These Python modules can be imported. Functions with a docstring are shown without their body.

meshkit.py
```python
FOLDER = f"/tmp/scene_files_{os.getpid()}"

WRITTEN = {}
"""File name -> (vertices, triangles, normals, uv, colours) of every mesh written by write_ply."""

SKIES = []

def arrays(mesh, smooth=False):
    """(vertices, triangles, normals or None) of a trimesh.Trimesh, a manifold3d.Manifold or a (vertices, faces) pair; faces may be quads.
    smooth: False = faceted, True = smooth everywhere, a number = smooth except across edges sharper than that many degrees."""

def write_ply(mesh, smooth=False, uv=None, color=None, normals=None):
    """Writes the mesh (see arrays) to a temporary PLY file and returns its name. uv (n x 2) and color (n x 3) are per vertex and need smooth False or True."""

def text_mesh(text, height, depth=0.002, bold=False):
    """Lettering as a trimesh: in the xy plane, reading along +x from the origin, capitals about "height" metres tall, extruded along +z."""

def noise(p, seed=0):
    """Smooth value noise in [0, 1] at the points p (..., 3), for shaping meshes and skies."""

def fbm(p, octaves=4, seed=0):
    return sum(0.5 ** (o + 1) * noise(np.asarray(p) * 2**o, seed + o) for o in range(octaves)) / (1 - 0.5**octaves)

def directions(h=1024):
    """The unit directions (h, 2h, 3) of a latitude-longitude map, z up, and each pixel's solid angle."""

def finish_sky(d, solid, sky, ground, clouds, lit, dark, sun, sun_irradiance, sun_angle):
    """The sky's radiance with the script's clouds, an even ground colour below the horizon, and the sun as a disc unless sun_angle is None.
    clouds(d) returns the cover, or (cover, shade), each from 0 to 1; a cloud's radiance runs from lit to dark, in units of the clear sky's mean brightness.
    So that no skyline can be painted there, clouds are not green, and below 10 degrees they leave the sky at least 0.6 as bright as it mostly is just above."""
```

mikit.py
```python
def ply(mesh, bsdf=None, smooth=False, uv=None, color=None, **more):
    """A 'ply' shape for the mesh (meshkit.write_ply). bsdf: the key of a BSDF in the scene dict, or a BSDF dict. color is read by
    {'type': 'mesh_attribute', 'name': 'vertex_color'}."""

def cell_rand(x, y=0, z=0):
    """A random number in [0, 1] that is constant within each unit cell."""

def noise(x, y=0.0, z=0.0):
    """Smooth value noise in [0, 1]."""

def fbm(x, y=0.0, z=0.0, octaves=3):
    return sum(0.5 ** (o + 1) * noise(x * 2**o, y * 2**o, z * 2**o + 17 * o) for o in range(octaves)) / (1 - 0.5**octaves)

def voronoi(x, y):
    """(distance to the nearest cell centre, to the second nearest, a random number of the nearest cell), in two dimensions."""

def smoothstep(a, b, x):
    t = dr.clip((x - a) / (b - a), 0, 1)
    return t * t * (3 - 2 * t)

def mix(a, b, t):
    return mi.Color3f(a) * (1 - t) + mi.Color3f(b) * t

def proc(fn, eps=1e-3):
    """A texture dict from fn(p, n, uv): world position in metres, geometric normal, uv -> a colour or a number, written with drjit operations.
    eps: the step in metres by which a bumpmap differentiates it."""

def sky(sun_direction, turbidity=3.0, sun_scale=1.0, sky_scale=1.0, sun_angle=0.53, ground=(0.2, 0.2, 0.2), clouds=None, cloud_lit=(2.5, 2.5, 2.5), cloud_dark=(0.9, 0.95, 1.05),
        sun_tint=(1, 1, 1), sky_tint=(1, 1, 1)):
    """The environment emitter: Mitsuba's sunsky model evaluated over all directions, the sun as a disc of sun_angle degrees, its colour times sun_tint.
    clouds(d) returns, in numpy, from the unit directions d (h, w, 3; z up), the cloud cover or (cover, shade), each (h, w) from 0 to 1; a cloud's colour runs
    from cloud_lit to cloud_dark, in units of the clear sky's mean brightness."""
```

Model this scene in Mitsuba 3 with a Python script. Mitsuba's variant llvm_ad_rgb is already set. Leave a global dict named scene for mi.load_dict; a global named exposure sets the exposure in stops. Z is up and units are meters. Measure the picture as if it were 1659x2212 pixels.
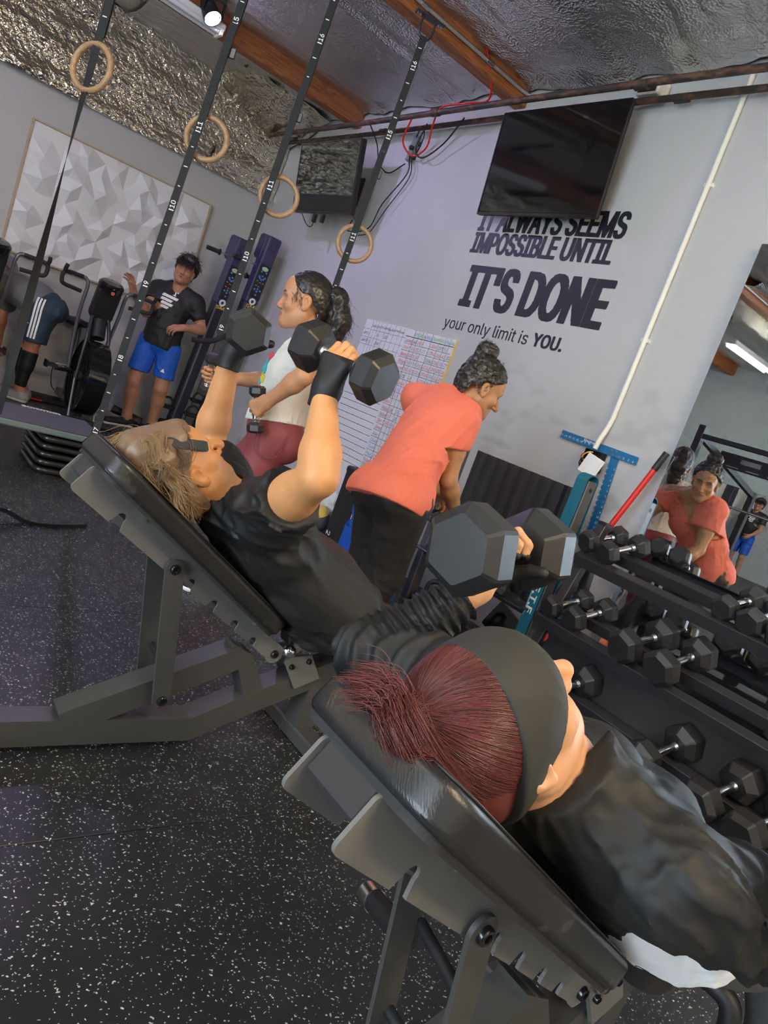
import math, os, random
import numpy as np, trimesh, mitsuba as mi, drjit as dr
import manifold3d as m3
import shapely.geometry as sg
from shapely import affinity
import meshkit, mikit
from mikit import ply, proc, fbm as pfbm, noise as pnoise, voronoi as pvor, smoothstep, mix, cell_rand

T = mi.ScalarTransform4f
scene, labels = {}, {}
random.seed(7)
rng = np.random.default_rng(7)

# ------------------------------------------------------------------ camera, light, exposure
EYE = np.array([0.0, 0.0, 1.15])
FWD = np.array([-0.7484888, 0.6451735, -0.1533478])
UPV = np.array([-0.3320771, -0.1644934, 0.9287985])
scene['camera'] = {'type': 'perspective', 'fov': 2 * math.degrees(math.atan(829.5 / 1549.36)), 'fov_axis': 'x',
                   'to_world': T().look_at(origin=EYE.tolist(), target=(EYE + FWD).tolist(), up=UPV.tolist())}
exposure = 0.62
WARM = [1.0, 0.80, 0.52]
COOL = [0.72, 0.86, 1.0]
VIOLET = [0.60, 0.48, 1.0]
P_TUBE, P_SPOT, P_DOOR = 120.0, 430.0, 8.0

# ------------------------------------------------------------------ helpers
def num(key):
    if key not in scene and key not in labels and not any(k.startswith(key + '__') for k in scene):
        return key
    i = 1
    while f'{key}_{i:03d}' in scene or f'{key}_{i:03d}' in labels or any(k.startswith(f'{key}_{i:03d}__') for k in scene):
        i += 1
    return f'{key}_{i:03d}'

_count = {}
def thing(name, label, cat, group=None, kind=None):
    i = _count.get(name, 0); _count[name] = i + 1
    key = name if i == 0 else f'{name}_{i:03d}'
    labels[key] = {k: v for k, v in dict(label=label, category=cat, group=group, kind=kind).items() if v}
    return key

def put(key, mesh, bsdf, smooth=False, label=None, kind=None, **kw):
    scene[key] = ply(mesh, bsdf, smooth=smooth, **kw)
    if label or kind:
        labels.setdefault(key, {}).update({k: v for k, v in dict(label=label, kind=kind).items() if v})
    return key

def part(parent, name, mesh, bsdf, smooth=False, label=None, kind=None, **kw):
    n = f'{parent}__{name}'
    i = _count.get(n, 0); _count[n] = i + 1
    key = n if i == 0 else f'{n}_{i:03d}'
    return put(key, mesh, bsdf, smooth, label, kind, **kw)

def struct(key, mesh, bsdf, smooth=False, label=None, **kw):
    scene[key] = ply(mesh, bsdf, smooth=smooth, **kw)
    labels[key] = {'kind': 'structure', 'label': label or key.replace('_', ' ')}
    return key

def V(*a): return np.array(a if len(a) > 1 else a[0], float)
def unit(v): v = np.asarray(v, float); return v / (np.linalg.norm(v) + 1e-12)
def cat(*ms):
    ms = [m for m in (ms[0] if len(ms) == 1 and isinstance(ms[0], (list, tuple)) else ms) if m is not None]
    return trimesh.util.concatenate(ms) if len(ms) > 1 else ms[0]
def frame(o, ex, ey, ez):
    M = np.eye(4); M[:3, 0], M[:3, 1], M[:3, 2], M[:3, 3] = ex, ey, ez, o
    return M
def tf(mesh, M): m = mesh.copy(); m.apply_transform(M); return m
def mv(mesh, d): m = mesh.copy(); m.apply_translation(d); return m
def rot(axis, deg, p=(0, 0, 0)): return trimesh.transformations.rotation_matrix(math.radians(deg), axis, p)
def man(mesh): return m3.Manifold(m3.Mesh(np.asarray(mesh.vertices, np.float32), np.asarray(mesh.faces, np.uint32)))
def unman(m):
    q = m.to_mesh(); return trimesh.Trimesh(q.vert_properties[:, :3], q.tri_verts, process=False)

def cbox(size, c=(0, 0, 0), ch=0.0):
    """A box with chamfered edges."""
    h = np.asarray(size, float) / 2
    if ch <= 0:
        return mv(trimesh.creation.box(size), c)
    ch = min(ch, 0.45 * 2 * h.min())
    p = []
    for s in np.ndindex(2, 2, 2):
        s = np.array(s) * 2 - 1
        for k in range(3):
            q = h - ch; q[k] = h[k]; p.append(s * q)
    return mv(trimesh.convex.convex_hull(np.array(p)), c)

def bar(a, b, w, t, up=(0, 0, 1), ch=0.0, ext=0.0):
    """A rectangular bar from a to b: w across (side), t along up."""
    a, b = V(a), V(b); ez = unit(b - a); ex = np.cross(up, ez)
    if np.linalg.norm(ex) < 1e-6: ex = np.cross((1, 0, 0), ez)
    ex = unit(ex); ey = np.cross(ez, ex)
    return tf(cbox((w, t, np.linalg.norm(b - a) + 2 * ext), (0, 0, 0), ch), frame((a + b) / 2, ex, ey, ez))

def cyl(a, b, r, n=20, r2=None):
    return tube([a, b], [r, r if r2 is None else r2], n)

def tube(path, r, n=10, closed=False, flat=None):
    """A polyline swept as a tube; r a number or one per point; flat=(ratio, up) squashes it."""
    P = np.asarray(path, float); k = len(P)
    R = np.broadcast_to(np.asarray(r, float), (k,))
    t = np.zeros_like(P)
    if closed: t = np.roll(P, -1, 0) - np.roll(P, 1, 0)
    else:
        t[1:-1] = P[2:] - P[:-2]; t[0] = P[1] - P[0]; t[-1] = P[-1] - P[-2]
    t /= np.linalg.norm(t, axis=1, keepdims=True) + 1e-12
    up = V(0, 0, 1) if flat is None else V(flat[1])
    if abs(t[0] @ up) > 0.95: up = V(1, 0, 0)
    rows, a = [], np.arange(n) * 2 * math.pi / n
    ex = unit(np.cross(up, t[0]))
    for i in range(k):
        ex = unit(ex - t[i] * (ex @ t[i])); ey = np.cross(t[i], ex)
        q = 1.0 if flat is None else flat[0]
        rows.append(P[i] + R[i] * (np.cos(a)[:, None] * ex + q * np.sin(a)[:, None] * ey))
    v = np.vstack(rows); f = []
    m = k if closed else k - 1
    for i in range(m):
        j = (i + 1) % k
        for s in range(n):
            u = (s + 1) % n
            f += [[i * n + s, i * n + u, j * n + u], [i * n + s, j * n + u, j * n + s]]
    if not closed:
        v = np.vstack([v, P[:1], P[-1:]])
        f += [[k * n, (s + 1) % n, s] for s in range(n)] + [[k * n + 1, (k - 1) * n + s, (k - 1) * n + (s + 1) % n] for s in range(n)]
    return trimesh.Trimesh(v, f, process=False)

def spline(pts, n=8):
    """Catmull-Rom through the points."""
    P = np.asarray(pts, float); P = np.vstack([2 * P[0] - P[1], P, 2 * P[-1] - P[-2]]); out = []
    for i in range(1, len(P) - 2):
        for t in np.arange(n) / n:
            a, b, c, d = P[i - 1:i + 3]
            out.append(0.5 * (2 * b + (c - a) * t + (2 * a - 5 * b + 4 * c - d) * t * t + (3 * b - a - 3 * c + d) * t ** 3))
    return np.vstack(out + [P[-2]])

def extr(poly, depth, M=None, centre=False):
    """A shapely polygon or points extruded along +z by depth, then placed by M."""
    poly = poly if hasattr(poly, 'area') else sg.Polygon(poly)
    gs = [g for g in getattr(poly, 'geoms', [poly]) if g.area > 1e-12]
    m = cat([trimesh.creation.extrude_polygon(g, depth, engine='earcut') for g in gs])
    if centre: m.apply_translation((0, 0, -depth / 2))
    return m if M is None else tf(m, M)

def lathe(prof, n=32, M=None):
    P = np.asarray(prof, float); k = len(P); a = np.arange(n) * 2 * math.pi / n
    v = np.vstack([np.stack([r * np.cos(a), r * np.sin(a), np.full(n, z)], 1) for r, z in P]); f = []
    for i in range(k - 1):
        for s in range(n):
            u = (s + 1) % n
            f += [[i * n + s, i * n + u, (i + 1) * n + u], [i * n + s, (i + 1) * n + u, (i + 1) * n + s]]
    m = trimesh.Trimesh(v, f, process=True)
    return m if M is None else tf(m, M)

def axis_frame(o, d, up=(0, 0, 1)):
    """z axis along d."""
    ez = unit(d); ex = np.cross(up, ez)
    if np.linalg.norm(ex) < 1e-5: ex = np.cross((1, 0, 0), ez)
    ex = unit(ex); return frame(o, ex, np.cross(ez, ex), ez)

def fit_text(text, M, w=None, h=0.1, depth=0.002, bold=False, fat=0.0, centre=False):
    """Lettering whose capitals are h tall, squeezed to width w; M maps x reading, y up, z out."""
    m = meshkit.text_mesh(text, h, depth, bold)
    lo, hi = m.bounds
    m.apply_translation((-lo[0], 0, 0))
    if w: m.apply_transform(np.diag([w / (hi[0] - lo[0]), 1, 1, 1]))
    if centre: m.apply_translation((-m.bounds[1][0] / 2, -h / 2, 0))
    if fat: m = cat(m, mv(m, (fat, 0, 0)), mv(m, (-fat, 0, 0)))
    return tf(m, M)

def sheet(nx, ny, fn):
    """A grid surface; fn(u, v) -> points, u and v from 0 to 1."""
    u, v = np.meshgrid(np.linspace(0, 1, nx), np.linspace(0, 1, ny), indexing='ij')
    P = fn(u, v).reshape(-1, 3); i, j = np.meshgrid(np.arange(nx - 1), np.arange(ny - 1), indexing='ij')
    a = (i * ny + j).ravel(); q = np.stack([a, a + ny, a + ny + 1, a + 1], 1)
    return trimesh.Trimesh(P, np.vstack([q[:, [0, 1, 2]], q[:, [0, 2, 3]]]), process=False)

def thick(m, d):
    """Gives a sheet a back side, so that it is a solid of thickness d along its normals."""
    n = m.vertex_normals; v = np.vstack([m.vertices, m.vertices - n * d]); k = len(m.vertices)
    f = np.vstack([m.faces, m.faces[:, ::-1] + k]); e = m.edges_sorted
    uq, ct = np.unique(e, axis=0, return_counts=True)
    edge = {tuple(x) for x in uq[ct == 1]}
    side = [[b, a, a + k] for a, b in m.edges if tuple(sorted((a, b))) in edge] + [[b, a + k, b + k] for a, b in m.edges if tuple(sorted((a, b))) in edge]
    return trimesh.Trimesh(v, np.vstack([f, np.array(side)]) if side else f, process=False)

# ------------------------------------------------------------------ materials
def rgb(c): return {'type': 'rgb', 'value': list(c)}
def pr(name, c, rough=0.5, metal=0.0, spec=0.5, bump=None, **kw):
    b = {'type': 'principled', 'base_color': rgb(c) if isinstance(c, (list, tuple)) else c, 'roughness': rough, 'metallic': metal, 'specular': spec, **kw}
    if bump is not None:
        b = {'type': 'bumpmap', 'arbitrary': bump[0], 'scale': bump[1], 'bsdf': b}
    scene[name] = {'type': 'twosided', 'bsdf': b}
    return name

def tex_wall(p, n, uv):
    v = pfbm(p.x * 0.7, p.y * 0.7, p.z * 0.7, 3)
    sm = smoothstep(0.62, 0.75, pfbm(p.x * 3.1 + 9, p.y * 3.1, p.z * 5.0, 3)) * smoothstep(2.2, 0.8, p.z)
    return mix([0.46, 0.455, 0.445], [0.53, 0.525, 0.515], v) * (1 - 0.22 * sm)
def bump_wall(p, n, uv): return pfbm(p.x * 45, p.y * 45, p.z * 45, 2)
def tex_floor(p, n, uv):
    base = mix([0.010, 0.0105, 0.012], [0.018, 0.018, 0.020], pfbm(p.x * 1.7, p.y * 1.7, 3.0, 3))
    out = base
    for k, (s, th, r0) in enumerate(((105.0, 0.80, 0.13), (170.0, 0.86, 0.15), (64.0, 0.90, 0.10))):
        wx, wy = p.x + 0.006 * pnoise(p.x * 160, p.y * 160, k), p.y + 0.006 * pnoise(p.x * 160, p.y * 160, k + 7.0)
        a, b, c = pvor(wx * s + 31 * k, wy * s * 0.8)
        on = dr.select((c > th) & (a < r0 + 0.30 * (c - th)), 1.0, 0.0)
        out = dr.lerp(out, mix([0.42, 0.42, 0.40], [0.66, 0.66, 0.62], c), on * 0.95)
    return out
def bump_floor(p, n, uv): return pfbm(p.x * 260, p.y * 260, p.z, 2)
def tex_wood(p, n, uv):
    g = pfbm(p.x * 14, p.y * 1.1, p.z * 26, 3); r = 0.5 + 0.5 * dr.sin(60 * g + p.z * 55)
    kn = smoothstep(0.68, 0.8, pfbm(p.x * 3, p.y * 5, p.z * 9, 2))
    return mix(mix([0.21, 0.066, 0.020], [0.36, 0.125, 0.040], r), [0.15, 0.05, 0.02], 0.6 * kn)
def bump_foil(p, n, uv):
    a, b, c = pvor(p.x * 60 + p.z * 41, p.y * 60)
    return 0.7 * a + 1.2 * pfbm(p.x * 22, p.y * 22, p.z * 22, 2)
def bump_foil2(p, n, uv): return pfbm(p.x * 30, p.y * 30, p.z * 30, 3)
def tex_ring(p, n, uv):
    return mix([0.30, 0.175, 0.085], [0.47, 0.30, 0.16], pfbm(p.x * 40, p.y * 40, p.z * 40, 2))
def tex_rust(p, n, uv):
    return mix([0.055, 0.042, 0.036], [0.17, 0.085, 0.05], smoothstep(0.45, 0.7, pfbm(p.x * 14, p.y * 30, p.z * 30, 3)))
def bump_leather(p, n, uv):
    a, b, c = pvor((p.x + p.z) * 420, (p.y - 0.5 * p.z) * 420)
    return a
def tex_pad(p, n, uv):
    sc = smoothstep(0.70, 0.78, pfbm(p.x * 5, p.y * 34, p.z * 20, 2))
    return mix([0.012, 0.012, 0.013], [0.10, 0.10, 0.095], 0.22 * sc)

pr('m_wall', proc(tex_wall), 0.75, bump=(proc(bump_wall), 0.0012))
pr('m_floor', proc(tex_floor), 0.42, spec=0.55, bump=(proc(bump_floor), 0.0004))
pr('m_wood', proc(tex_wood), 0.55)
pr('m_foil', [0.74, 0.73, 0.71], 0.34, 1.0, bump=(proc(bump_foil), 0.006))
pr('m_foil_crinkled', [0.80, 0.75, 0.62], 0.20, 1.0, bump=(proc(bump_foil2), 0.020))
pr('m_ring', proc(tex_ring), 0.4, clearcoat=0.4)
pr('m_rust', proc(tex_rust), 0.6, 0.3)
pr('m_white', [0.78, 0.78, 0.77], 0.55)
pr('m_white_gloss', [0.80, 0.80, 0.80], 0.3)
pr('m_cream', [0.82, 0.80, 0.70], 0.45)
pr('m_black', [0.008, 0.008, 0.009], 0.5)
pr('m_black_gloss', [0.006, 0.006, 0.007], 0.08, spec=0.6)
pr('m_black_rough', [0.016, 0.016, 0.017], 0.75)
pr('m_rubber', [0.013, 0.013, 0.0135], 0.42, spec=0.6)
pr('m_rubber_worn', [0.16, 0.16, 0.15], 0.6)
pr('m_rubber_worn_dark', [0.045, 0.045, 0.044], 0.55)
pr('m_chrome', [0.80, 0.80, 0.80], 0.14, 1.0)
pr('m_steel', [0.50, 0.50, 0.51], 0.33, 1.0)
pr('m_frame', [0.045, 0.045, 0.043], 0.42, spec=0.6)
pr('m_plate', [0.120, 0.118, 0.110], 0.45, spec=0.55)
pr('m_rack', [0.022, 0.022, 0.026], 0.35, spec=0.6)
pr('m_pad', proc(tex_pad), 0.34, spec=0.6, bump=(proc(bump_leather), 0.0003))
pr('m_strap', [0.009, 0.010, 0.012], 0.7)
pr('m_print', [0.85, 0.85, 0.83], 0.6)
pr('m_letter', [0.012, 0.012, 0.020], 0.5)
pr('m_red', [0.62, 0.018, 0.012], 0.4)
pr('m_blue', [0.010, 0.105, 0.42], 0.5)
pr('m_teal', [0.006, 0.12, 0.18], 0.6)
pr('m_tsquare', [0.015, 0.14, 0.32], 0.35)
pr('m_navy', [0.035, 0.032, 0.085], 0.4)
pr('m_grey', [0.22, 0.22, 0.22], 0.55)
pr('m_lime', [0.48, 0.66, 0.01], 0.5)
pr('m_lilac', [0.42, 0.32, 0.58], 0.5)
pr('m_yellow', [0.72, 0.50, 0.10], 0.5)
pr('m_green_edge', [0.16, 0.20, 0.185], 0.45)
pr('m_screen_red', [0.7, 0.12, 0.08], 0.4)
pr('m_screen_blue', [0.10, 0.22, 0.6], 0.4)
scene['m_mirror'] = {'type': 'conductor', 'material': 'none', 'specular_reflectance': rgb([0.86, 0.90, 0.93])}
# ------------------------------------------------------------------ the room
XL, YF, ZC = -7.43, 3.45, 3.47
XR, YM, YB = 3.6, -4.5, -10.2
struct('wall_front', cbox((XR - XL + 0.3, 0.15, 3.75), ((XR + XL) / 2, YF + 0.075, 1.875)), 'm_wall', label='white painted front wall with lettering and televisions')
struct('wall_left', cbox((0.15, YF - YB + 0.15, 3.75), (XL - 0.075, (YF + YB) / 2, 1.875)), 'm_wall', label='white painted side wall behind the air bikes')
struct('wall_right', cbox((0.15, YF - YB + 0.15, 3.75), (XR + 0.075, (YF + YB) / 2, 1.875)), 'm_wall', label='plain white wall on the far side of the camera')
struct('wall_back', cbox((XR - XL + 0.3, 0.15, 3.75), ((XR + XL) / 2, YB - 0.075, 1.875)), 'm_wall', label='plain white wall at the back of the gym')
pr('m_wall_blue', [0.42, 0.56, 0.70], 0.7)
struct('wall_divider', cat(cbox((5.7, 0.14, 2.08), (-4.57, YM, 2.69)), cbox((XR - 1.4, 0.14, 3.7), ((XR + 1.4) / 2, YM, 1.85))), 'm_wall_blue', label='pale blue partition wall with a wide opening under it')
# rubber floor mats, seams along the room
labels['floor'] = {'kind': 'structure', 'label': 'black rubber gym floor with white flecks'}
xs = [-7.43, -7.40] + [-1.35 - 1.22 * k for k in range(4, 0, -1)] + [-1.35, -0.13, 1.09, 2.31, 3.6]
for a, b in zip(xs[1:-1], xs[2:]):
    part('floor', 'mat', cbox((b - a - 0.003, YF - YB, 0.02), ((a + b) / 2, (YF + YB) / 2, -0.01), 0.0012), 'm_floor')
part('floor', 'slab', cbox((XR - XL, YF - YB, 0.05), ((XR + XL) / 2, (YF + YB) / 2, -0.046)), 'm_black_rough')

# ceiling: foil sheets between timber beams
labels['ceiling'] = {'kind': 'structure', 'label': 'silver bubble foil insulation sheets stapled under the roof'}
def foil(x0, x1, y0, y1, z, amp, seed, droop=0.0, nx=70, ny=110, ridge=9.0):
    def fn(u, v):
        x, y = x0 + (x1 - x0) * u, y0 + (y1 - y0) * v
        w = meshkit.noise(np.stack([x * 3.0, y * 0.35, x * 0], -1), seed)
        r = meshkit.noise(np.stack([x * ridge + 2.5 * w, y * 0.5, x * 0 + 5], -1), seed + 1)
        c = meshkit.fbm(np.stack([x * 2.2, y * 2.0, x * 0], -1), 3, seed + 2)
        z_ = z - droop * np.sin(np.pi * u) - amp * r - 1.6 * amp * np.abs(c - 0.5)
        edge = np.clip((v - 0.93) / 0.07, 0, 1)
        z_ = z_ - edge * 0.05 * (meshkit.noise(np.stack([x * 2.6, y * 0, x * 0], -1), seed + 3))
        return np.stack([x, y, z_], -1)
    return sheet(nx, ny, fn)
BX = [-6.16, -4.11, -2.06, -0.01, 2.04]
spans = [(XL, BX[0] - 0.06)] + [(a + 0.06, b - 0.06) for a, b in zip(BX, BX[1:])] + [(BX[-1] + 0.06, XR)]
part('ceiling', 'deck', cbox((XR - XL, YF - YB, 0.05), ((XR + XL) / 2, (YF + YB) / 2, 3.72)), 'm_white')
for i, (a, b) in enumerate(spans):
    for j, (y0, y1) in enumerate(((1.62, 3.42), (-0.2, 1.66), (-4.5, -0.16), (-10.2, -4.46))):
        if j > 1 and i > 2: pass
        k = 1.0 if i != 2 else 1.7
        part('ceiling', 'foil_sheet', foil(a - 0.02, b + 0.02, y0, y1, ZC + 0.03 * (j % 2), 0.034 * k, 10 * i + j, 0.03 * k, ny=110 if j < 2 else 40), 'm_foil', True)
# foil that hangs loose under the roof by the conduit
def loose(u, v):
    x, y = -4.02 + 2.9 * u, 0.9 + 2.50 * v
    a = meshkit.noise(np.stack([x * 4.2, y * 0.45, x * 0], -1), 91) - 0.5
    c = meshkit.fbm(np.stack([x * 3, y * 2.6, x * 0], -1), 3, 92) - 0.5
    hang = 0.02 + 0.10 * np.clip((u - 0.1) / 0.5, 0, 1)
    edge = np.clip((v - 0.6) / 0.4, 0, 1) ** 2
    return np.stack([x, y, 3.46 - hang * (0.3 + 0.5 * edge) - 0.10 * a * (0.5 + 0.5 * edge) - 0.05 * c], -1)
part('ceiling', 'foil_sheet', sheet(120, 120, loose), 'm_foil', True, label='loose foil sheet sagging by the large television')
for x in BX:
    struct(num('beam'), cbox((0.115, YF - YB, 0.215), (x, (YF + YB) / 2, 3.405), 0.006), 'm_wood', label='red brown timber roof beam')
# crinkled foil on the upper part of the left wall, in lapped sheets
labels['wall_foil'] = {'kind': 'structure', 'label': 'crinkled gold lit foil insulation covering the top of the side wall'}
def wfoil(y0, y1, z0, z1, seed, lift):
    def fn(u, v):
        y, z = y0 + (y1 - y0) * u, z0 + (z1 - z0) * v
        a = meshkit.noise(np.stack([y * 0.8, z * 7.5, y * 0], -1), seed)
        c = meshkit.fbm(np.stack([y * 4.0, z * 9.0, y * 0], -1), 4, seed + 1)
        return np.stack([XL + 0.02 + lift + 0.05 * a + 0.035 * c, y, z], -1)
    return sheet(110, 60, fn)
for i, (y0, y1) in enumerate(((-2.4, -0.55), (-0.6, 1.55), (1.5, 2.75), (2.7, 3.44))):
    part('wall_foil', 'foil_sheet', wfoil(y0, y1, 2.615, 3.46, 40 + 3 * i, 0.012 * (i % 2)), 'm_foil_crinkled', True)
# foil bulge in the corner over the pipes
def bulge(u, v):
    x, y = XL + 0.03 + 0.75 * u, 3.42 - 0.9 * v
    c = meshkit.fbm(np.stack([x * 5, y * 5, x * 0], -1), 3, 77)
    return np.stack([x, y, 3.46 - 0.30 * (1 - u) * (1 - v) ** 0.7 - 0.10 * c], -1)
part('ceiling', 'foil_sheet', sheet(50, 50, bulge), 'm_foil_crinkled', True, label='crumpled foil corner over the pipes')

# ------------------------------------------------------------------ lamps
def tube_lamp(x, y, on=True, label='', power=1.0):
    k = thing('ceiling_lamp', label, 'ceiling lamp')
    part(k, 'housing', cbox((0.16, 1.25, 0.06), (x, y, 3.25), 0.01), 'm_white')
    for s in (-0.04, 0.04):
        scene[f'{k}__tube' + ('' if s < 0 else '_001')] = ply(cyl((x + s, y - 0.58, 3.20), (x + s, y + 0.58, 3.20), 0.017, 10), 'm_white_gloss', smooth=60,
            **({'emitter': {'type': 'area', 'radiance': rgb([power * P_TUBE * c for c in WARM])}} if on else {}))
    return k
for x, y, pw, lab in ((0.9, 1.2, 1.0, 'lit twin tube lamp over the bottom tier side of the room, outside the picture'), (2.6, 1.2, 1.6, 'lit twin tube lamp by the wall on the far side of the camera'), (0.9, -2.0, 0.3, 'lit twin tube lamp above the roll up door of frosted panes'), (-2.1, -1.6, 0.3, 'lit twin tube lamp above the space between camera and power rack'), (-5.0, -2.6, 0.5, 'lit twin tube lamp over the floor beyond the power rack'), (-5.5, -7.5, 0.6, 'lit twin tube lamp beyond the pale blue partition')):
    tube_lamp(x, y, True, lab, pw)
k = thing('ceiling_lamp', 'unlit white twin tube lamp beside the timber beam next to the spotlight', 'ceiling lamp')
part(k, 'housing', cbox((0.13, 1.3, 0.05), (-6.0, 1.35, 3.30), 0.008), 'm_white')
for s in (-0.04, 0.04):
    part(k, 'tube', cyl((-6.0 + s, 0.74, 3.262), (-6.0 + s, 1.96, 3.262), 0.016, 12), 'm_white_gloss', 60)
for y in (0.72, 1.98):
    part(k, 'end_cap', cbox((0.12, 0.03, 0.045), (-6.0, y, 3.262), 0.006), 'm_cream')
def spot(label, SP, sd, power, tint):
    k = thing('stage_spotlight', label, 'spotlight'); SP = V(SP); A = axis_frame(SP, unit(sd))
    part(k, 'body', lathe([(0.0, -0.12), (0.045, -0.12), (0.058, -0.085), (0.066, 0.0), (0.070, 0.03), (0.064, 0.03), (0.06, 0.012), (0, 0.012)], 20, A), 'm_black', 40)
    scene[k + '__lens'] = ply(lathe([(0.056, 0.014), (0.04, 0.022), (0.0, 0.026)], 20, A), 'm_white_gloss', smooth=60, emitter={'type': 'area', 'radiance': rgb([power * c for c in tint])})
    part(k, 'yoke', cat(bar(SP + V(0, 0.075, 0), SP + V(0, 0.075, 0.12), 0.012, 0.03), bar(SP + V(0, -0.075, 0), SP + V(0, -0.075, 0.12), 0.012, 0.03), bar(SP + V(0, -0.08, 0.12), SP + V(0, 0.08, 0.12), 0.03, 0.012)), 'm_black')
spot('small black stage spotlight shining white and violet by the ceiling beam', (-5.90, 1.86, 3.31), (0.50, 0.30, -0.62), P_SPOT, VIOLET)
spot('stage spotlight beyond the picture edge washing the side wall with violet', (-4.6, -0.9, 3.2), (-0.75, 0.65, -0.45), P_SPOT * 0.8, VIOLET)
# roll-up door of frosted panes, daylight behind it
k = 'door_1'
labels[k] = {'kind': 'structure', 'label': 'roll up door of frosted daylight panes behind the camera'}
part(k, 'frame', cat([cbox((3.3, 0.08, 0.07), (0.0, -3.95, z)) for z in (0.03, 0.72, 1.4, 2.08, 2.75)] + [cbox((0.07, 0.08, 2.75), (x, -3.95, 1.375)) for x in (-1.62, -0.54, 0.54, 1.62)]), 'm_white')
for x in (-1.08, 0, 1.08):
    for z in (0.375, 1.06, 1.74, 2.415):
        i = _count.get('door_1__pane', 0); _count['door_1__pane'] = i + 1
        m = cbox((1.01, 0.012, 0.62), (x, -3.95, z))
        scene['door_1__pane' + (f'_{i:03d}' if i else '')] = ply(m, 'm_white_gloss', emitter={'type': 'area', 'radiance': rgb([P_DOOR * c for c in COOL])})
# ------------------------------------------------------------------ on the front wall
def wall_text(text, x0, x1, z0, h, bold=True, fat=0.0, label=''):
    k = thing('wall_lettering', label, 'wall lettering')
    scene[k] = ply(fit_text(text, frame((x0, YF + 0.0005, z0), (1, 0, 0), (0, 0, 1), (0, -1, 0)), x1 - x0, h, 0.0025, bold, fat), 'm_letter')
wall_text('IT ALWAYS SEEMS', -4.09, -2.84, 2.452, 0.150, True, 0.006, 'bold wall lettering IT ALWAYS SEEMS partly behind the large television')
wall_text('IMPOSSIBLE UNTIL', -4.09, -2.866, 2.296, 0.138, True, 0.006, 'black bold wall lettering IMPOSSIBLE UNTIL')
wall_text("IT'S DONE", -4.005, -2.77, 1.920, 0.279, True, 0.014, "largest black bold wall lettering IT'S DONE")
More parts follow.
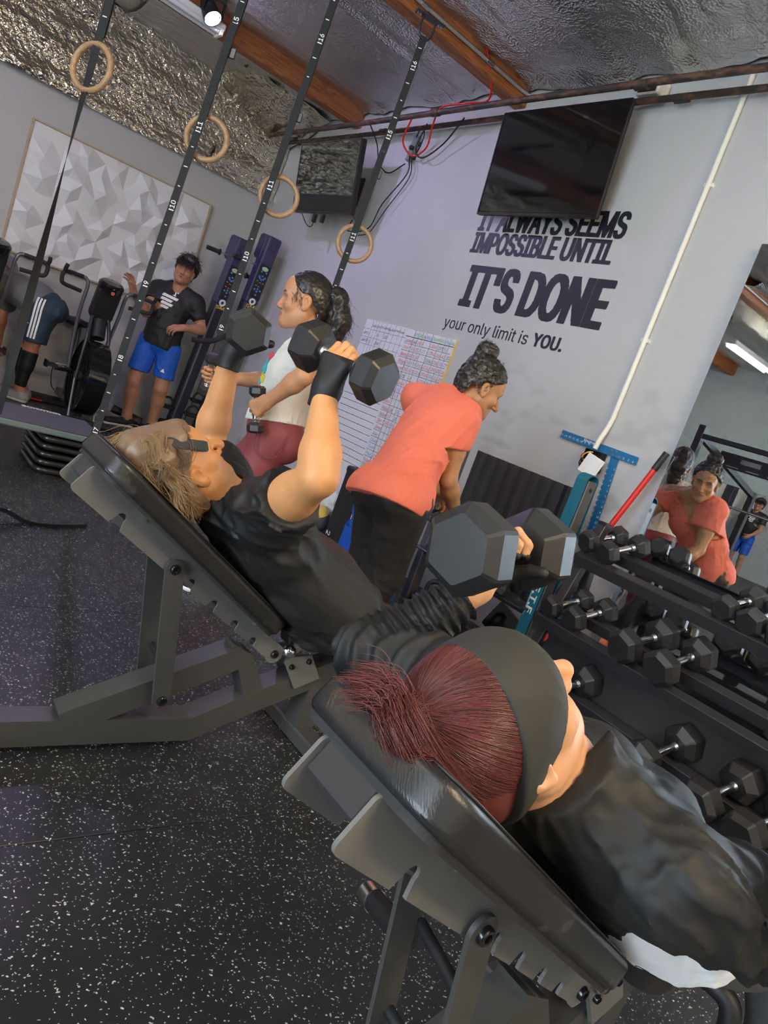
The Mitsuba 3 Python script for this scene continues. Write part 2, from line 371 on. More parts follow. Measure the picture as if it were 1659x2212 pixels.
wall_text('your only limit is', -4.09, -3.26, 1.745, 0.080, False, 0.0, 'thin black wall lettering your only limit is')
wall_text('YOU.', -3.215, -2.97, 1.747, 0.080, True, 0.003, 'small bold black wall lettering YOU.')

def television(name_label, corners, thickness, feet=()):
    """corners: bottom left, bottom right, top left, top right of the screen's front."""
    bl, br, tl, tr = map(V, corners)
    ex, up = unit(br - bl), unit((tl - bl) + (tr - br)); ez = unit(np.cross(ex, up)); up = np.cross(ez, ex)
    w, h = np.linalg.norm(br - bl), (np.linalg.norm(tl - bl) + np.linalg.norm(tr - br)) / 2
    c = (bl + br + tl + tr) / 4
    k = thing('television', name_label, 'television')
    F = frame(c, ex, up, ez)
    part(k, 'housing', tf(cat(cbox((w, h, thickness * 0.6), (0, 0, -thickness * 0.3), 0.006), cbox((w * 0.7, h * 0.6, thickness), (0, -h * 0.1, -thickness * 0.9), 0.02)), F), 'm_black')
    part(k, 'screen', tf(cbox((w - 0.022, h - 0.03, 0.004), (0, 0.006, 0.0012), 0.0008), F), 'm_screen')
    part(k, 'bezel', tf(extr(sg.box(-w / 2, -h / 2, w / 2, h / 2).difference(sg.box(-w / 2 + 0.010, -h / 2 + 0.018, w / 2 - 0.010, h / 2 - 0.010)), 0.006), F), 'm_black_gloss')
    return k, F, w, h
pr('m_screen', [0.004, 0.004, 0.005], 0.05, spec=0.62)
k, F, w, h = television('large black flat television over the wall lettering', [(-3.99, 3.31, 2.505), (-2.965, 3.31, 2.505), (-3.985, 3.245, 3.155), (-2.965, 3.245, 3.155)], 0.05)
part(k, 'wall_bracket', cat(cbox((0.40, 0.02, 0.30), (-3.48, 3.44, 2.83)), bar((-3.60, 3.44, 2.83), (-3.60, 3.33, 2.83), 0.03, 0.2), bar((-3.36, 3.44, 2.83), (-3.36, 3.33, 2.83), 0.03, 0.2)), 'm_black')
k, F, w, h = television('smaller black television tilted down high in the room corner, reflecting foil', [(-6.39, 3.20, 2.43), (-5.405, 3.20, 2.43), (-6.39, 3.09, 3.0), (-5.405, 3.09, 3.0)], 0.09)
part(k, 'wall_bracket', cat(cbox((0.30, 0.02, 0.24), (-5.9, 3.44, 2.72)), bar((-5.9, 3.44, 2.72), (-5.9, 3.22, 2.72), 0.05, 0.05)), 'm_black')
part(k, 'stand_peg', cat(cbox((0.03, 0.03, 0.07), (-5.97, 3.21, 2.385)), cbox((0.03, 0.03, 0.07), (-5.83, 3.21, 2.385))), 'm_black')

# iron pipes along the top of the wall
def pipe(label, y, z, x0, x1, r, joints):
    k = thing('iron_pipe', label, 'pipe')
    xs_ = np.linspace(x0, x1, 24)
    part(k, 'run', tube([(x, y, z - 0.008 * math.sin((x - x0) * 1.1)) for x in xs_], r, 14), 'm_rust', 60)
    for x in joints:
        part(k, 'coupling', cyl((x - 0.04, y, z), (x + 0.04, y, z), r * 1.35, 16), 'm_rust', 40)
pipe('rusty iron pipe along the ceiling, the upper of the two', 3.20, 3.195, -7.45, 1.0, 0.021, (-2.9, -4.7, -1.2))
pipe('rusty iron pipe along the ceiling, the lower of the two', 3.375, 3.20, -7.45, 1.0, 0.019, (-2.75, -5.6))
# conduits
k = thing('conduit', 'cream plastic conduit running down the front wall to the open junction box', 'conduit')
part(k, 'pipe', tube(spline([(-2.425, 3.475, 3.335), (-2.424, 3.44, 3.33), (-2.423, 3.432, 3.29)], 5).tolist() + [(-2.423, 3.432, z) for z in np.linspace(3.2, 1.47, 8)] + spline([(-2.423, 3.43, 1.44), (-2.425, 3.415, 1.37), (-2.43, 3.40, 1.31), (-2.432, 3.395, 1.26)], 5).tolist(), 0.0145, 14), 'm_cream', 60)
part(k, 'clamp', cat(cbox((0.05, 0.02, 0.02), (-2.423, 3.44, 2.75)), cbox((0.05, 0.02, 0.02), (-2.423, 3.44, 1.9))), 'm_cream')
k = thing('conduit', 'grey metal conduit along the side of the timber beam', 'conduit')
cx_ = -4.035
part(k, 'pipe', tube([(cx_, y, 3.365) for y in np.linspace(-2, 3.30, 6)] + spline([(cx_, 3.34, 3.365), (cx_ + 0.03, 3.42, 3.36), (cx_ + 0.14, 3.43, 3.35), (-3.4, 3.432, 3.345), (-2.95, 3.432, 3.345)], 6).tolist(), 0.011, 10), 'm_grey_pipe', 60)
for y in (3.02, 1.9, 2.43):
    part(k, 'coupling', cyl((cx_, y - 0.03, 3.365), (cx_, y + 0.03, 3.365), 0.016, 12), 'm_steel', 40)
pr('m_grey_pipe', [0.42, 0.41, 0.38], 0.45, 0.4)
k = thing('ceiling_junction_box', 'white electrical box where the pipes meet above the large television', 'junction box')
part(k, 'box', cbox((0.15, 0.10, 0.09), (-2.98, 3.39, 3.275), 0.006), 'm_cream')
part(k, 'cover', cbox((0.12, 0.006, 0.07), (-2.98, 3.337, 3.275), 0.002), 'm_black')
k = thing('junction_box', 'open junction box with loose white cover plate at the end of the cream conduit', 'junction box')
part(k, 'box', cat(cbox((0.11, 0.004, 0.11), (-2.43, 3.44, 1.195)), cbox((0.004, 0.05, 0.11), (-2.485, 3.415, 1.195)), cbox((0.004, 0.05, 0.11), (-2.375, 3.415, 1.195)), cbox((0.11, 0.05, 0.004), (-2.43, 3.415, 1.25)), cbox((0.11, 0.05, 0.004), (-2.43, 3.415, 1.14))), 'm_black')
part(k, 'cover_plate', tf(cbox((0.115, 0.115, 0.004), (0, 0, 0), 0.0015), frame((-2.385, 3.355, 1.165), unit((0.96, 0.1, -0.22)), unit((0.22, 0.1, 0.96)), unit(np.cross((0.96, 0.1, -0.22), (0.22, 0.1, 0.96))))), 'm_white')
part(k, 'wire', tube(spline([(-2.46, 3.41, 1.16), (-2.475, 3.375, 1.20), (-2.45, 3.37, 1.23), (-2.44, 3.40, 1.24)], 6), 0.004, 6), 'm_yellow', 60)
part(k, 'wire', tube(spline([(-2.44, 3.41, 1.15), (-2.47, 3.38, 1.16), (-2.48, 3.37, 1.21), (-2.44, 3.40, 1.235)], 6), 0.003, 6), 'm_red', 60)
part(k, 'wire', tube(spline([(-2.42, 3.41, 1.15), (-2.46, 3.37, 1.14), (-2.47, 3.36, 1.18), (-2.44, 3.40, 1.23)], 6), 0.003, 6), 'm_black', 60)

# drywall T-square hung on the wall
k = thing('t_square', 'blue aluminium drywall T-square hanging on the front wall behind the junction box', 't-square')
hx, hz = unit(V(0.534, 0, -0.016)), unit(V(0.016, 0, 0.534))
HF = frame((-2.452, YF - 0.012, 1.277), hx, hz, (0, -1, 0))
part(k, 'head', tf(cbox((0.54, 0.045, 0.006), (0, 0, 0), 0.001), HF), 'm_tsquare')
BF = frame((-2.322, YF - 0.007, 1.26), unit(V(0.095, 0, -1.09)), unit(V(1.09, 0, 0.095)), (0, -1, 0))
part(k, 'blade', tf(cbox((1.12, 0.055, 0.003), (0.55, 0, 0), 0.001), BF), 'm_tsquare')
part(k, 'rivet', tf(cat([cyl((x, y, 0.003), (x, y, 0.006), 0.005, 10) for x, y in ((0.10, 0.01), (0.13, 0.012), (0.16, -0.006), (0.115, -0.012), (0.145, -0.014))]), HF), 'm_steel')
tm = [fit_text(str(n), HF @ frame((-0.27 + 0.030 * i, -0.008, 0.003), (1, 0, 0), (0, 1, 0), (0, 0, 1)), None, 0.011, 0.0006) for i, n in enumerate((15, 14, 13, 12, 11, 10, 9, 8, 7))] + \
     [fit_text(str(n), HF @ frame((0.155 + 0.030 * i, -0.015, 0.003), (1, 0, 0), (0, 1, 0), (0, 0, 1)), None, 0.011, 0.0006) for i, n in enumerate((1, 2, 3, 4))]
tm.append(fit_text('Empire', HF @ frame((-0.10, 0.004, 0.003), (1, 0, 0), (0, 1, 0), (0, 0, 1)), 0.075, 0.015, 0.0006, True))
for i in range(34):
    tm.append(fit_text(str(47 - i), BF @ frame((0.07 + 0.0305 * i, -0.020, 0.0015), (0, -1, 0), (1, 0, 0), (0, 0, 1)), None, 0.010, 0.0006))
    tm.append(fit_text(str(1 + i), BF @ frame((0.07 + 0.0305 * i, 0.022, 0.0015), (0, -1, 0), (1, 0, 0), (0, 0, 1)), None, 0.010, 0.0006))
part(k, 'lettering', cat(tm), 'm_print')

# score boards with handwriting
pr('m_ink', [0.02, 0.02, 0.025], 0.6); pr('m_ink_red', [0.50, 0.05, 0.07], 0.6); pr('m_ink_green', [0.10, 0.42, 0.16], 0.6); pr('m_ink_blue', [0.16, 0.26, 0.60], 0.6)
pr('m_board', [0.74, 0.75, 0.78], 0.35)
def scrawl(t, x, z, h, w, M, seed):
    """Handwriting: slanted lettering fitted in w."""
    m = meshkit.text_mesh(t, h, 0.0006); lo, hi = m.bounds
    m.apply_transform(np.array([[min(1.0, w / (hi[0] - lo[0])), 0.22, 0, 0], [0.05 * math.sin(seed * 1.7), 1, 0, 0], [0, 0, 1, 0], [0, 0, 0, 1.0]]))
    return tf(m, M @ frame((x, z, 0), (1, 0, 0), (0, 1, 0), (0, 0, 1)))
def ln(M, x0, z0, x1, z1, w=0.003):
    return tf(bar((x0, z0, 0), (x1, z1, 0), w, 0.0008, (0, 0, 1)), M)
k = thing('score_board', 'tall white score board with red names in a black grid behind the coral top', 'score board')
x0, w, zt, zb = -4.454, 0.572, 1.672, 0.60
M = frame((x0, YF - 0.0105, 0), (1, 0, 0), (0, 0, 1), (0, -1, 0))
part(k, 'sheet', cbox((w, 0.010, zt - zb), (x0 + w / 2, YF - 0.0055, (zt + zb) / 2), 0.001), 'm_board')
part(k, 'edge_strip', cbox((0.006, 0.014, zt - zb), (x0 + w, YF - 0.006, (zt + zb) / 2), 0.001), 'm_yellow')
cols = [0.0, 0.101, 0.152, 0.196, 0.232, 0.309, 0.400, 0.463, 0.515, 0.572]
rows = [1.618 - 0.0535 * i for i in range(19)]
G = [ln(M, c, zt, c, zb, 0.0045 if i in (1, 5) else 0.0025) for i, c in enumerate(cols[1:-1], 1)] + [ln(M, 0.0, z, w - 0.02 * (i % 2), z, 0.0055 if i == 0 else 0.0032) for i, z in enumerate(rows)]
part(k, 'grid', cat(G), 'm_ink')
names = ['Lionel', 'Tracy F', 'Martha', 'Brian', 'Karen', 'Vivian', 'David', 'Emily B', 'Maria', 'Alex', 'Nidia', 'Stephanie', 'Dan Y', 'Omar', 'Alex', 'Chad', 'Tania', 'Paul', 'Udan']
r = random.Random(3); red, blk, gre, blu = [], [], [], []
for i, n in enumerate(names):
    z = rows[i] - 0.043
    (red if i < 14 or i == 18 else blu).append(scrawl(n, 0.010, z, 0.026, 0.086, M, i))
data = [('60', '16', '140', '', '165x7', '205', '117', ''), ('55', '20', '7', '15', '175x1', '135x7', '42', '225'), ('22', '8', '80', '', '165x1', '125x1', '182', '275'), ('32', '9', '105', '2:22', '315x1', '200x1', '232', '300'), ('30', '20', '120', '11:1', '275x1', '185x3', '212', '230'), ('25', '', '235', '', '175x1', '125x1', '155', '205'), ('44', '6', '140', '', '215x1', '', '', ''), ('55', '', '121', '', '', '', '', ''), ('17', '', '', '', '', '', '', ''), ('', '', '', '', '', '', '', ''), ('18', '', '150', '', '', '', '', ''), ('27', '', '130', '', '', '', '', ''), ('50', '14', '17', '', '', '', '', ''), ('', '', '71', '', '', '', '', ''), ('', '', '', '', '', '', '', ''), ('', '', '', '', '', '', '', ''), ('', '', '', '', '', '', '', ''), ('10', '', '', '', '', '', '', '')]
for i, row in enumerate(data):
    for j, t in enumerate(row):
        if t: (blk if (i * 3 + j) % 5 == 0 else blu if (i + 2 * j) % 7 == 0 else red).append(scrawl(t, cols[j + 1] + 0.007, rows[i] - 0.042, 0.024, cols[j + 2] - cols[j + 1] - 0.012, M, i + j))
for j, t in enumerate(('Pull', 'Dip', 'Row', 'Mile', 'Squat', 'Bench', 'Press', 'Dead')):
    (blu if j in (3, 6) else gre).append(scrawl(t, cols[j + 1] + 0.006, 1.630, 0.026, cols[j + 2] - cols[j + 1] - 0.010, M, j))
for g, mt in ((red, 'm_ink_red'), (blk, 'm_ink'), (gre, 'm_ink_green'), (blu, 'm_ink_blue')):
    part(k, 'handwriting', cat(g), mt)
k = thing('score_board', 'white score board with few filled black rows beside the one with red names', 'score board')
x0, w, zt, zb = -5.02, 0.562, 1.676, 0.10
M = frame((x0, YF - 0.0085, 0), (1, 0, 0), (0, 0, 1), (0, -1, 0))
part(k, 'sheet', cbox((w, 0.008, zt - zb), (x0 + w / 2, YF - 0.0045, (zt + zb) / 2), 0.001), 'm_board')
cols = [0.10, 0.14, 0.18, 0.225, 0.29, 0.345, 0.41, 0.475, 0.53]
G = [ln(M, c, zt - 0.005, c - 0.01, 1.36 + 0.03 * math.sin(9 * c), 0.0025) for c in cols] + [ln(M, 0.0, z, w, z, 0.0025) for z in (1.600, 1.535, 1.475)] + \
    [ln(M, 0.02, 1.06 - 0.052 * i, w - 0.01, 1.06 - 0.052 * i, 0.004) for i in range(11)]
part(k, 'grid', cat(G), 'm_ink')
W = [scrawl(t, x, z, h_, ww, M, i) for i, (t, x, z, h_, ww) in enumerate([('Jerry J', 0.01, 1.555, 0.028, 0.085), ('Gold B', 0.01, 1.490, 0.028, 0.085), ('11', 0.108, 1.49, 0.022, 0.03), ('15', 0.19, 1.555, 0.024, 0.03), ('185x8', 0.295, 1.553, 0.024, 0.05), ('225x2', 0.20, 1.49, 0.022, 0.07)] + [(t, 0.105 + 0.053 * i, 1.625, 0.020, 0.048) for i, t in enumerate(('Push up', 'Dips', 'Pull up', 'Clean', 'Squat', 'Bench', 'Press', 'Row'))])]
part(k, 'handwriting', cat(W), 'm_ink')

# mirror
k = 'mirror'
labels[k] = {'label': 'large frameless wall mirror behind the dumbbell rack showing the coral top from the front', 'category': 'mirror'}
part(k, 'glass', cbox((3.3, 0.006, 2.20), (-1.985 + 1.65, 3.403, 1.345), 0.0015), 'm_mirror')
part(k, 'backing', cbox((3.3, 0.040, 2.20), (-1.985 + 1.65, 3.428, 1.345)), 'm_grey')

# ------------------------------------------------------------------ relief panel on the left wall
k = thing('relief_panel', 'white wall panel of faceted relief tiles in a thin frame on the side wall', 'wall panel')
r = np.random.default_rng(11)
from scipy.spatial import Delaunay
def relief(y0, y1, z0, z1, seed):
    q = np.random.default_rng(seed); pts, hs = [], []
    st = 0.112
    ny, nz = max(2, round((y1 - y0) / st)), max(2, round((z1 - z0) / st))
    for i in range(ny + 1):
        for j in range(nz + 1):
            e = i in (0, ny) or j in (0, nz)
            y, z = y0 + (y1 - y0) * i / ny, z0 + (z1 - z0) * j / nz
            if not e: y += q.uniform(-0.034, 0.034); z += q.uniform(-0.034, 0.034)
            pts.append((y, z)); hs.append(0.004 if e else q.choice([0.052, 0.060, 0.035]) if not (i + j) % 2 else q.uniform(0.0, 0.010))
    pts = np.array(pts); f = Delaunay(pts).simplices
    v = np.column_stack([XL + 0.035 + np.array(hs), pts])
    m = trimesh.Trimesh(v, f, process=False)
    n = m.face_normals[:, 0]; m.faces[n < 0] = m.faces[n < 0][:, ::-1]
    m.unmerge_vertices()
    return m
ys = [1.172, 1.449, 1.999, 2.549, 2.828]
pr('m_relief', [0.72, 0.72, 0.72], 0.42)
for i in range(4):
    for j in range(2):
        part(k, 'tile', relief(ys[i] + 0.001, ys[i + 1] - 0.001, 1.213 + 0.55 * j + 0.001, 1.763 + 0.55 * j - 0.001, 20 + 2 * i + j), 'm_relief')
part(k, 'backing', cbox((0.035, 1.66, 1.10), (XL + 0.0175, 2.0, 1.763)), 'm_white')
part(k, 'frame', cat(cbox((0.055, 0.012, 1.125), (XL + 0.0275, 1.164, 1.763)), cbox((0.055, 0.012, 1.125), (XL + 0.0275, 2.836, 1.763)), cbox((0.055, 1.684, 0.012), (XL + 0.0275, 2.0, 1.206)), cbox((0.055, 1.684, 0.012), (XL + 0.0275, 2.0, 2.320))), 'm_wood_pale')
pr('m_wood_pale', [0.46, 0.36, 0.24], 0.6)
# ------------------------------------------------------------------ the two incline benches
BD, BN = V(0, 0.8425, -0.5387), V(0, 0.5387, 0.8425)      # down the back pad, out of the back pad
def yz(poly, x0, x1, ch=0):
    """A profile in y, z extruded from x0 to x1."""
    return extr(poly, x1 - x0, frame((x0, 0, 0), (0, 1, 0), (0, 0, 1), (1, 0, 0)))
def roundbox(l, w, t, r, rc, n=10):
    """A cushion: l along x, w along y, t along z, plan corner radius rc, edge radius r."""
    base = sg.box(-l / 2 + rc, -w / 2 + rc, l / 2 - rc, w / 2 - rc)
    rows, polys = [], []
    a = np.linspace(0, math.pi / 2, 5)
    prof = [(-(1 - math.cos(math.pi / 2 - q)) * 0 - r + r * math.cos(math.pi / 2 - q) * 0 + (r * math.sin(q) - 0), 0) for q in a]
    zs, ins = [], []
    for q in a: zs.append(-t / 2 + r - r * math.cos(q)); ins.append(r - r * math.sin(q))
    for q in a[::-1]: zs.append(t / 2 - r + r * math.cos(q)); ins.append(r - r * math.sin(q))
    k = 72; ang = np.linspace(0, 2 * math.pi, k, endpoint=False)
    rings = []
    for z, i in zip(zs, ins):
        b = base.buffer(rc - i, quad_segs=12).exterior
        pts = np.array([b.interpolate(s, normalized=True).coords[0] for s in np.linspace(0, 1, k, endpoint=False)])
        rings.append(np.column_stack([pts, np.full(k, z)]))
    v = np.vstack(rings + [[[0, 0, zs[0]]], [[0, 0, zs[-1]]]]); f = []
    R = len(rings)
    for i in range(R - 1):
        for s in range(k):
            u = (s + 1) % k; f += [[i * k + s, i * k + u, (i + 1) * k + u], [i * k + s, (i + 1) * k + u, (i + 1) * k + s]]
    f += [[R * k, (s + 1) % k, s] for s in range(k)] + [[R * k + 1, (R - 1) * k + s, (R - 1) * k + (s + 1) % k] for s in range(k)]
    m = trimesh.Trimesh(v, f, process=True); m.fix_normals()
    return m
def strip(pts, w):
    return sg.LineString(pts).buffer(w / 2, cap_style=2, join_style=2)
def bolt(p, d=(1, 0, 0), r=0.011):
    m = lathe([(0, 0), (r, 0), (r * 0.95, 0.007), (r * 0.8, 0.009), (r * 0.5, 0.009), (r * 0.45, 0.004), (0, 0.004)], 14, axis_frame(p, d))
    return m

def bench(off, label):
    o = V(off); k = thing('weight_bench', label, 'weight bench', 'adjustable incline benches')
    xc = -1.705
    P = lambda n, m, mat, sm=False, **kw: part(k, n, mv(m, o), mat, sm, **kw)
    h = 0.036
    P('base_tube', yz(strip([(0.30, 0.060), (1.022, 0.056), (1.245, 0.160), (1.50, 0.268), (1.60, 0.310)], 0.072), xc - h, xc + h), 'm_frame')
    P('strut', yz(strip([(0.66, 0.082), (1.12, 0.292)], 0.070), xc - h, xc + h), 'm_frame')
    P('post', yz([(1.072, 0.335), (1.150, 0.300), (1.240, 0.165), (1.175, 0.150)], xc - h * 0.98, xc + h * 0.98), 'm_frame')
    P('rear_upright', yz([(0.36, 0.09), (0.43, 0.09), (0.43, 0.24), (0.36, 0.24)], xc - h, xc + h), 'm_frame')
    P('foot', cbox((0.56, 0.07, 0.06), (xc, 0.33, 0.03), 0.006), 'm_frame')
    P('foot', cbox((0.46, 0.075, 0.05), (xc, 1.43, 0.025), 0.006), 'm_frame')
    P('front_leg', yz([(1.395, 0.02), (1.465, 0.02), (1.48, 0.25), (1.40, 0.22)], xc - h, xc + h), 'm_frame')
    # hooked side plates
    def pl(d, n): q = BD * d + BN * n; return (q[1], q[2])
    body = sg.Polygon([pl(0.045, 0.948), pl(0.86, 0.948), pl(0.86, 0.893), pl(0.045, 0.872)]).buffer(-0.012).buffer(0.012)
    body = body.union(sg.Point(pl(0.845, 0.918)).buffer(0.030))
    for d in (0.183, 0.455, 0.555, 0.655, 0.745):
        a, b = V(pl(d, 0.862)), V(pl(d + 0.005, 0.901))
        body = body.difference(sg.LineString([a, b]).buffer(0.013).union(sg.Polygon([a + V(-0.01, 0.01), a + V(0.03, -0.03), b + V(0.010, -0.004), b + V(-0.01, -0.002)])))
    for s in (-1, 1):
        x = xc + s * 0.053
        P('side_plate', yz(body, x - 0.003, x + 0.003), 'm_plate')
        P('hinge_bolt', bolt(V(x + s * 0.003, *pl(0.845, 0.918)), (s, 0, 0), 0.013), 'm_black_gloss', 40)
    P('support_rail', tf(cbox((0.098, 0.78, 0.045), (0, 0, 0), 0.004), frame(V(xc, 0, 0) + BD * 0.44 + BN * 0.926, (1, 0, 0), BD, BN)), 'm_rack')
    for s in (-1, 1):
        x = xc + s * 0.067
        P('link_arm', yz(sg.LineString([(0.811, 0.551), (0.890, 0.172)]).buffer(0.0255), x - 0.004, x + 0.004), 'm_frame')
        for q in ((0.811, 0.551), (0.890, 0.172)):
            P('bolt', bolt(V(x + s * 0.004, *q), (s, 0, 0), 0.014), 'm_black_gloss', 40)
        P('boss', lathe([(0, 0), (0.016, 0), (0.017, 0.002), (0, 0.003)], 20, axis_frame(V(x + s * 0.004, 0.850, 0.375), (s, 0, 0))), 'm_frame', 40)
    P('cross_bar', cyl((xc - 0.066, 0.872, 0.430), (xc + 0.066, 0.842, 0.43), 0.010), 'm_black', 60)
    P('cross_bar', cyl((xc - 0.066, 0.880, 0.270), (xc + 0.066, 0.868, 0.27), 0.010), 'm_black', 60)
    hb = P('handle', cyl((xc - 0.070, 0.866, 0.395), (xc - 0.185, 0.900, 0.36), 0.019, 24), 'm_black', 60)
    part(hb, 'end_cap', mv(cyl((xc - 0.180, 0.8985, 0.3615), (xc - 0.208, 0.907, 0.353), 0.0205, 24), o), 'm_chrome', 60, label='chrome end cap')
    # cushions
    back = tf(roundbox(0.72, 0.262, 0.052, 0.013, 0.048), frame(V(xc, 0, 0) + BD * (0.040 + 0.36) + BN * 0.979, BD, (-1, 0, 0), BN))
    P('back_pad', back, 'm_pad', 35)
    bb = sg.box(-0.36 + 0.05, -0.131 + 0.05, 0.36 - 0.05, 0.131 - 0.05).buffer(0.05 - 0.012, quad_segs=10).exterior
    loop = [bb.interpolate(t, normalized=True).coords[0] for t in np.linspace(0, 1, 90, endpoint=False)]
    F = frame(V(xc, 0, 0) + BD * 0.40 + BN * 1.0065, BD, (-1, 0, 0), BN)
    P('piping', tf(tube([(a, b, 0) for a, b in loop], 0.0022, 6, True), F), 'm_black', 60)
    P('pad_board', tf(extr(bb.buffer(0.002).union(sg.Polygon(bb)), 0.012), frame(V(xc, 0, 0) + BD * 0.40 + BN * 0.944, BD, (-1, 0, 0), BN)), 'm_black_rough')
    for d in (0.235, 0.70):
        P('pad_bolt', cyl(V(xc + 0.058, 0, 0) + BD * d + BN * 0.944, V(xc + 0.068, 0, 0) + BD * d + BN * 0.944, 0.0075, 12), 'm_chrome', 40)
    sd_, sn = unit(V(0, 0.97, 0.23)), unit(V(0, -0.23, 0.97))
    P('seat_pad', tf(roundbox(0.36, 0.30, 0.06, 0.014, 0.06), frame(V(xc, 1.42, 0.430), sd_, (-1, 0, 0), sn)), 'm_pad', 35)
    P('seat_rail', bar((xc, 1.26, 0.36), (xc, 1.60, 0.44), 0.05, 0.05), 'm_frame')
    P('seat_post', yz([(1.50, 0.28), (1.56, 0.30), (1.55, 0.40), (1.49, 0.40)], xc - 0.025, xc + 0.025), 'm_frame')
    for s in (-1, 1):
        x = xc + s * 0.045
        P('bracket', yz(sg.Polygon([(1.262, 0.285), (1.275, 0.305), (1.350, 0.316), (1.362, 0.300), (1.410, 0.236), (1.329, 0.198)]), x - 0.005, x + 0.005), 'm_plate')
        for q in ((1.288, 0.275), (1.345, 0.295)):
            P('bracket_bolt', bolt(V(x + s * 0.005, *q), (s, 0, 0), 0.009), 'm_black_gloss', 40)
    ad = yz(sg.Polygon([(1.270, 0.275), (1.300, 0.285), (1.325, 0.385), (1.285, 0.385)]).difference(sg.Point(1.290, 0.322).buffer(0.006)).difference(sg.Point(1.302, 0.352).buffer(0.006)), xc + 0.028, xc + 0.036)
    P('ladder_plate', ad, 'm_steel')
    P('pull_pin', lathe([(0, 0), (0.010, 0), (0.010, 0.012), (0.019, 0.018), (0.021, 0.030), (0.014, 0.040), (0, 0.042)], 20, axis_frame(V(xc + 0.036, 1.262, 0.325), (1, -0.4, 0.2))), 'm_chrome', 50, label='chrome pull pin')
    P('foot_hook', tube(spline([(xc + 0.0, 1.56, 0.285), (xc + 0.10, 1.585, 0.285), (xc + 0.155, 1.60, 0.275), (xc + 0.175, 1.605, 0.235), (xc + 0.178, 1.605, 0.16)], 6), 0.021, 14), 'm_black', 60)
    return k
bench((0, 0, 0), 'black incline bench under the woman with short curly hair, farther from the camera')
bench((1.20, -0.035, 0), 'black incline bench under the woman with the wide headband, nearest the camera')
# ------------------------------------------------------------------ hex dumbbells
def hexhead(R, L, inner=0.62, chI=0.30, chO=0.20, outer=0.74, n=6, bev=0.05):
    """A six sided dumbbell head along +z from its inner face, every edge slightly broken."""
    rows = [(inner * 0.55, 0.0), (inner, 0.0), (1.0, chI * L), (1.0, (1 - chO) * L), (outer, L), (0.0, L)]
    a = []
    for i in range(n):
        c = (i + 0.5) * 2 * math.pi / n
        a += [c - bev, c + bev]
    a = np.array(a); k = len(a); v, f = [], []
    for r, z in rows[:-1]:
        v += [(R * r * math.cos(t), R * r * math.sin(t), z) for t in a]
    v += [(0, 0, 0), (0, 0, L)]; m = len(rows) - 1
    for i in range(m - 1):
        for s in range(k):
            u = (s + 1) % k; f += [[i * k + s, i * k + u, (i + 1) * k + u], [i * k + s, (i + 1) * k + u, (i + 1) * k + s]]
    f += [[m * k, (s + 1) % k, s] for s in range(k)] + [[m * k + 1, (m - 1) * k + s, (m - 1) * k + (s + 1) % k] for s in range(k)]
    return trimesh.Trimesh(v, f, process=False)

def dumbbell(c, d, R, L, H, roll=0.0, text=None, label='', group=None, up=(0, 0, 1), rH=0.0145, plain=False):
    """c the middle of the grip, d along it; R corner radius of the heads, L their length, H the bare grip."""
    k = thing('hex_dumbbell', label, 'dumbbell', group)
    F = axis_frame(c, d, up) @ rot((0, 0, 1), roll)
    hd = hexhead(R, L)
    for s in (1, -1):
        G = F @ (np.eye(4) if s > 0 else rot((1, 0, 0), 180))
        h = part(k, 'head', tf(mv(hd, (0, 0, H / 2)), G), 'm_rubber')
        if text:
            A = G @ rot((0, 0, 1), 30 + 30) @ frame((R * 0.866 + 0.0002, 0, H / 2 + L * 0.57), (0, 1, 0), (0, 0, 1), (1, 0, 0))
            fr = sg.box(-R * 0.42, -L * 0.19, R * 0.42, L * 0.19); fr = fr.difference(fr.buffer(-0.0025))
            part(h, 'weight_mark', cat(fit_text(text, A, R * 0.66, L * 0.20, 0.0012, True, 0, True), tf(extr(fr, 0.0012), A)), 'm_rubber_worn_dark')
    if plain:
        part(k, 'handle', tf(cyl((0, 0, -H / 2), (0, 0, H / 2), rH), F), 'm_chrome', 50)
    else:
        z = np.linspace(-H / 2, H / 2, 25); q = np.abs(z) / (H / 2)
        prof = [(rH * (1.05 - 0.10 * t ** 2 + (0.22 if 0.80 < t < 0.90 or t > 0.97 else 0)), zz) for zz, t in zip(z, q)]
        part(k, 'handle', tf(lathe([(0, -H / 2)] + prof + [(0, H / 2)], 24), F), 'm_chrome', 30, label='ribbed chrome handle')
    return k
def rackbell(f, b, R, L, roll, text, label, group=None):
    f, b = V(f), V(b)
    D_ = np.linalg.norm(b - f); dumbbell((f + b) / 2, f - b, R, L, max(0.1, D_ - L), roll, text, label, group)

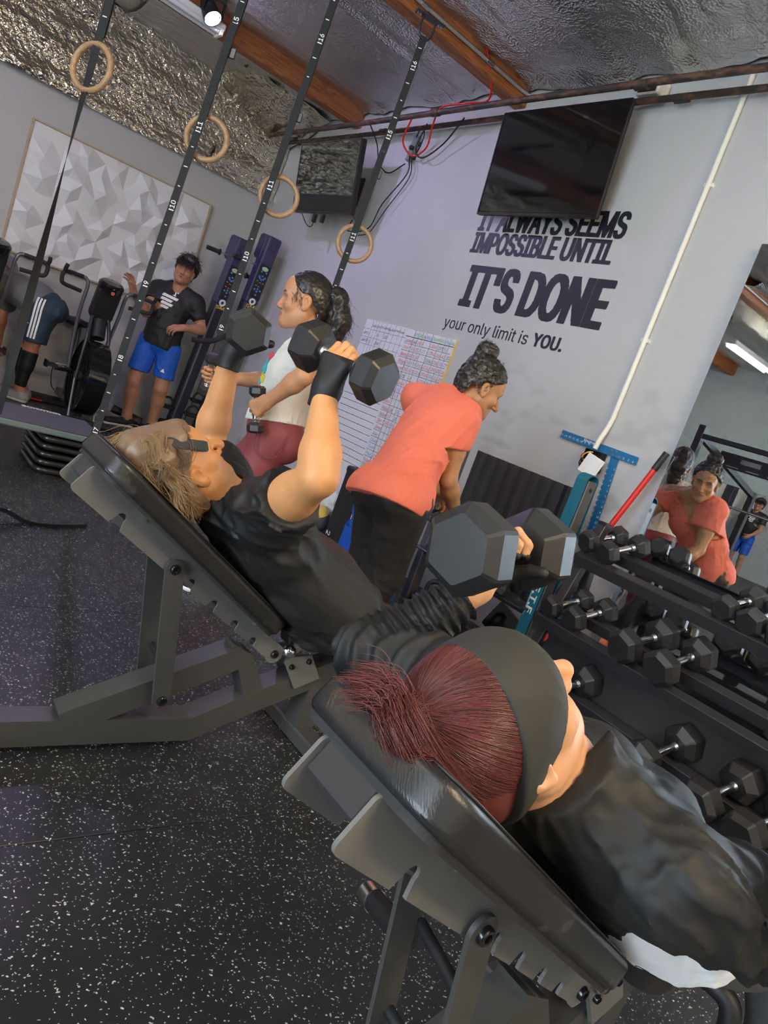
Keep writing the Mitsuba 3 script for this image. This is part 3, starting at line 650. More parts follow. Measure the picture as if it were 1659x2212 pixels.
# ------------------------------------------------------------------ dumbbell rack in front of the mirror
k = thing('dumbbell_rack', 'black three tier steel dumbbell rack standing in front of the mirror', 'dumbbell rack')
def tier(yf, zf, yb, zb, x0=-2.0, x1=-0.30):
    for y, z, n in ((yf, zf, 'rail'), (yb, zb, 'rail')):
        m = cat(cbox((x1 - x0, 0.052, 0.005), ((x0 + x1) / 2, y, z), 0.001), cbox((x1 - x0, 0.005, 0.055), ((x0 + x1) / 2, y - 0.026, z - 0.026), 0.001))
        m.apply_transform(rot((1, 0, 0), 20, (0, y, z)))
        part(k, n, m, 'm_rack')
tier(2.985, 0.752, 3.165, 0.815); tier(2.855, 0.432, 3.035, 0.492); tier(2.700, 0.105, 2.885, 0.170)
for x in (-1.985, -0.31):
    part(k, 'post', bar((x, 2.865, 0.03), (x, 3.075, 0.91), 0.05, 0.05, (0, 1, 0), 0.004), 'm_rack')
    part(k, 'rear_leg', bar((x, 3.20, 0.03), (x, 3.09, 0.80), 0.045, 0.045, (0, 1, 0), 0.004), 'm_rack')
    part(k, 'foot', bar((x, 2.62, 0.025), (x, 3.30, 0.025), 0.05, 0.05, (0, 0, 1), 0.004), 'm_rack')
    for a, b in (((2.68, 0.08), (2.93, 0.16)), ((2.83, 0.40), (3.06, 0.48)), ((2.96, 0.72), (3.19, 0.80))):
        part(k, 'tier_bracket', bar((x, a[0], a[1]), (x, b[0], b[1]), 0.006, 0.07), 'm_rack')
    part(k, 'post_cap', cbox((0.052, 0.052, 0.03), (x, 3.078, 0.915), 0.004), 'm_black')
g = 'pairs of small dumbbells on the rack tiers'
rackbell((-1.985, 3.01, 0.820), (-1.962, 3.19, 0.878), 0.057, 0.072, 10, None, 'small dumbbell at the mirror-edge end of the top tier, beside the rack post')
rackbell((-1.858, 3.00, 0.810), (-1.838, 3.19, 0.876), 0.060, 0.076, 14, None, 'second small dumbbell from the rack post on the top tier')
rackbell((-1.262, 3.00, 0.806), (-1.250, 3.18, 0.866), 0.058, 0.074, 12, None, 'small dumbbell past the gap on the top tier, under the reflected hands')
rackbell((-1.145, 2.99, 0.800), (-1.135, 3.18, 0.866), 0.062, 0.078, 8, None, 'dumbbell on the top tier next to the picture edge, lower half hidden')
rackbell((-1.020, 2.99, 0.800), (-1.010, 3.18, 0.866), 0.064, 0.080, 8, None, 'last dumbbell on the top tier, cut off by the picture edge')
rackbell((-1.935, 2.86, 0.482), (-1.915, 3.045, 0.542), 0.058, 0.074, 10, None, 'small dumbbell at the post end of the middle tier')
rackbell((-1.800, 2.86, 0.484), (-1.785, 3.05, 0.545), 0.064, 0.080, 12, None, 'second small dumbbell from the post on the middle tier')
rackbell((-1.510, 2.84, 0.498), (-1.490, 3.055, 0.570), 0.080, 0.098, 8, '35LB', 'large dumbbell in the middle of the middle tier, behind the one marked 35LB')
rackbell((-1.325, 2.83, 0.496), (-1.310, 3.055, 0.572), 0.080, 0.098, 8, '35LB', 'large dumbbell marked 35LB, nearest the camera on the middle tier')
rackbell((-1.680, 2.70, 0.180), (-1.655, 2.91, 0.245), 0.078, 0.098, 8, '40LB', 'large dumbbell on the bottom tier beside the nose of the woman in the headband')
rackbell((-1.180, 2.68, 0.180), (-1.160, 2.91, 0.250), 0.080, 0.100, 8, '40LB', 'large dumbbell alone on the bottom tier above the chest of the woman in the headband')
rackbell((-0.925, 2.67, 0.180), (-0.905, 2.90, 0.250), 0.082, 0.104, 35, '45LB', 'large dumbbell marked 45LB on the bottom tier, second from the picture edge')
rackbell((-0.755, 2.66, 0.180), (-0.735, 2.90, 0.250), 0.082, 0.104, 35, '45LB', 'large dumbbell marked 45LB on the bottom tier at the picture edge')
rackbell((-0.570, 2.66, 0.180), (-0.560, 2.90, 0.250), 0.082, 0.104, 35, '45LB', 'dumbbell on the bottom tier beyond the picture edge')

# folded mat with red eyelets under the middle tier
k = thing('exercise_mat', 'black exercise mat with a red eyelet hung under the middle tier of the rack', 'exercise mat')
def hung(u, v):
    x = -2.02 + 1.6 * u; z = 0.36 - 0.355 * v
    y = 2.955 + 0.02 * np.sin(9 * u + 2 * v) * v
    z = z - 0.030 * np.exp(-((u - 0.0) / 0.02) ** 2) * 0
    return np.stack([x, y, z], -1)
part(k, 'pad', thick(sheet(60, 24, hung), 0.012), 'm_black_rough', 30)
e = lathe([(0.013, 0.0), (0.030, 0.0), (0.031, 0.004), (0.026, 0.007), (0.014, 0.006), (0.013, 0.0)], 24)
EF = axis_frame((-1.978, 2.942, 0.315), (0.05, -1, 0.1))
part(k, 'eyelet', tf(e, EF), 'm_red', 40, label='red eyelet ring')
part(k, 'stud', tf(lathe([(0, 0.001), (0.012, 0.001), (0.010, 0.006), (0, 0.008)], 16), EF), 'm_steel', 40)

# ------------------------------------------------------------------ ribbed storage rack with the teal band
k = thing('storage_rack', 'charcoal ribbed steel rack against the front wall beside the teal band', 'storage rack')
for x in (-3.105, -2.178):
    u = part(k, 'upright', cbox((0.055, 0.075, 1.08), (x, 3.10, 0.55), 0.004), 'm_post')
    part(u, 'bolt_hole', cyl((x + (0.028 if x > -3 else -0.001), 3.10 if x > -3 else 3.062, 1.045), (x + (0.0285 if x > -3 else -0.001), 3.10 if x > -3 else 3.0615, 1.045), 0.012, 16), 'm_black')
pr('m_post', [0.16, 0.165, 0.17], 0.38, 0.6)
pr('m_ribs', [0.055, 0.056, 0.062], 0.36, 0.5)
px_ = []
for i in range(9):
    x = -3.03 + 0.0885 * i
    px_ += [(x, 0), (x + 0.052, 0), (x + 0.060, -0.022), (x + 0.080, -0.022)]
px_ += [(-2.22, 0)]
prof = sg.LineString(px_).buffer(0.002, cap_style=2, join_style=2)
part(k, 'ribbed_panel', extr(prof, 0.66, frame((0, 3.15, 0.365), (1, 0, 0), (0, 1, 0), (0, 0, 1))), 'm_ribs', label='charcoal panel of upright ribs')
part(k, 'rail', cbox((0.93, 0.05, 0.07), (-2.64, 3.09, 0.352), 0.004), 'm_rack')
part(k, 'rail', cbox((0.93, 0.04, 0.05), (-2.64, 3.10, 0.05), 0.004), 'm_rack')
part(k, 'bolt', cyl((-2.29, 3.065, 0.372), (-2.29, 3.055, 0.372), 0.012, 12), 'm_steel')
for z in (0.60, 0.42):
    part(k, 'saddle', cbox((0.90, 0.12, 0.012), (-2.64, 3.03, z - 0.06), 0.003), 'm_rack')
rackbell((-3.02, 2.97, 0.635), (-3.02, 3.10, 0.64), 0.045, 0.05, 10, None, 'small dumbbell on the ribbed rack, upper one beside the hip in black trousers')
rackbell((-2.945, 2.95, 0.575), (-2.99, 3.09, 0.57), 0.045, 0.05, 10, None, 'small dumbbell on the ribbed rack, lower one beside the hip in black trousers')
dumbbell(V(-2.33, 2.99, 0.475), (0.25, 0.1, 0.9), 0.048, 0.06, 0.095, 10, None, 'small dumbbell on the ribbed rack just under the large held dumbbell')

k = thing('resistance_band', 'wide teal resistance band with white letters looped over the rack upright', 'resistance band')
bw = 0.066
loop = sg.LineString([(3.052, 0.16), (3.052, 1.06)] + [(3.10 - 0.048 * math.cos(t), 1.085 + 0.035 * math.sin(t)) for t in np.linspace(0, math.pi, 9)] + [(3.148, 1.06), (3.170, 0.60), (3.150, 0.16)] + [(3.10 + 0.050 * math.cos(t), 0.14 - 0.06 * math.sin(t)) for t in np.linspace(0.2, math.pi - 0.1, 7)] + [(3.052, 0.16)])
part(k, 'loop', mv(yz(loop.buffer(0.003, cap_style=2), -2.178 - bw / 2 - 0.01, -2.178 + bw / 2 - 0.01), (0, 0, 0)), 'm_teal')
part(k, 'lettering', cat(fit_text('E.T.E', frame((-2.208, 3.0485, 0.50), (0, 0, -1), (1, 0, 0), (0, -1, 0)), 0.155, 0.036, 0.0008, True, 0.001), cbox((0.0022, 0.0008, 0.20), (-2.213, 3.0485, 0.425))), 'm_print')

k = thing('pole', 'long red pole with a black tip leaning on the mirror', 'pole')
a, b = V(-2.005, 3.375, 1.345), V(-2.005, 2.965, 0.02)
pt = V(-2.004, 3.372, 1.34); pb = V(-2.150, 3.36, 0.02)
pb = V(-2.32, 3.22, 0.02)
part(k, 'shaft', cyl(pb, pt, 0.0155, 16), 'm_red', 50)
part(k, 'tip', cyl(pt - unit(pt - pb) * 0.09, pt + unit(pt - pb) * 0.015, 0.018, 16), 'm_black', 50, label='black tip')

# ------------------------------------------------------------------ on the floor by the wall
def kettlebell(x, y, s, label, band='m_lilac', h='m_black'):
    k = thing('kettlebell', label, 'kettlebell', 'kettlebells by the front wall')
    part(k, 'bell', lathe([(0, 0.004), (0.05 * s, 0.0), (0.075 * s, 0.02 * s), (0.098 * s, 0.07 * s), (0.100 * s, 0.10 * s), (0.085 * s, 0.145 * s), (0.06 * s, 0.168 * s), (0, 0.176 * s)], 32, frame((x, y, 0), (1, 0, 0), (0, 1, 0), (0, 0, 1))), 'm_black', 60)
    th = 0.6
    c, n = math.cos(th), math.sin(th)
    H = [(-0.058, 0.14), (-0.066, 0.19), (-0.062, 0.225), (-0.040, 0.248), (0, 0.254), (0.040, 0.248), (0.062, 0.225), (0.066, 0.19), (0.058, 0.14)]
    part(k, 'handle', tube(spline([(x + c * q * s, y + n * q * s, z * s) for q, z in H], 6), 0.0165 * s, 14), h, 60)
    for q in (-1, 1):
        part(k, 'colour_band', cyl((x + c * 0.060 * q * s, y + n * 0.060 * q * s, 0.155 * s), (x + c * 0.065 * q * s, y + n * 0.065 * q * s, 0.180 * s), 0.0185 * s, 16), band, 50)
kettlebell(-2.60, 2.84, 1.0, 'black kettlebell with lilac bands nearest the black sleeve')
kettlebell(-2.78, 2.99, 0.95, 'black kettlebell with grey mark behind the lilac banded one', 'm_lilac')
kettlebell(-2.93, 2.66, 0.95, 'black kettlebell in front of the blue bag', 'm_blue')
k = thing('step_hurdle', 'bright lime agility hurdle lying among the kettlebells', 'agility hurdle')
part(k, 'bar', cat(bar((-2.86, 3.04, 0.115), (-2.66, 3.05, 0.115), 0.05, 0.02), bar((-2.70, 3.03, 0.115), (-2.52, 2.93, 0.095), 0.05, 0.018), bar((-2.86, 3.04, 0.0), (-2.86, 3.04, 0.12), 0.05, 0.02, (0, 1, 0)), bar((-2.53, 2.93, 0.0), (-2.53, 2.93, 0.10), 0.05, 0.018, (0, 1, 0))), 'm_lime')
k = thing('agility_cone', 'stack of red agility cones by the wall behind the kettlebells', 'agility cones')
for i in range(6):
    part(k, 'cone', tf(lathe([(0.098, 0.0), (0.100, 0.004), (0.070, 0.030), (0.028, 0.075), (0.022, 0.075), (0.064, 0.028), (0.095, 0.0)], 28), frame((-2.86 + 0.006 * i, 3.22 - 0.003 * i, 0.010 + 0.016 * i), unit((1, 0, 0.06 * (i % 3 - 1))), (0, 1, 0), unit((-0.06 * (i % 3 - 1), 0, 1)))), 'm_red', 40)
k = thing('tablet', 'black tablet leaning on the wall beside the teal band', 'tablet')
part(k, 'body', tf(extr(sg.box(-0.11, -0.075, 0.11, 0.075).buffer(0.015), 0.010), frame((-2.53, 3.36, 0.118), unit((0.96, 0, -0.28)), unit((0.28, 0.25, 0.96)), unit(np.cross((0.96, 0, -0.28), (0.28, 0.25, 0.96))))), 'm_black_gloss')
k = thing('plyo_box', 'tall black padded box with white letters behind the woman in the coral top', 'plyo box')
part(k, 'body', cbox((0.45, 0.30, 0.575), (-3.93, 3.25, 0.2875), 0.015), 'm_vinyl')
pr('m_vinyl', [0.020, 0.020, 0.022], 0.5)
part(k, 'flap', cbox((0.455, 0.305, 0.05), (-3.93, 3.25, 0.56), 0.012), 'm_vinyl')
part(k, 'lettering', cat(fit_text('E.T.E', frame((-3.88, 3.0995, 0.44), (0, 0, -1), (1, 0, 0), (0, -1, 0)), 0.33, 0.10, 0.001, True, 0.002), cbox((0.008, 0.001, 0.36), (-3.91, 3.0995, 0.27))), 'm_print')
part(k, 'number', fit_text('2', frame((-4.13, 3.0995, 0.085), (0, 0, -1), (1, 0, 0), (0, -1, 0)), None, 0.05, 0.001), 'm_print')
k = thing('shopping_bag', 'large blue plastic shopping bag slumped on the floor behind black trousers', 'bag')
def bag(u, v):
    t = 2 * math.pi * u; z = 0.34 * v
    wv = 1 + 0.10 * np.sin(5 * t + 3 * v) * v - 0.25 * v * np.abs(np.sin(t))
    return np.stack([-3.30 + 0.28 * np.cos(t) * wv, 2.86 + 0.17 * np.sin(t) * wv, z + 0.05 * np.sin(3 * t) * v], -1)
part(k, 'shell', sheet(60, 14, bag), 'm_bag', 20)
pr('m_bag', [0.02, 0.13, 0.62], 0.35)
part(k, 'front_print', fit_text('AVE', frame((-3.11, 2.665, 0.16), unit((0.9, 0.42, 0)), (0, 0, 1), unit((0.42, -0.9, 0))), 0.10, 0.05, 0.001, True), 'm_print')
part(k, 'handle', tube(spline([(-3.55, 2.84, 0.33), (-3.56, 2.82, 0.42), (-3.45, 2.80, 0.44), (-3.40, 2.80, 0.33)], 6), 0.012, 8), 'm_bag', 50)
k = thing('cup', 'small clear blue plastic cup beside the kettlebell and blue bag', 'cup')
part(k, 'shell', lathe([(0, 0.0), (0.03, 0.0), (0.042, 0.11), (0.039, 0.11), (0.028, 0.004), (0, 0.004)], 24, frame((-2.80, 2.57, 0.0), (1, 0, 0), (0, 1, 0), (0, 0, 1))), 'm_cup', 60)
pr('m_cup', [0.05, 0.28, 0.75], 0.15)
k = thing('medicine_ball', 'grey and yellow medicine ball between the bench and the black box', 'ball')
bc = V(-4.33, 3.12, 0.105)
part(k, 'ball', mv(trimesh.creation.icosphere(4, 0.105), bc), 'm_ball_grey', True)
cap = trimesh.creation.icosphere(4, 0.1058); cap = trimesh.intersections.slice_mesh_plane(cap, (0.1, -0.35, 0.93), (0, 0, 0.055))
part(k, 'yellow_panel', mv(cap, bc), 'm_yellow', True, label='yellow top panel')
pr('m_ball_grey', [0.07, 0.075, 0.09], 0.5)
def crumple(c, s, seed, sq=0.6):
    m = trimesh.creation.icosphere(4, 1.0); v = m.vertices
    n_ = meshkit.fbm(v * 1.6 + seed, 4, seed); m.vertices = V(c) + v * V(s) * (0.55 + 0.9 * n_)[:, None]
    return m
k = thing('towel', 'crumpled white towel heaped by the wall behind the medicine ball', 'towel')
scene[k] = ply(crumple((-4.42, 3.28, 0.20), (0.12, 0.09, 0.13), 5), 'm_white', smooth=True)
k = thing('shirt', 'crumpled red shirt with white bars beside the white towel', 'shirt')
part(k, 'cloth', crumple((-4.58, 3.25, 0.13), (0.14, 0.10, 0.13), 9), 'm_red', True)
part(k, 'bars', cat([cbox((0.012, 0.004, 0.07), (-4.53 + 0.028 * i, 3.155, 0.15)) for i in range(3)]), 'm_white')
# ------------------------------------------------------------------ air bikes by the side wall
pr('m_tube', [0.05, 0.05, 0.055], 0.25, 0.4)
pr('m_tube_grey', [0.22, 0.22, 0.24], 0.28, 0.7)
def air_bike(o, label):
    o = V(o); k = thing('air_bike', label, 'exercise bike', 'air bikes along the side wall')
    P = lambda n, m, mat, sm=False, par=None, **kw: part(par or k, n, mv(m, o), mat, sm, **kw)
    # local: x forward (to the room), y to the side, z up
    fan = (0.0, 0.0, 0.40)
    for s in (-1, 1):
        rings = [tube([(fan[0] + r * math.cos(t), s * (0.075 - 0.02 * (r < 0.2)), fan[2] + r * math.sin(t)) for t in np.linspace(0, 2 * math.pi, 40, endpoint=False)], 0.003, 5, True) for r in (0.06, 0.13, 0.20, 0.26, 0.315)]
        rings += [bar((fan[0] + 0.05 * math.cos(t), s * 0.06, fan[2] + 0.05 * math.sin(t)), (fan[0] + 0.32 * math.cos(t), s * 0.075, fan[2] + 0.32 * math.sin(t)), 0.004, 0.004, (0, 1, 0)) for t in np.linspace(0, 2 * math.pi, 36, endpoint=False)]
        P('cage', cat(rings), 'm_black', label='black wire fan cage')
    P('cage_rim', tf(lathe([(0.312, -0.085), (0.325, -0.085), (0.325, 0.085), (0.312, 0.085), (0.312, -0.085)], 48), frame(fan, (1, 0, 0), (0, 0, -1), (0, 1, 0))), 'm_black_gloss', 40)
    for i in range(12):
        t = i * math.pi / 6
        m = cbox((0.20, 0.10, 0.004), (0.19, 0, 0)); m.apply_transform(rot((1, 0, 0), 35)); m.apply_transform(rot((0, 1, 0), -math.degrees(t)))
        P('fan_blade', mv(m, fan), 'm_black')
    P('hub', cyl((0, -0.085, 0.40), (0, 0.085, 0.40), 0.045, 20), 'm_rack', 50)
    for s in (-1, 1):
        P('fork', tube(spline([(0.02, s * 0.10, 0.37), (0.0, s * 0.095, 0.72), (-0.10, s * 0.07, 0.92), (-0.14, s * 0.05, 1.00)], 6), 0.016, 12), 'm_tube', 60)
        P('stay', cyl((0.16, s * 0.11, 0.02), (0.0, s * 0.105, 0.42), 0.012), 'm_tube_grey', 60)
        arm = P('handle_arm', tube(spline([(-0.22, s * 0.115, 0.42), (-0.20, s * 0.15, 0.75), (-0.16, s * 0.165, 0.98), (-0.13, s * 0.165, 1.15), (-0.13, s * 0.19, 1.205), (-0.13, s * 0.24, 1.215)], 6), 0.016, 14), 'm_tube_grey', 60)
        P('grip', tube(spline([(-0.13, s * 0.22, 1.212), (-0.10, s * 0.33, 1.212), (-0.06, s * 0.385, 1.20), (-0.06, s * 0.395, 1.15), (-0.06, s * 0.375, 1.105), (-0.10, s * 0.28, 1.095), (-0.12, s * 0.21, 1.090)], 6), 0.017, 14), 'm_black_rough', 60, par=arm, label='black foam grip loop')
        P('horn', tube(spline([(-0.06, s * 0.385, 1.20), (-0.03, s * 0.39, 1.235), (-0.02, s * 0.385, 1.265)], 5), 0.016, 12), 'm_black_rough', 60, par=arm)
        cr = P('crank', cyl((-0.30, s * 0.07, 0.40), (-0.30 + 0.0 * s, s * 0.21, 0.40 + 0.01 * s), 0.035, 20), 'm_chrome', 50, label='chrome crank peg')
        pd = [bar((-0.33, s * 0.24, 0.395), (-0.23, s * 0.24, 0.395), 0.09, 0.03), cbox((0.12, 0.012, 0.06), (-0.28, s * 0.285, 0.395))]
        P('pedal', cat(pd), 'm_black', par=cr)
        P('pedal_strap', tube(spline([(-0.30, s * 0.21, 0.40), (-0.29, s * 0.22, 0.33), (-0.27, s * 0.20, 0.22), (-0.28, s * 0.16, 0.18)], 6), 0.010, 6, flat=(0.3, (0, 1, 0))), 'm_strap', 60, par=cr)
    # console housing
    c = P('console', tf(roundbox(0.33, 0.20, 0.10, 0.02, 0.06), frame((-0.10, 0, 1.06), unit((0.30, 0, 0.95)), (0, -1, 0), unit((0.95, 0, -0.30)))), 'm_black', 40)
    P('console_cap', tf(lathe([(0, -0.03), (0.105, -0.03), (0.108, 0.02), (0.09, 0.04), (0, 0.045)], 28), frame((-0.055, 0, 1.21), unit((1, 0, -0.3)), (0, 1, 0), unit((0.3, 0, 1)))), 'm_black_gloss', 40, par=c)
    P('badge', cyl((0.045, 0, 1.16), (0.049, 0, 1.159), 0.016, 20), 'm_screen_red', par=c)
    P('light_dot', cyl((0.049, 0, 1.195), (0.053, 0, 1.194), 0.004, 10), 'm_print', par=c)
    P('neck', tube([(-0.10, 0, 0.90), (-0.03, 0, 0.75)], 0.06, 16), 'm_black', 60)
    P('mast', bar((-0.14, 0, 0.95), (-0.34, 0, 0.28), 0.05, 0.07), 'm_tube')
    P('frame_beam', bar((0.05, 0, 0.08), (-0.75, 0, 0.12), 0.06, 0.06), 'm_tube')
    P('seat_post', cyl((-0.52, 0, 0.12), (-0.66, 0, 0.76), 0.025), 'm_tube', 60)
    P('seat', tf(lathe([(0, -0.04), (0.10, -0.03), (0.135, 0.0), (0.12, 0.03), (0, 0.045)], 28), frame((-0.68, -0.04, 0.80), (0.95, 0, 0), (0, 1.0, 0), (0, 0, 1))), 'm_black', 50)
    for x in (0.16, -0.72):
        P('foot', cyl((x, -0.27, 0.028), (x, 0.27, 0.028), 0.028, 16), 'm_black', 60)
    return k
air_bike((-6.62, 1.93, 0), 'black air bike with a fan wheel standing beside the man in blue shorts')
air_bike((-6.62, 1.02, 0), 'black air bike at the picture edge in front of the bent person in grey')

# ------------------------------------------------------------------ two vertical climbers in the corner
def climber(o, lean, label, hz):
    k = thing('vertical_climber', label, 'climbing machine', 'vertical climbers in the room corner')
    b = V(o); top = b + V(lean); d = unit(top - b); ex = V(0, 1, 0); ez = unit(np.cross(d, ex)); ez = ez if ez[0] > 0 else -ez
    ex = np.cross(d, ez); H = np.linalg.norm(top - b)
    F = frame(b, ex, d, ez)      # x to the side, y up the mast, z towards the room
    P = lambda n, m, mat, sm=False, par=None, **kw: part(par or k, n, tf(m, F), mat, sm, **kw)
    P('base', mv(cbox((0.30, 0.20, 0.10), (0, 0.05, 0.02), 0.02), (0, 0, 0)), 'm_black')
    P('mast', cbox((0.115, H - 0.55, 0.10), (0, (H - 0.55) / 2 + 0.04, 0), 0.006), 'm_navy_dark')
    P('track', cbox((0.018, H - 0.75, 0.004), (-0.035, (H - 0.75) / 2 + 0.1, 0.052)), 'm_tube_grey')
    hd = P('head', cbox((0.135, 0.66, 0.13), (0, H - 0.33, 0.02), 0.012), 'm_navy')
    P('head_hood', cbox((0.145, 0.24, 0.17), (0, H - 0.12, -0.05), 0.02), 'm_navy', par=hd)
    arch = sg.LineString([(-0.028, 0.10)] + [(0.028 * math.cos(t), 0.035 - 0.028 * math.sin(t)) for t in np.linspace(math.pi, 0, 9)][0:0] + [(-0.028, 0.035), (0, 0.0), (0.028, 0.035), (0.028, 0.10)]).buffer(0.002)
    P('head_seam', mv(extr(arch, 0.002), (0, H - 0.14, 0.085)), 'm_black', par=hd)
    cs = P('console', cbox((0.118, 0.335, 0.008), (0, H - 0.435, 0.088), 0.003), 'm_black')
    z = 0.0925
    P('start_button', mv(cyl((0, 0, 0), (0, 0, 0.003), 0.016, 20), (0, H - 0.305, z)), 'm_yellow', par=cs)
    P('button_ring', tf(lathe([(0.018, 0), (0.034, 0), (0.034, 0.002), (0.018, 0.002)], 24), frame((0, H - 0.305, z - 0.001), (1, 0, 0), (0, 0.6, 0), (0, 0, 1))), 'm_lamp_cyan', par=cs)
    for i, (x, y) in enumerate(((-0.025, -0.335), (0.028, -0.335), (-0.03, -0.385), (0, -0.375), (0.032, -0.385), (-0.02, -0.400), (0.02, -0.400), (0, -0.41), (-0.03, -0.515), (0.03, -0.515), (0, -0.53), (0, -0.505), (0, -0.565))):
        P('button', mv(cyl((0, 0, 0), (0, 0, 0.0025), 0.0095, 12), (x, H + y, z)), 'm_screen_blue', par=cs)
    for x, y in ((-0.033, -0.43), (0.0, -0.44), (0.033, -0.44), (-0.03, -0.475), (0.0, -0.48)):
        P('indicator', cbox((0.02, 0.008, 0.002), (x, H + y, z)), 'm_screen_red' if hz else 'm_grey', par=cs)
    P('dial', tf(lathe([(0.016, 0), (0.034, 0), (0.034, 0.004), (0.016, 0.004), (0.016, 0)], 28), frame((0, H - 0.635, 0.086), (1, 0, 0), (0, 1, 0), (0, 0, 1))), 'm_white', par=hd)
    P('name_plate', fit_text('SM', frame((-0.045, H - 0.70, 0.0855), (1, 0, 0), (0, 1, 0), (0, 0, 1)), 0.085, 0.032, 0.001, True), 'm_yellow', par=hd)
    for s, y in hz_pairs(hz, H):
        g_ = P('handle_rod', cyl((s * 0.05, y, -0.01), (s * 0.30, y - 0.012, -0.01), 0.008, 10), 'm_chrome', 50)
        P('grip', cyl((s * 0.17, y - 0.006, -0.01), (s * 0.30, y - 0.012, -0.01), 0.020, 14), 'm_black_rough', 60, par=g_)
        P('grip_collar', cyl((s * 0.162, y - 0.0055, -0.01), (s * 0.172, y - 0.006, -0.01), 0.030, 14), 'm_black', 50, par=g_)
    for s, y in ((1, 0.44), (-1, 0.30)):
        p_ = P('pedal', cbox((0.15, 0.03, 0.09), (s * 0.15, y, 0.05), 0.008), 'm_black')
        P('strap', tube(spline([(s * 0.09, y + 0.01, 0.05), (s * 0.10, y + 0.075, 0.06), (s * 0.15, y + 0.10, 0.06), (s * 0.20, y + 0.075, 0.06), (s * 0.215, y + 0.01, 0.05)], 6), 0.012, 6, flat=(0.3, (0, 0, 1))), 'm_strap', 60, par=p_)
    P('cable', tube(spline([(0.075, H - 0.7, 0.04), (0.09, 1.0, 0.08), (0.10, 0.5, 0.06), (0.08, 0.1, 0.05)], 6), 0.004, 6), 'm_black', 60)
    return k, F, H
def hz_pairs(hz, H):
    return ((-1, H - 0.20), (1, H - 0.30), (1, H - 0.72)) if hz else ((-1, H - 0.30), (1, H - 0.78))
pr('m_navy_dark', [0.018, 0.018, 0.034], 0.45)
pr('m_lamp_cyan', [0.25, 0.60, 0.70], 0.4)
climber((-7.12, 2.99, 0.0), (0.28, 0.03, 2.08), 'dark climbing machine with coloured console, the farther one with lit red marks', True)
k, F, H = climber((-6.95, 3.20, 0.0), (0.28, 0.03, 2.19), 'violet lit climbing machine with console, the one nearer the score boards', False)
part(k, 'side_bar', tube(spline([(-6.62, 3.26, 1.16), (-6.45, 3.14, 1.22), (-6.35, 2.98, 1.20), (-6.32, 2.80, 1.07), (-6.33, 2.62, 1.02)], 8), 0.024, 14), 'm_black_rough', 60)

# ------------------------------------------------------------------ step platform on a stack of risers
k = thing('step_platform', 'long grey step platform lying on the stack of black risers', 'step platform')
pr('m_deck', [0.075, 0.072, 0.095], 0.6)
part(k, 'deck', cbox((0.52, 1.75, 0.006), (-4.78, 0.66, 0.287), 0.002), 'm_deck')
part(k, 'rim', cbox((0.54, 1.77, 0.038), (-4.78, 0.66, 0.264), 0.008), 'm_green_edge')
part(k, 'lettering', fit_text('SCHWINN', frame((-5.02, 1.13, 0.2905), (0, 1, 0), (-1, 0, 0), (0, 0, 1)), 0.24, 0.045, 0.001, True), 'm_print')
def riser(cx, cy, z, label):
    k = thing('step_riser', label, 'riser', 'black risers stacked under the step platform')
    s = 0.235
    P_ = [(cx + s * a, cy + s * b) for a, b in ((-1, -1), (1, -1), (1, 1), (-1, 1))]
    part(k, 'tray', extr(sg.Polygon(P_).buffer(-0.04).buffer(0.02), 0.020, frame((0, 0, z + 0.012), (1, 0, 0), (0, 1, 0), (0, 0, 1))), 'm_black')
    bb = sg.Polygon(P_).buffer(-0.055).buffer(0.045).exterior
    part(k, 'rim', tube([(*bb.interpolate(t, normalized=True).coords[0], z + 0.024) for t in np.linspace(0, 1, 64, endpoint=False)], 0.0165, 10, True), 'm_riser', 60)
    part(k, 'foot', cat([cyl((cx + 0.17 * a, cy + 0.17 * b, z), (cx + 0.17 * a, cy + 0.17 * b, z + 0.02), 0.03, 12) for a, b in ((-1, -1), (1, -1), (1, 1), (-1, 1))]), 'm_black')
pr('m_riser', [0.020, 0.020, 0.020], 0.22, spec=0.7)
for i in range(5):
    riser(-4.74, 1.40, 0.049 * i, ('lowest', 'second lowest', 'middle', 'second highest', 'top')[i] + ' black riser of the stack under the step platform')
for i in range(5):
    riser(-4.74, 0.00, 0.049 * i, ('lowest', 'second lowest', 'middle', 'second highest', 'top')[i] + ' black riser of the hidden stack beyond the picture edge')
# small things on the floor at the left
k = thing('floor_box', 'low black battery box with a red mark on the floor between the air bikes', 'box')
part(k, 'case', tf(cbox((0.12, 0.34, 0.06), (0, 0, 0.03), 0.01), frame((-7.22, 1.83, 0), (1, 0, 0), (0, 1, 0), (0, 0, 1))), 'm_black')
part(k, 'mark', cbox((0.03, 0.10, 0.012), (-7.13, 1.70, 0.02)), 'm_red')
k = thing('floor_box', 'low grey box with a pink mark beside the foot of the air bike', 'box')
part(k, 'case', cbox((0.10, 0.22, 0.05), (-6.22, 1.70, 0.025), 0.008), 'm_grey_dark')
part(k, 'mark', cbox((0.004, 0.05, 0.02), (-6.168, 1.72, 0.03)), 'm_pink')
pr('m_grey_dark', [0.06, 0.06, 0.075], 0.5); pr('m_pink', [0.6, 0.1, 0.25], 0.5)
k = thing('sandal', 'white and black shoe lying behind the air bike by the wall', 'shoe')
part(k, 'sole', tf(extr(affinity.scale(sg.Point(0, 0).buffer(0.1), 1.4, 0.5), 0.03), frame((-7.1, 2.36, 0), unit((0.5, 0.8, 0)), unit((-0.8, 0.5, 0)), (0, 0, 1))), 'm_white')
part(k, 'upper', tf(crumple((0, 0, 0.045), (0.12, 0.05, 0.035), 3), frame((-7.1, 2.36, 0), unit((0.5, 0.8, 0)), unit((-0.8, 0.5, 0)), (0, 0, 1))), 'm_grey', True)
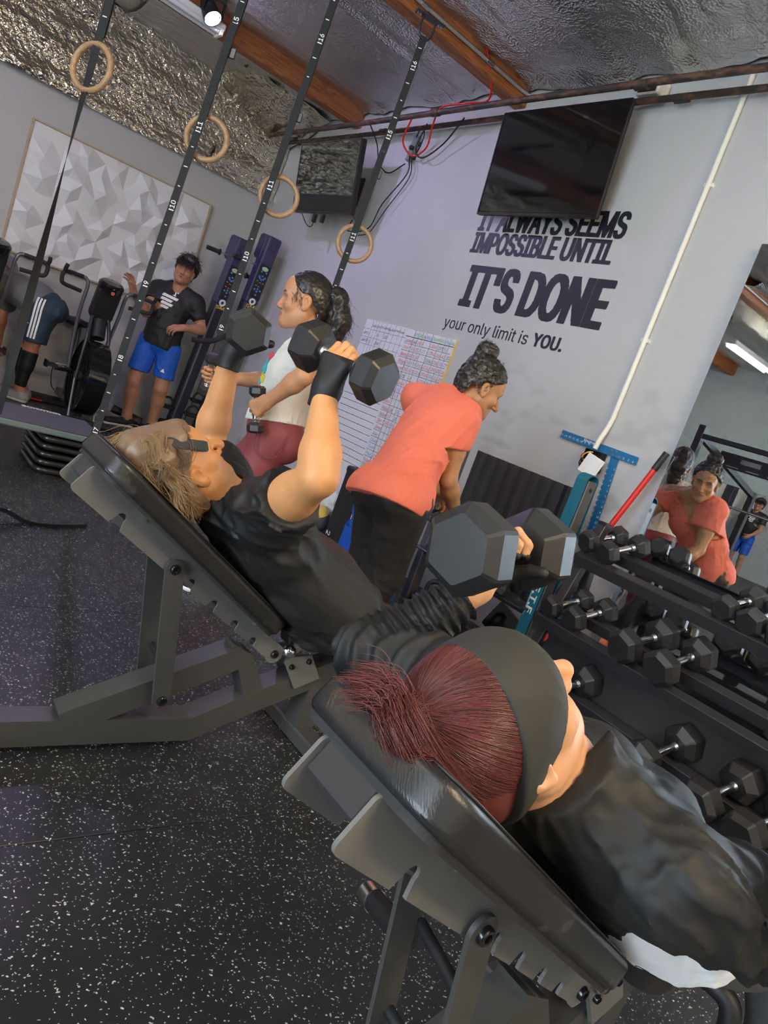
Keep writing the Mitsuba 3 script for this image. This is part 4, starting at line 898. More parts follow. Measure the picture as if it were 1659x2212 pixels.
k = thing('floor_stand', 'thin black upright stand by the wall behind the man in blue shorts', 'stand')
part(k, 'post', cyl((-7.28, 2.62, 0.02), (-7.28, 2.62, 0.30), 0.012, 10), 'm_black', 60)
part(k, 'base', cbox((0.18, 0.30, 0.02), (-7.28, 2.62, 0.01), 0.004), 'm_black')
part(k, 'bar', cyl((-7.18, 2.40, 0.10), (-7.05, 2.66, 0.06), 0.05, 16), 'm_black', 60)

# ------------------------------------------------------------------ gymnastic rings on numbered straps
def ring_set(x, y, zr, ztop, zend, label, strap_lean=0.0, marks=(), twist=False, turn=0.0, yring=0.0, hook=True):
    """A strap that runs from the beam through the ring; its numbered tail hangs below the ring."""
    k = thing('gymnastic_ring', label, 'gymnastic ring', 'wooden rings hanging on numbered straps')
    w = 0.040
    face = unit((0.80, -0.60, 0))         # the strap's printed side looks into the room
    side = unit(np.cross((0, 0, 1), face))
    ra = unit(V(math.cos(math.radians(turn)), math.sin(math.radians(turn)), 0)); R0 = 0.1025
    C0 = V(x, y + yring, zr)
    part(k, 'ring', tube([C0 + R0 * (math.cos(t) * ra + math.sin(t) * V(0, 0, 1)) for t in np.linspace(0, 2 * math.pi, 64, endpoint=False)], 0.0142, 16, True), 'm_ring', 60, label='wooden ring')
    def tape(z0, z1, off, n=30, tw=0.0, narrow=None):
        def fn(u, v):
            z = z0 + (z1 - z0) * v; a = tw * v
            sx = side[0] * np.cos(a) + face[0] * np.sin(a); sy = side[1] * np.cos(a) + face[1] * np.sin(a)
            lean = strap_lean * (ztop - z) / (ztop - zend)
            return np.stack([x + face[0] * off + (u - 0.5) * w * sx, y + lean + face[1] * off + (u - 0.5) * w * sy, z], -1)
        return thick(sheet(4, n, fn), 0.0016)
    st = part(k, 'strap', tape(ztop, zr + 0.09, 0.004), 'm_strap')
    part(k, 'strap', tape(ztop, zr + 0.55 if not twist else zr + 0.14, -0.010), 'm_strap')
    tail = part(k, 'strap_tail', tape(zr + (0.55 if not twist else 0.14), zend, 0.012 if not twist else 0.006, 40, 3.6 if twist else 0.0), 'm_strap', label='hanging strap tail')
    bk = frame((x + face[0] * 0.012, y + face[1] * 0.012, zr + 0.42), side, (0, 0, 1), face)
    part(k, 'buckle', tf(cbox((0.046, 0.05, 0.014), (0, 0, 0), 0.003), bk), 'm_steel_dark')
    def print_on(z, off, s_=1, txt=None, wide=True):
        lean = strap_lean * (ztop - z) / (ztop - zend)
        F = frame(V(x, y + lean, z) + face * (off + 0.001), side, (0, 0, 1), face)
        ms = [tf(cbox((0.020 if wide else 0.012, 0.0045, 0.0008)), F)]
        if txt:
            ms = [tf(cbox((0.026, 0.006, 0.0008), (0, -0.022, 0)), F), fit_text(txt, F @ frame((0.012, -0.012, 0), (0, 1, 0), (-1, 0, 0), (0, 0, 1)), None, 0.024, 0.0008, True)]
        return cat(ms)
    dz = 0.1016; m1, m2 = [], []
    z = ztop - 0.07; i = 0
    top_no = marks[0]
    while z > zr + 0.12:
        m1.append(print_on(z, 0.005, 1, str(top_no - i // 4) if i % 4 == marks[1] else None, i % 2 == 0)); z -= dz; i += 1
    if m1: part(st, 'scale_marks', cat(m1), 'm_print')
    if not twist:
        z = zr + 0.03; i = 0; no = marks[2]
        while z > zend + 0.03:
            m2.append(print_on(z, 0.013, 1, str(no - i // 4) if i % 4 == 0 else None, i % 2 == 0)); z -= dz; i += 1
        part(tail, 'scale_marks', cat(m2), 'm_print')
    if hook:
        hk = [cbox((0.19, 0.05, 0.012), (0, 0, 0.10), 0.002)]
        H_ = frame((x, y, ztop), unit((0.25, 0.97, 0)), unit((-0.97, 0.25, 0)), (0, 0, 1))
        part(k, 'ceiling_bracket', tf(hk[0], H_), 'm_rack')
        part(k, 'hook', tf(tube(spline([(-0.04, 0, 0.10), (-0.043, 0, 0.04), (-0.03, 0, -0.005), (0, 0, -0.018), (0.03, 0, -0.005), (0.043, 0, 0.04), (0.04, 0, 0.10)], 6), 0.006, 10), H_), 'm_rack', 60)
        part(k, 'bracket_bolt', tf(cat([cyl((q, 0, 0.094), (q, 0, 0.088), 0.008, 8) for q in (-0.08, -0.062, 0.062, 0.08)]), H_), 'm_steel')
    return k
pr('m_steel_dark', [0.10, 0.10, 0.105], 0.35, 0.9)
ring_set(-3.90, 0.785, 2.085, 3.19, 0.42, 'wooden ring over the relief panel, farthest from the lettering, with a twisted strap', 0.0, (16, 2, 12), True, 35)
ring_set(-3.90, 1.375, 2.055, 3.19, 0.40, 'wooden ring whose strap hangs between the air bike and the man', -0.12, (16, 1, 11), False, 55)
ring_set(-3.95, 1.84, 1.98, 3.19, 1.15, 'wooden ring by the corner beside the smaller television', -0.06, (16, 3, 11), False, 60, 0.03)
ring_set(-3.93, 2.425, 1.94, 3.17, 1.25, 'wooden ring above the ponytail, nearest the lettering', -0.04, (16, 1, 11), False, 62)
k = thing('loose_strap', 'black strap with a white tick lying curled on the floor left of the benches', 'strap')
def ls(u, v):
    y = 0.62 + 0.62 * v; x = -3.60 + 0.10 * np.sin(3 * v)
    z = 0.006 + 0.07 * np.clip(1 - v * 1.6, 0, 1) ** 2 + 0.03 * np.exp(-((v - 0.35) / 0.12) ** 2)
    return np.stack([x + (u - 0.5) * 0.06 * np.clip(1.05 - v, 0.1, 1), y, z + (u - 0.5) * 0.03], -1)
part(k, 'webbing', thick(sheet(5, 40, ls), 0.002), 'm_strap')
part(k, 'tick', cbox((0.02, 0.006, 0.002), (-3.545, 0.86, 0.045)), 'm_print')
# cables and power strip
k = thing('power_strip', 'grey power strip hanging on its cord under the iron pipes', 'power strip')
PF = axis_frame((-5.16, 3.42, 3.06), (0.10, 0, 1), (0, 1, 0))
part(k, 'case', tf(cbox((0.055, 0.04, 0.20), (0, 0, 0), 0.006), PF), 'm_strip')
pr('m_strip', [0.16, 0.19, 0.18], 0.5)
for i in range(3):
    part(k, 'plug', tf(cbox((0.04, 0.03, 0.03), (0.02, 0.03 - 0.06 * (i % 2), -0.06 + 0.055 * i), 0.006), PF), 'm_black')
def cable(pts, r, mat, label, n=8):
    k = thing('cable', label, 'cable'); scene[k] = ply(tube(spline(pts, n), r, 8), mat, smooth=60)
Y_ = 3.40
cable([(-5.55, 3.18, 3.19), (-5.62, 3.36, 3.10), (-5.55, Y_, 2.95), (-5.36, Y_, 2.86), (-5.17, Y_, 2.93)], 0.005, 'm_black', 'black cable looping from the pipe to the underside of the power strip')
cable([(-5.14, Y_, 3.14), (-5.05, 3.36, 3.20), (-4.95, 3.34, 3.10), (-5.08, Y_, 2.98), (-5.15, Y_, 2.99)], 0.005, 'm_black', 'black cable coiled beside the power strip')
cable([(-5.14, Y_, 2.98), (-5.10, Y_, 2.84), (-5.30, Y_, 2.60), (-5.40, 3.41, 2.40), (-5.62, 3.36, 2.35), (-5.50, 3.30, 2.42)], 0.005, 'm_black', 'black cable swinging from the power strip down to the smaller television')
cable([(-5.12, Y_, 2.99), (-5.05, Y_, 2.82), (-5.22, Y_, 2.56), (-5.36, 3.41, 2.37), (-5.50, 3.40, 2.33)], 0.004, 'm_black', 'thin black cable beside the one that feeds the smaller television')
cable([(-4.95, 3.33, 3.20), (-5.02, 3.35, 3.02), (-4.90, 3.36, 2.95), (-4.70, 3.36, 3.05), (-4.48, 3.30, 3.19)], 0.006, 'm_black', 'black cable sagging from the pipe between power strip and large television')
cable([(-4.98, 3.20, 3.17), (-5.12, 3.28, 3.05), (-5.05, 3.36, 2.97), (-4.90, 3.36, 3.03), (-4.80, 3.28, 3.16), (-4.62, 3.18, 3.215), (-4.35, 3.18, 3.22), (-4.12, 3.18, 3.24), (-4.03, 2.95, 3.42), (-4.03, 2.86, 3.46)], 0.007, 'm_red', 'red cable coiled at the pipe and rising to the roof beam')
cable([(-4.035, 2.86, 3.46), (-4.03, 2.6, 3.47), (-4.03, 2.35, 3.43), (-4.08, 2.15, 3.40), (-4.06, 1.9, 3.42), (-4.06, 1.2, 3.42)], 0.007, 'm_red', 'red cable running along the side of the timber beam')
cable([(-5.40, 3.21, 2.44), (-5.36, 3.30, 2.36), (-5.52, 3.38, 2.35)], 0.004, 'm_black', 'short black cord at the corner of the smaller television')
cable([(-6.22, 3.21, 2.42), (-6.15, 3.25, 2.34), (-6.05, 3.25, 2.33), (-5.98, 3.21, 2.42)], 0.004, 'm_black', 'short black cord hanging in a loop under the smaller television')
# ------------------------------------------------------------------ figures: smooth implicit bodies
F32 = np.float32
def rc(a, ra, b, rb, k=0.02): return ('c', V(a), ra, V(b), rb, k)
def el(c, r, R=None, k=0.02): return ('e', V(c), V(r) if np.ndim(r) else V(r, r, r), np.eye(3) if R is None else np.asarray(R, float), k)
def _bounds(p):
    if p[0] == 'c':
        return np.minimum(p[1] - p[2], p[3] - p[4]), np.maximum(p[1] + p[2], p[3] + p[4])
    e = np.sqrt(((p[3] * p[2][None, :]) ** 2).sum(1))
    return p[1] - e, p[1] + e
def _dist(p, P):
    if p[0] == 'c':
        a, r1, b, r2 = p[1].astype(F32), p[2], p[3].astype(F32), p[4]
        ba = b - a; l2 = float(ba @ ba) + 1e-10; rr = r1 - r2; a2 = max(l2 - rr * rr, 1e-10); il2 = 1 / l2
        pa = P - a; y = pa @ ba; z = y - l2
        x = pa * F32(l2) - ba * y[..., None]; x2 = (x * x).sum(-1)
        y2 = y * y * l2; z2 = z * z * l2; k = np.sign(rr) * rr * rr * x2
        return np.where(np.sign(z) * a2 * z2 > k, np.sqrt(x2 + z2) * il2 - r2,
               np.where(np.sign(y) * a2 * y2 < k, np.sqrt(x2 + y2) * il2 - r1, (np.sqrt(x2 * a2 * il2) + y * rr) * il2 - r1))
    q = (P - p[1].astype(F32)) @ p[3].astype(F32); r = p[2].astype(F32)
    k0 = np.sqrt(((q / r) ** 2).sum(-1)) + 1e-9; k1 = np.sqrt(((q / (r * r)) ** 2).sum(-1)) + 1e-9
    return k0 * (k0 - 1) / k1
def inflate(prims, t):
    return [('c', p[1], p[2] + t, p[3], p[4] + t, p[5]) if p[0] == 'c' else ('e', p[1], p[2] + t, p[3], p[4]) for p in prims]
def smin(a, b, k):
    h = np.maximum(k - np.abs(a - b), 0) / k
    return np.minimum(a, b) - h * h * k * 0.25

def implicit(prims, h, subs=(), disp=None, amp=0.0, cut=None, box=None, only=None):
    """The surface of the smooth union of prims less subs, as a mesh of cells h. disp(P) is added to the distance near the surface, cut(P) trims
    (positive = outside), box limits the region."""
    B_ = [_bounds(p) for p in prims]
    lo = np.min([b[0] for b in B_], 0) - 3 * h - amp; hi = np.max([b[1] for b in B_], 0) + 3 * h + amp
    if box is not None: lo, hi = np.maximum(lo, box[0]), np.minimum(hi, box[1])
    n = np.ceil((hi - lo) / h).astype(int) + 1
    ax = [(lo[i] + h * np.arange(n[i])).astype(F32) for i in range(3)]
    D = np.full(n, 0.25, F32)
    def block(p, m):
        b = _bounds(p)
        i0 = np.clip(np.floor((b[0] - m - lo) / h).astype(int), 0, n); i1 = np.clip(np.ceil((b[1] + m - lo) / h).astype(int) + 1, 0, n)
        if (i1 <= i0).any(): return None, None
        sl = tuple(slice(a, c) for a, c in zip(i0, i1))
        P = np.stack(np.meshgrid(*[ax[i][sl[i]] for i in range(3)], indexing='ij'), -1)
        return sl, P
    for p in prims:
        sl, P = block(p, max(p[-1] * 1.1, 3 * h) + amp)
        if sl is not None: D[sl] = smin(D[sl], _dist(p, P).astype(F32), p[-1])
    for p in subs:
        sl, P = block(p, p[-1] + 3 * h)
        if sl is not None: D[sl] = -smin(-D[sl], _dist(p, P).astype(F32), p[-1])
    if disp is not None or cut is not None:
        idx = np.argwhere(D < amp + 3 * h)
        P = (lo + h * idx)
        d = D[tuple(idx.T)].astype(float)
        if disp is not None:
            near = d > -(amp + 4 * h); d[near] += disp(P[near])
        if cut is not None: d = np.maximum(d, cut(P))
        D[tuple(idx.T)] = d
    return nets(D, lo, h)

def nets(D, lo, h):
    """Naive surface nets."""
    s = D < 0
    c = [s[i:s.shape[0] - 1 + i, j:s.shape[1] - 1 + j, k:s.shape[2] - 1 + k] for i in (0, 1) for j in (0, 1) for k in (0, 1)]
    cnt = sum(x.astype(np.int8) for x in c); cells = np.argwhere((cnt > 0) & (cnt < 8))
    if len(cells) == 0: return trimesh.Trimesh(np.zeros((3, 3)), [[0, 1, 2]], process=False)
    ids = np.full(cnt.shape, -1, np.int64); ids[tuple(cells.T)] = np.arange(len(cells))
    off = np.array([(i, j, k) for i in (0, 1) for j in (0, 1) for k in (0, 1)])
    val = np.stack([D[tuple((cells + o).T)] for o in off], 1).astype(float)
    acc, num_ = np.zeros((len(cells), 3)), np.zeros(len(cells))
    for a in range(8):
        for b in range(a + 1, 8):
            if np.abs(off[a] - off[b]).sum() == 1:
                va, vb = val[:, a], val[:, b]; m = (va < 0) != (vb < 0)
                t = np.where(m, va / np.where(m, va - vb, 1), 0)[:, None]
                acc += np.where(m[:, None], off[a] + t * (off[b] - off[a]), 0); num_ += m
    v = lo + h * (cells + acc / num_[:, None]); faces = []
    for d in range(3):
        e = [1, 1, 1]; e[d] = 0; o1, o2 = (d + 1) % 3, (d + 2) % 3
        sh = list(s.shape); sl0 = [slice(1, sh[i] - 1) for i in range(3)]; sl1 = list(sl0)
        sl0[d] = slice(0, sh[d] - 1); sl1[d] = slice(1, sh[d])
        a, b = s[tuple(sl0)], s[tuple(sl1)]
        q = np.argwhere(a != b); st = a[tuple(q.T)]
        q = q + np.array([0 if i == d else 1 for i in range(3)])
        E1, E2 = np.eye(3, dtype=int)[o1], np.eye(3, dtype=int)[o2]
        i00, i10, i01, i11 = (ids[tuple((q - x).T)] for x in (E1 + E2, E2, E1, 0 * E1))
        quad = np.stack([i00, i10, i11, i01], 1); quad[~st] = quad[~st][:, ::-1]
        faces.append(quad)
    f = np.vstack(faces); f = f[(f >= 0).all(1)]
    return trimesh.Trimesh(v, np.vstack([f[:, [0, 1, 2]], f[:, [0, 2, 3]]]), process=False)

def crop(m, inside):
    """Keeps the faces whose centre satisfies inside(points)."""
    k = inside(m.triangles_center); m = trimesh.Trimesh(m.vertices, m.faces[k], process=False); m.remove_unreferenced_vertices()
    return m
def detailed(prims, h, fine, subs=(), **kw):
    """A body mesh whose boxes in fine = [(centre, half size, cell)] are built at a finer cell."""
    m = implicit(prims, h, subs, **kw); parts_ = []
    for c, s, hh in fine:
        c, s = V(c), V(s) if np.ndim(s) else V(s, s, s)
        m = crop(m, lambda P: ~(np.abs(P - c) < s - 0.6 * h).all(1))
        q = implicit(prims, hh, subs, box=(c - s - 2 * hh, c + s + 2 * hh), **kw)
        parts_.append(crop(q, lambda P: (np.abs(P - c) < s).all(1)))
    return cat([m] + parts_)

# ------------------------------------------------------------------ anatomy
def head_prims(c, R, s=1.0, mouth=0.0, nose=1.0, jaw=1.0, eyes_closed=True):
    """Head in a frame R = (right, face, up); returns (prims, subs)."""
    c = V(c); W = lambda x, y, z: c + R @ (V(x, y, z) * s)
    E = lambda x, y, z, r, k=0.02: el(W(x, y, z), V(r) * s if np.ndim(r) else V(r, r, r) * s, R, k * s)
    Cn = lambda a, ra, b, rb, k=0.012: rc(W(*a), ra * s, W(*b), rb * s, k * s)
    P = [E(0, -0.016, 0.042, (0.073, 0.092, 0.083)), E(0, 0.030, -0.015, (0.060, 0.062, 0.082), 0.03), E(0, 0.045, 0.055, (0.055, 0.045, 0.050), 0.03),
         Cn((0, 0.020, -0.060), 0.048 * jaw, (0, 0.064, -0.086), 0.027, 0.03), Cn((0.050 * jaw, 0.0, -0.055), 0.020, (0.012, 0.066, -0.092), 0.016, 0.03), Cn((-0.050 * jaw, 0.0, -0.055), 0.020, (-0.012, 0.066, -0.092), 0.016, 0.03),
         E(0, 0.078, -0.093, 0.0165, 0.02), E(0.036, 0.058, -0.020, (0.026, 0.026, 0.024), 0.02), E(-0.036, 0.058, -0.020, (0.026, 0.026, 0.024), 0.02),
         Cn((-0.036, 0.076, 0.026), 0.011, (0.036, 0.076, 0.026), 0.011, 0.02),
         Cn((0, 0.084, 0.018), 0.0085, (0, 0.108 * (0.5 + 0.5 * nose), -0.024), 0.0115, 0.014), E(0, 0.110 * (0.5 + 0.5 * nose), -0.029, 0.0115, 0.008),
         E(0.0125, 0.097, -0.034, (0.008, 0.010, 0.008), None and 0 or 0.008), E(-0.0125, 0.097, -0.034, (0.008, 0.010, 0.008), 0.008),
         Cn((-0.020, 0.084, -0.056 + mouth * 0.3), 0.0065, (0.020, 0.084, -0.056 + mouth * 0.3), 0.0065, 0.010), E(0, 0.092, -0.055 + mouth * 0.3, (0.014, 0.007, 0.006), 0.008),
         Cn((-0.017, 0.082, -0.067 - mouth), 0.0075, (0.017, 0.082, -0.067 - mouth), 0.0075, 0.010), E(0, 0.089, -0.068 - mouth, (0.013, 0.007, 0.007), 0.008)]
    for q in (1, -1):
        P += [E(q * 0.031, 0.0715, 0.005, (0.0150, 0.0135, 0.0115), 0.006)]
        P += [E(q * 0.0745, -0.008, -0.002, (0.010, 0.019, 0.031), 0.010), E(q * 0.079, -0.014, 0.006, (0.006, 0.017, 0.022), 0.006), E(q * 0.075, 0.000, -0.028, (0.007, 0.009, 0.010), 0.008)]
    S = [E(0.031, 0.092, 0.007, (0.020, 0.015, 0.012), 0.016), E(-0.031, 0.092, 0.007, (0.020, 0.015, 0.012), 0.016),
         E(0, 0.101, -0.0615 - 0.35 * mouth, (0.021, 0.016, 0.0012 + 0.55 * mouth), 0.004 + 0.3 * mouth),
         E(0.0835, -0.004, 0.002, (0.007, 0.010, 0.017), 0.006), E(-0.0835, -0.004, 0.002, (0.007, 0.010, 0.017), 0.006),
         E(0.006, 0.106, -0.040, (0.003, 0.005, 0.004), 0.003), E(-0.006, 0.106, -0.040, (0.003, 0.005, 0.004), 0.003)]
    return P, S
def head_color(P, c, R, skin, s=1.0, lips=(0.45, 0.16, 0.13), brow=(0.06, 0.04, 0.03), brow_amount=0.8, lash=0.7, mouth=0.0, open_eye=False):
    """Skin colour per vertex with lips, brows and lashes where they are on the face."""
    q = ((P - V(c)) @ R) / s; n = meshkit.fbm(P * 60, 3, 4)[:, None]; n2 = meshkit.fbm(P * 11, 3, 8)[:, None]
    col = V(skin)[None] * (0.93 + 0.10 * n + 0.08 * n2)
    front = q[:, 1] > 0.03
    def put_(w, c_): nonlocal col; w = np.clip(w, 0, 1)[:, None]; col = col * (1 - w) + V(c_) * w
    x = np.abs(q[:, 0]); z = q[:, 2]
    put_(0.35 * np.exp(-((x - 0.036) / 0.020) ** 2 - ((z + 0.022) / 0.020) ** 2) * front, V(skin) * V(1.10, 0.80, 0.74))
    put_(0.30 * np.exp(-(x / 0.012) ** 2 - ((z + 0.028) / 0.012) ** 2) * (q[:, 1] > 0.09), V(skin) * V(1.10, 0.78, 0.72))
    lipw = np.clip(1.25 - np.maximum((x / 0.025) ** 2 + ((z + 0.0615 + 0.35 * mouth) / (0.0125 + mouth)) ** 2, 0) ** 1.0, 0, 1) * 2.2
    put_(np.clip(lipw, 0, 1) * 0.85 * (q[:, 1] > 0.072), lips)
    if mouth > 0: put_(np.clip(1.5 - (x / 0.016) ** 2 - ((z + 0.0615 + 0.35 * mouth) / (0.6 * mouth)) ** 2, 0, 1) * 2 * (q[:, 1] < 0.0865) * (q[:, 1] > 0.05), (0.05, 0.012, 0.012))
    bz = 0.031 - 6.0 * (x - 0.030) ** 2 + 0.002
    put_(brow_amount * np.clip(1.6 - ((x - 0.030) / 0.019) ** 4 - ((z - bz) / 0.0042) ** 2, 0, 1) * (q[:, 1] > 0.05), brow)
    lz = 0.001 + (0.0 if not open_eye else 0.004) + 8 * (x - 0.031) ** 2 - 0.002
    put_(lash * np.clip(1.5 - ((x - 0.031) / 0.0135) ** 4 - ((z - lz) / 0.0017) ** 2, 0, 1) * (q[:, 1] > 0.065), (0.03, 0.02, 0.015))
    return np.clip(col, 0, 1)

def hand_prims(w, d, n, t, curl=(20, 35, 25), spread=6.0, thumb=(35, 25), s=1.0, curls=None):
    """w wrist, d towards the knuckles, n the way the palm faces, t towards the thumb. Four fingers and a thumb, each its own chain."""
    d = unit(d); n = unit(V(n) - d * (V(n) @ d)); t0 = np.cross(d, n); t = t0 if t0 @ V(t) > 0 else -t0
    P = [rc(w, 0.024 * s, w + d * 0.030 * s, 0.024 * s, 0.02)]
    off = [0.031, 0.0105, -0.0105, -0.030]; ml = [0.086, 0.090, 0.086, 0.078]
    ph = [(0.043, 0.026, 0.019), (0.047, 0.029, 0.020), (0.043, 0.027, 0.019), (0.034, 0.021, 0.017)]
    for i in range(4):
        m = w + (d * ml[i] + t * off[i]) * s
        P += [rc(w + (d * 0.018 + t * off[i] * 0.55) * s, 0.0165 * s, m, 0.0125 * s, 0.016)]
        cu = curls[i] if curls is not None else curl
        a = 0.0; p = m; r = 0.0098 if i < 3 else 0.0086
        sp = math.radians(spread) * (1.5 - i)
        for j in range(3):
            a += math.radians(cu[j])
            b = (d * math.cos(sp) + t * math.sin(sp))
            e = b * math.cos(a) + n * math.sin(a)
            qn = p + e * ph[i][j] * s; r2 = r * 0.92
            P += [rc(p, r * s, qn, r2 * s, 0.004)]; p, r = qn, r2
    b0 = w + (d * 0.020 + t * 0.020 + n * 0.008) * s; a = math.radians(thumb[0])
    e = unit(d * 0.75 + t * 0.65 * math.cos(a) + n * math.sin(a)); b1 = b0 + e * 0.046 * s
    e2 = unit(e + n * math.sin(math.radians(thumb[1])) + d * 0.25); b2 = b1 + e2 * 0.032 * s
    e3 = unit(e2 + n * math.sin(math.radians(thumb[1]) * 0.8) - t * 0.2); b3 = b2 + e3 * 0.025 * s
    P += [rc(b0, 0.0165 * s, b1, 0.0125 * s, 0.012), rc(b1, 0.0118 * s, b2, 0.0105 * s, 0.004), rc(b2, 0.0105 * s, b3, 0.0085 * s, 0.004)]
    return P
def arm_prims(S, E, W, r=(0.052, 0.043, 0.042, 0.026), k=0.02):
    S, E, W = V(S), V(E), V(W); u, f = E - S, W - E
    return [rc(S, r[0], S + u * 0.55, r[0] * 0.94, k), rc(S + u * 0.5, r[0] * 0.94, E, r[1] * 0.88, k), rc(E, r[1] * 0.9, E + f * 0.28, r[2], k), rc(E + f * 0.25, r[2], W, r[3], k)]
def leg_prims(H, K, A, r=(0.088, 0.058, 0.056, 0.036), back=None, k=0.03):
    H, K, A = V(H), V(K), V(A); s_ = A - K; bk = V(0, 0, 0) if back is None else V(back)
    return [rc(H, r[0], H + (K - H) * 0.5, r[0] * 0.86, k), rc(H + (K - H) * 0.45, r[0] * 0.86, K, r[1], k), rc(K, r[1] * 0.98, K + s_ * 0.33 + bk * 0.018, r[2], k), rc(K + s_ * 0.3 + bk * 0.016, r[2], A, r[3], k)]
def torso_prims(pel, wai, che, nec, fr, dims, bust=0.0, glute=0.0, infl=0.0):
    """dims: (width, depth, height) half sizes of pelvis, waist, chest; fr = three frames (right, front, up)."""
    out = []
    for c, R, dm in zip((pel, wai, che), fr, dims): out.append(el(c, V(dm) + infl, R, 0.06))
    Rp, Rc = fr[0], fr[2]
    if bust:
        for q in (-1, 1): out.append(el(V(che) + Rc @ V(q * 0.070, dims[2][1] * 0.60, -0.015), V(0.066, 0.050, 0.062) * bust + infl, Rc, 0.04))
    if glute:
        for q in (-1, 1): out.append(el(V(pel) + Rp @ V(q * 0.075, -dims[0][1] * 0.55, -0.045), V(0.090, 0.075, 0.085) * glute + infl, Rp, 0.04))
    return out
def basis(front, up):
    up = unit(up); f = unit(V(front) - up * (V(front) @ up)); r = np.cross(f, up)
    return np.stack([r, f, up], 1)
def skin_mesh(key, m, col): scene[key] = ply(m, 'm_skin', smooth=True, color=col)
scene['m_skin'] = {'type': 'twosided', 'bsdf': {'type': 'principled', 'base_color': {'type': 'mesh_attribute', 'name': 'vertex_color'}, 'roughness': 0.48, 'specular': 0.45, 'sheen': 0.1}}

# hair as curves
def strands(key, paths, r0, r1, bsdf, n=11, sides=3):
    """Hairs as thin tapered tubes, one mesh for the lot."""
    Q = []
    for q in paths:
        q = np.asarray(q, float); d = np.r_[0, np.cumsum(np.linalg.norm(np.diff(q, axis=0), axis=1))]; t = np.linspace(0, d[-1], n)
        Q.append(np.stack([np.interp(t, d, q[:, i]) for i in range(3)], 1))
    Q = np.array(Q); m = len(Q); t = np.gradient(Q, axis=1); t /= np.linalg.norm(t, axis=2, keepdims=True) + 1e-12
    a = np.cross(t, V(0.31, 0.52, 0.79)); a /= np.linalg.norm(a, axis=2, keepdims=True) + 1e-9; b = np.cross(t, a)
    r = (r0 + (r1 - r0) * np.linspace(0, 1, n) ** 2)[None, :, None, None]; ang = np.arange(sides) * 2 * math.pi / sides
    nr = np.cos(ang)[None, None, :, None] * a[:, :, None] + np.sin(ang)[None, None, :, None] * b[:, :, None]
    v = (Q[:, :, None] + r * nr).reshape(-1, 3)
    i, s = np.meshgrid(np.arange(n - 1), np.arange(sides), indexing='ij'); u = (s + 1) % sides
    q4 = np.stack([i * sides + s, i * sides + u, (i + 1) * sides + u, (i + 1) * sides + s], -1).reshape(-1, 4)
    f = np.vstack([q4[:, [0, 1, 2]], q4[:, [0, 2, 3]]]); f = (np.arange(m)[:, None, None] * n * sides + f[None]).reshape(-1, 3)
    path = meshkit.write_ply((v, f), False, normals=nr.reshape(-1, 3))
    scene[key] = {'type': 'ply', 'filename': path, 'face_normals': False, 'bsdf': {'type': 'ref', 'id': bsdf}}
def hair_mat(name, root, tip, rough=0.42):
    scene[name] = {'type': 'twosided', 'bsdf': {'type': 'principled', 'base_color': rgb(tip), 'roughness': rough, 'specular': 0.5, 'sheen': 0.3}}

def folds(P, axis, freq, amp, seed, stretch=4.0, warp=0.5):
    """Cloth creases: narrow ridges that run along axis, strong in some places and faint in others."""
    axis = unit(axis); a = P @ axis; q = P - a[:, None] * axis
    w = (meshkit.noise(P * 7.0, seed + 9) - 0.5) * warp * 2
    z = q * freq + w[:, None] + (a * freq / stretch)[:, None] * V(0.6, 0.3, 0.5)
    r1 = (1 - np.abs(2 * meshkit.noise(z, seed) - 1)) ** 3
    r2 = (1 - np.abs(2 * meshkit.noise(z * 1.9 + 11, seed + 1) - 1)) ** 3
    where = np.clip(1.6 * meshkit.noise(P * 5.5, seed + 5) - 0.25, 0.1, 1)
    return -amp * where * (r1 + 0.5 * r2 - 0.4)
# ------------------------------------------------------------------ the two women on the benches
pr('m_cloth_black', [0.010, 0.0103, 0.0105], 0.55, spec=0.4, sheen=0.12)
pr('m_cloth_black_knit', [0.0105, 0.0108, 0.0105], 0.6, spec=0.35, sheen=0.15)
pr('m_leggings', [0.012, 0.0125, 0.013], 0.55, spec=0.4, sheen=0.12)
pr('m_leggings_grey', [0.050, 0.048, 0.047], 0.6, spec=0.35, sheen=0.3)
pr('m_cloth_white', [0.72, 0.72, 0.71], 0.7)
pr('m_glove', [0.006, 0.006, 0.0065], 0.6, sheen=0.05)
pr('m_band_dark', [0.030, 0.033, 0.034], 0.8, sheen=0.4)
pr('m_band_black', [0.020, 0.0195, 0.016], 0.75, sheen=0.2)
pr('m_shoe_white', [0.70, 0.66, 0.52], 0.5)
hair_mat('m_hair_blond', 0, [0.36, 0.235, 0.115]); hair_mat('m_hair_brown', 0, [0.17, 0.105, 0.062]); hair_mat('m_hair_under', 0, [0.085, 0.052, 0.032])
hair_mat('m_hair_red', 0, [0.125, 0.030, 0.026], 0.38); hair_mat('m_hair_red_dark', 0, [0.055, 0.014, 0.016], 0.4)
hair_mat('m_hair_black', 0, [0.014, 0.011, 0.010], 0.35)
UPB = -BD                                   # towards the head of a bench
RB = basis(BN, UPB)
def on(x, d, n, o=(0, 0, 0)): return V(x, 0, 0) + BD * d + BN * n + V(o)
SKIN_A, SKIN_B = (0.58, 0.265, 0.105), (0.64, 0.34, 0.185)

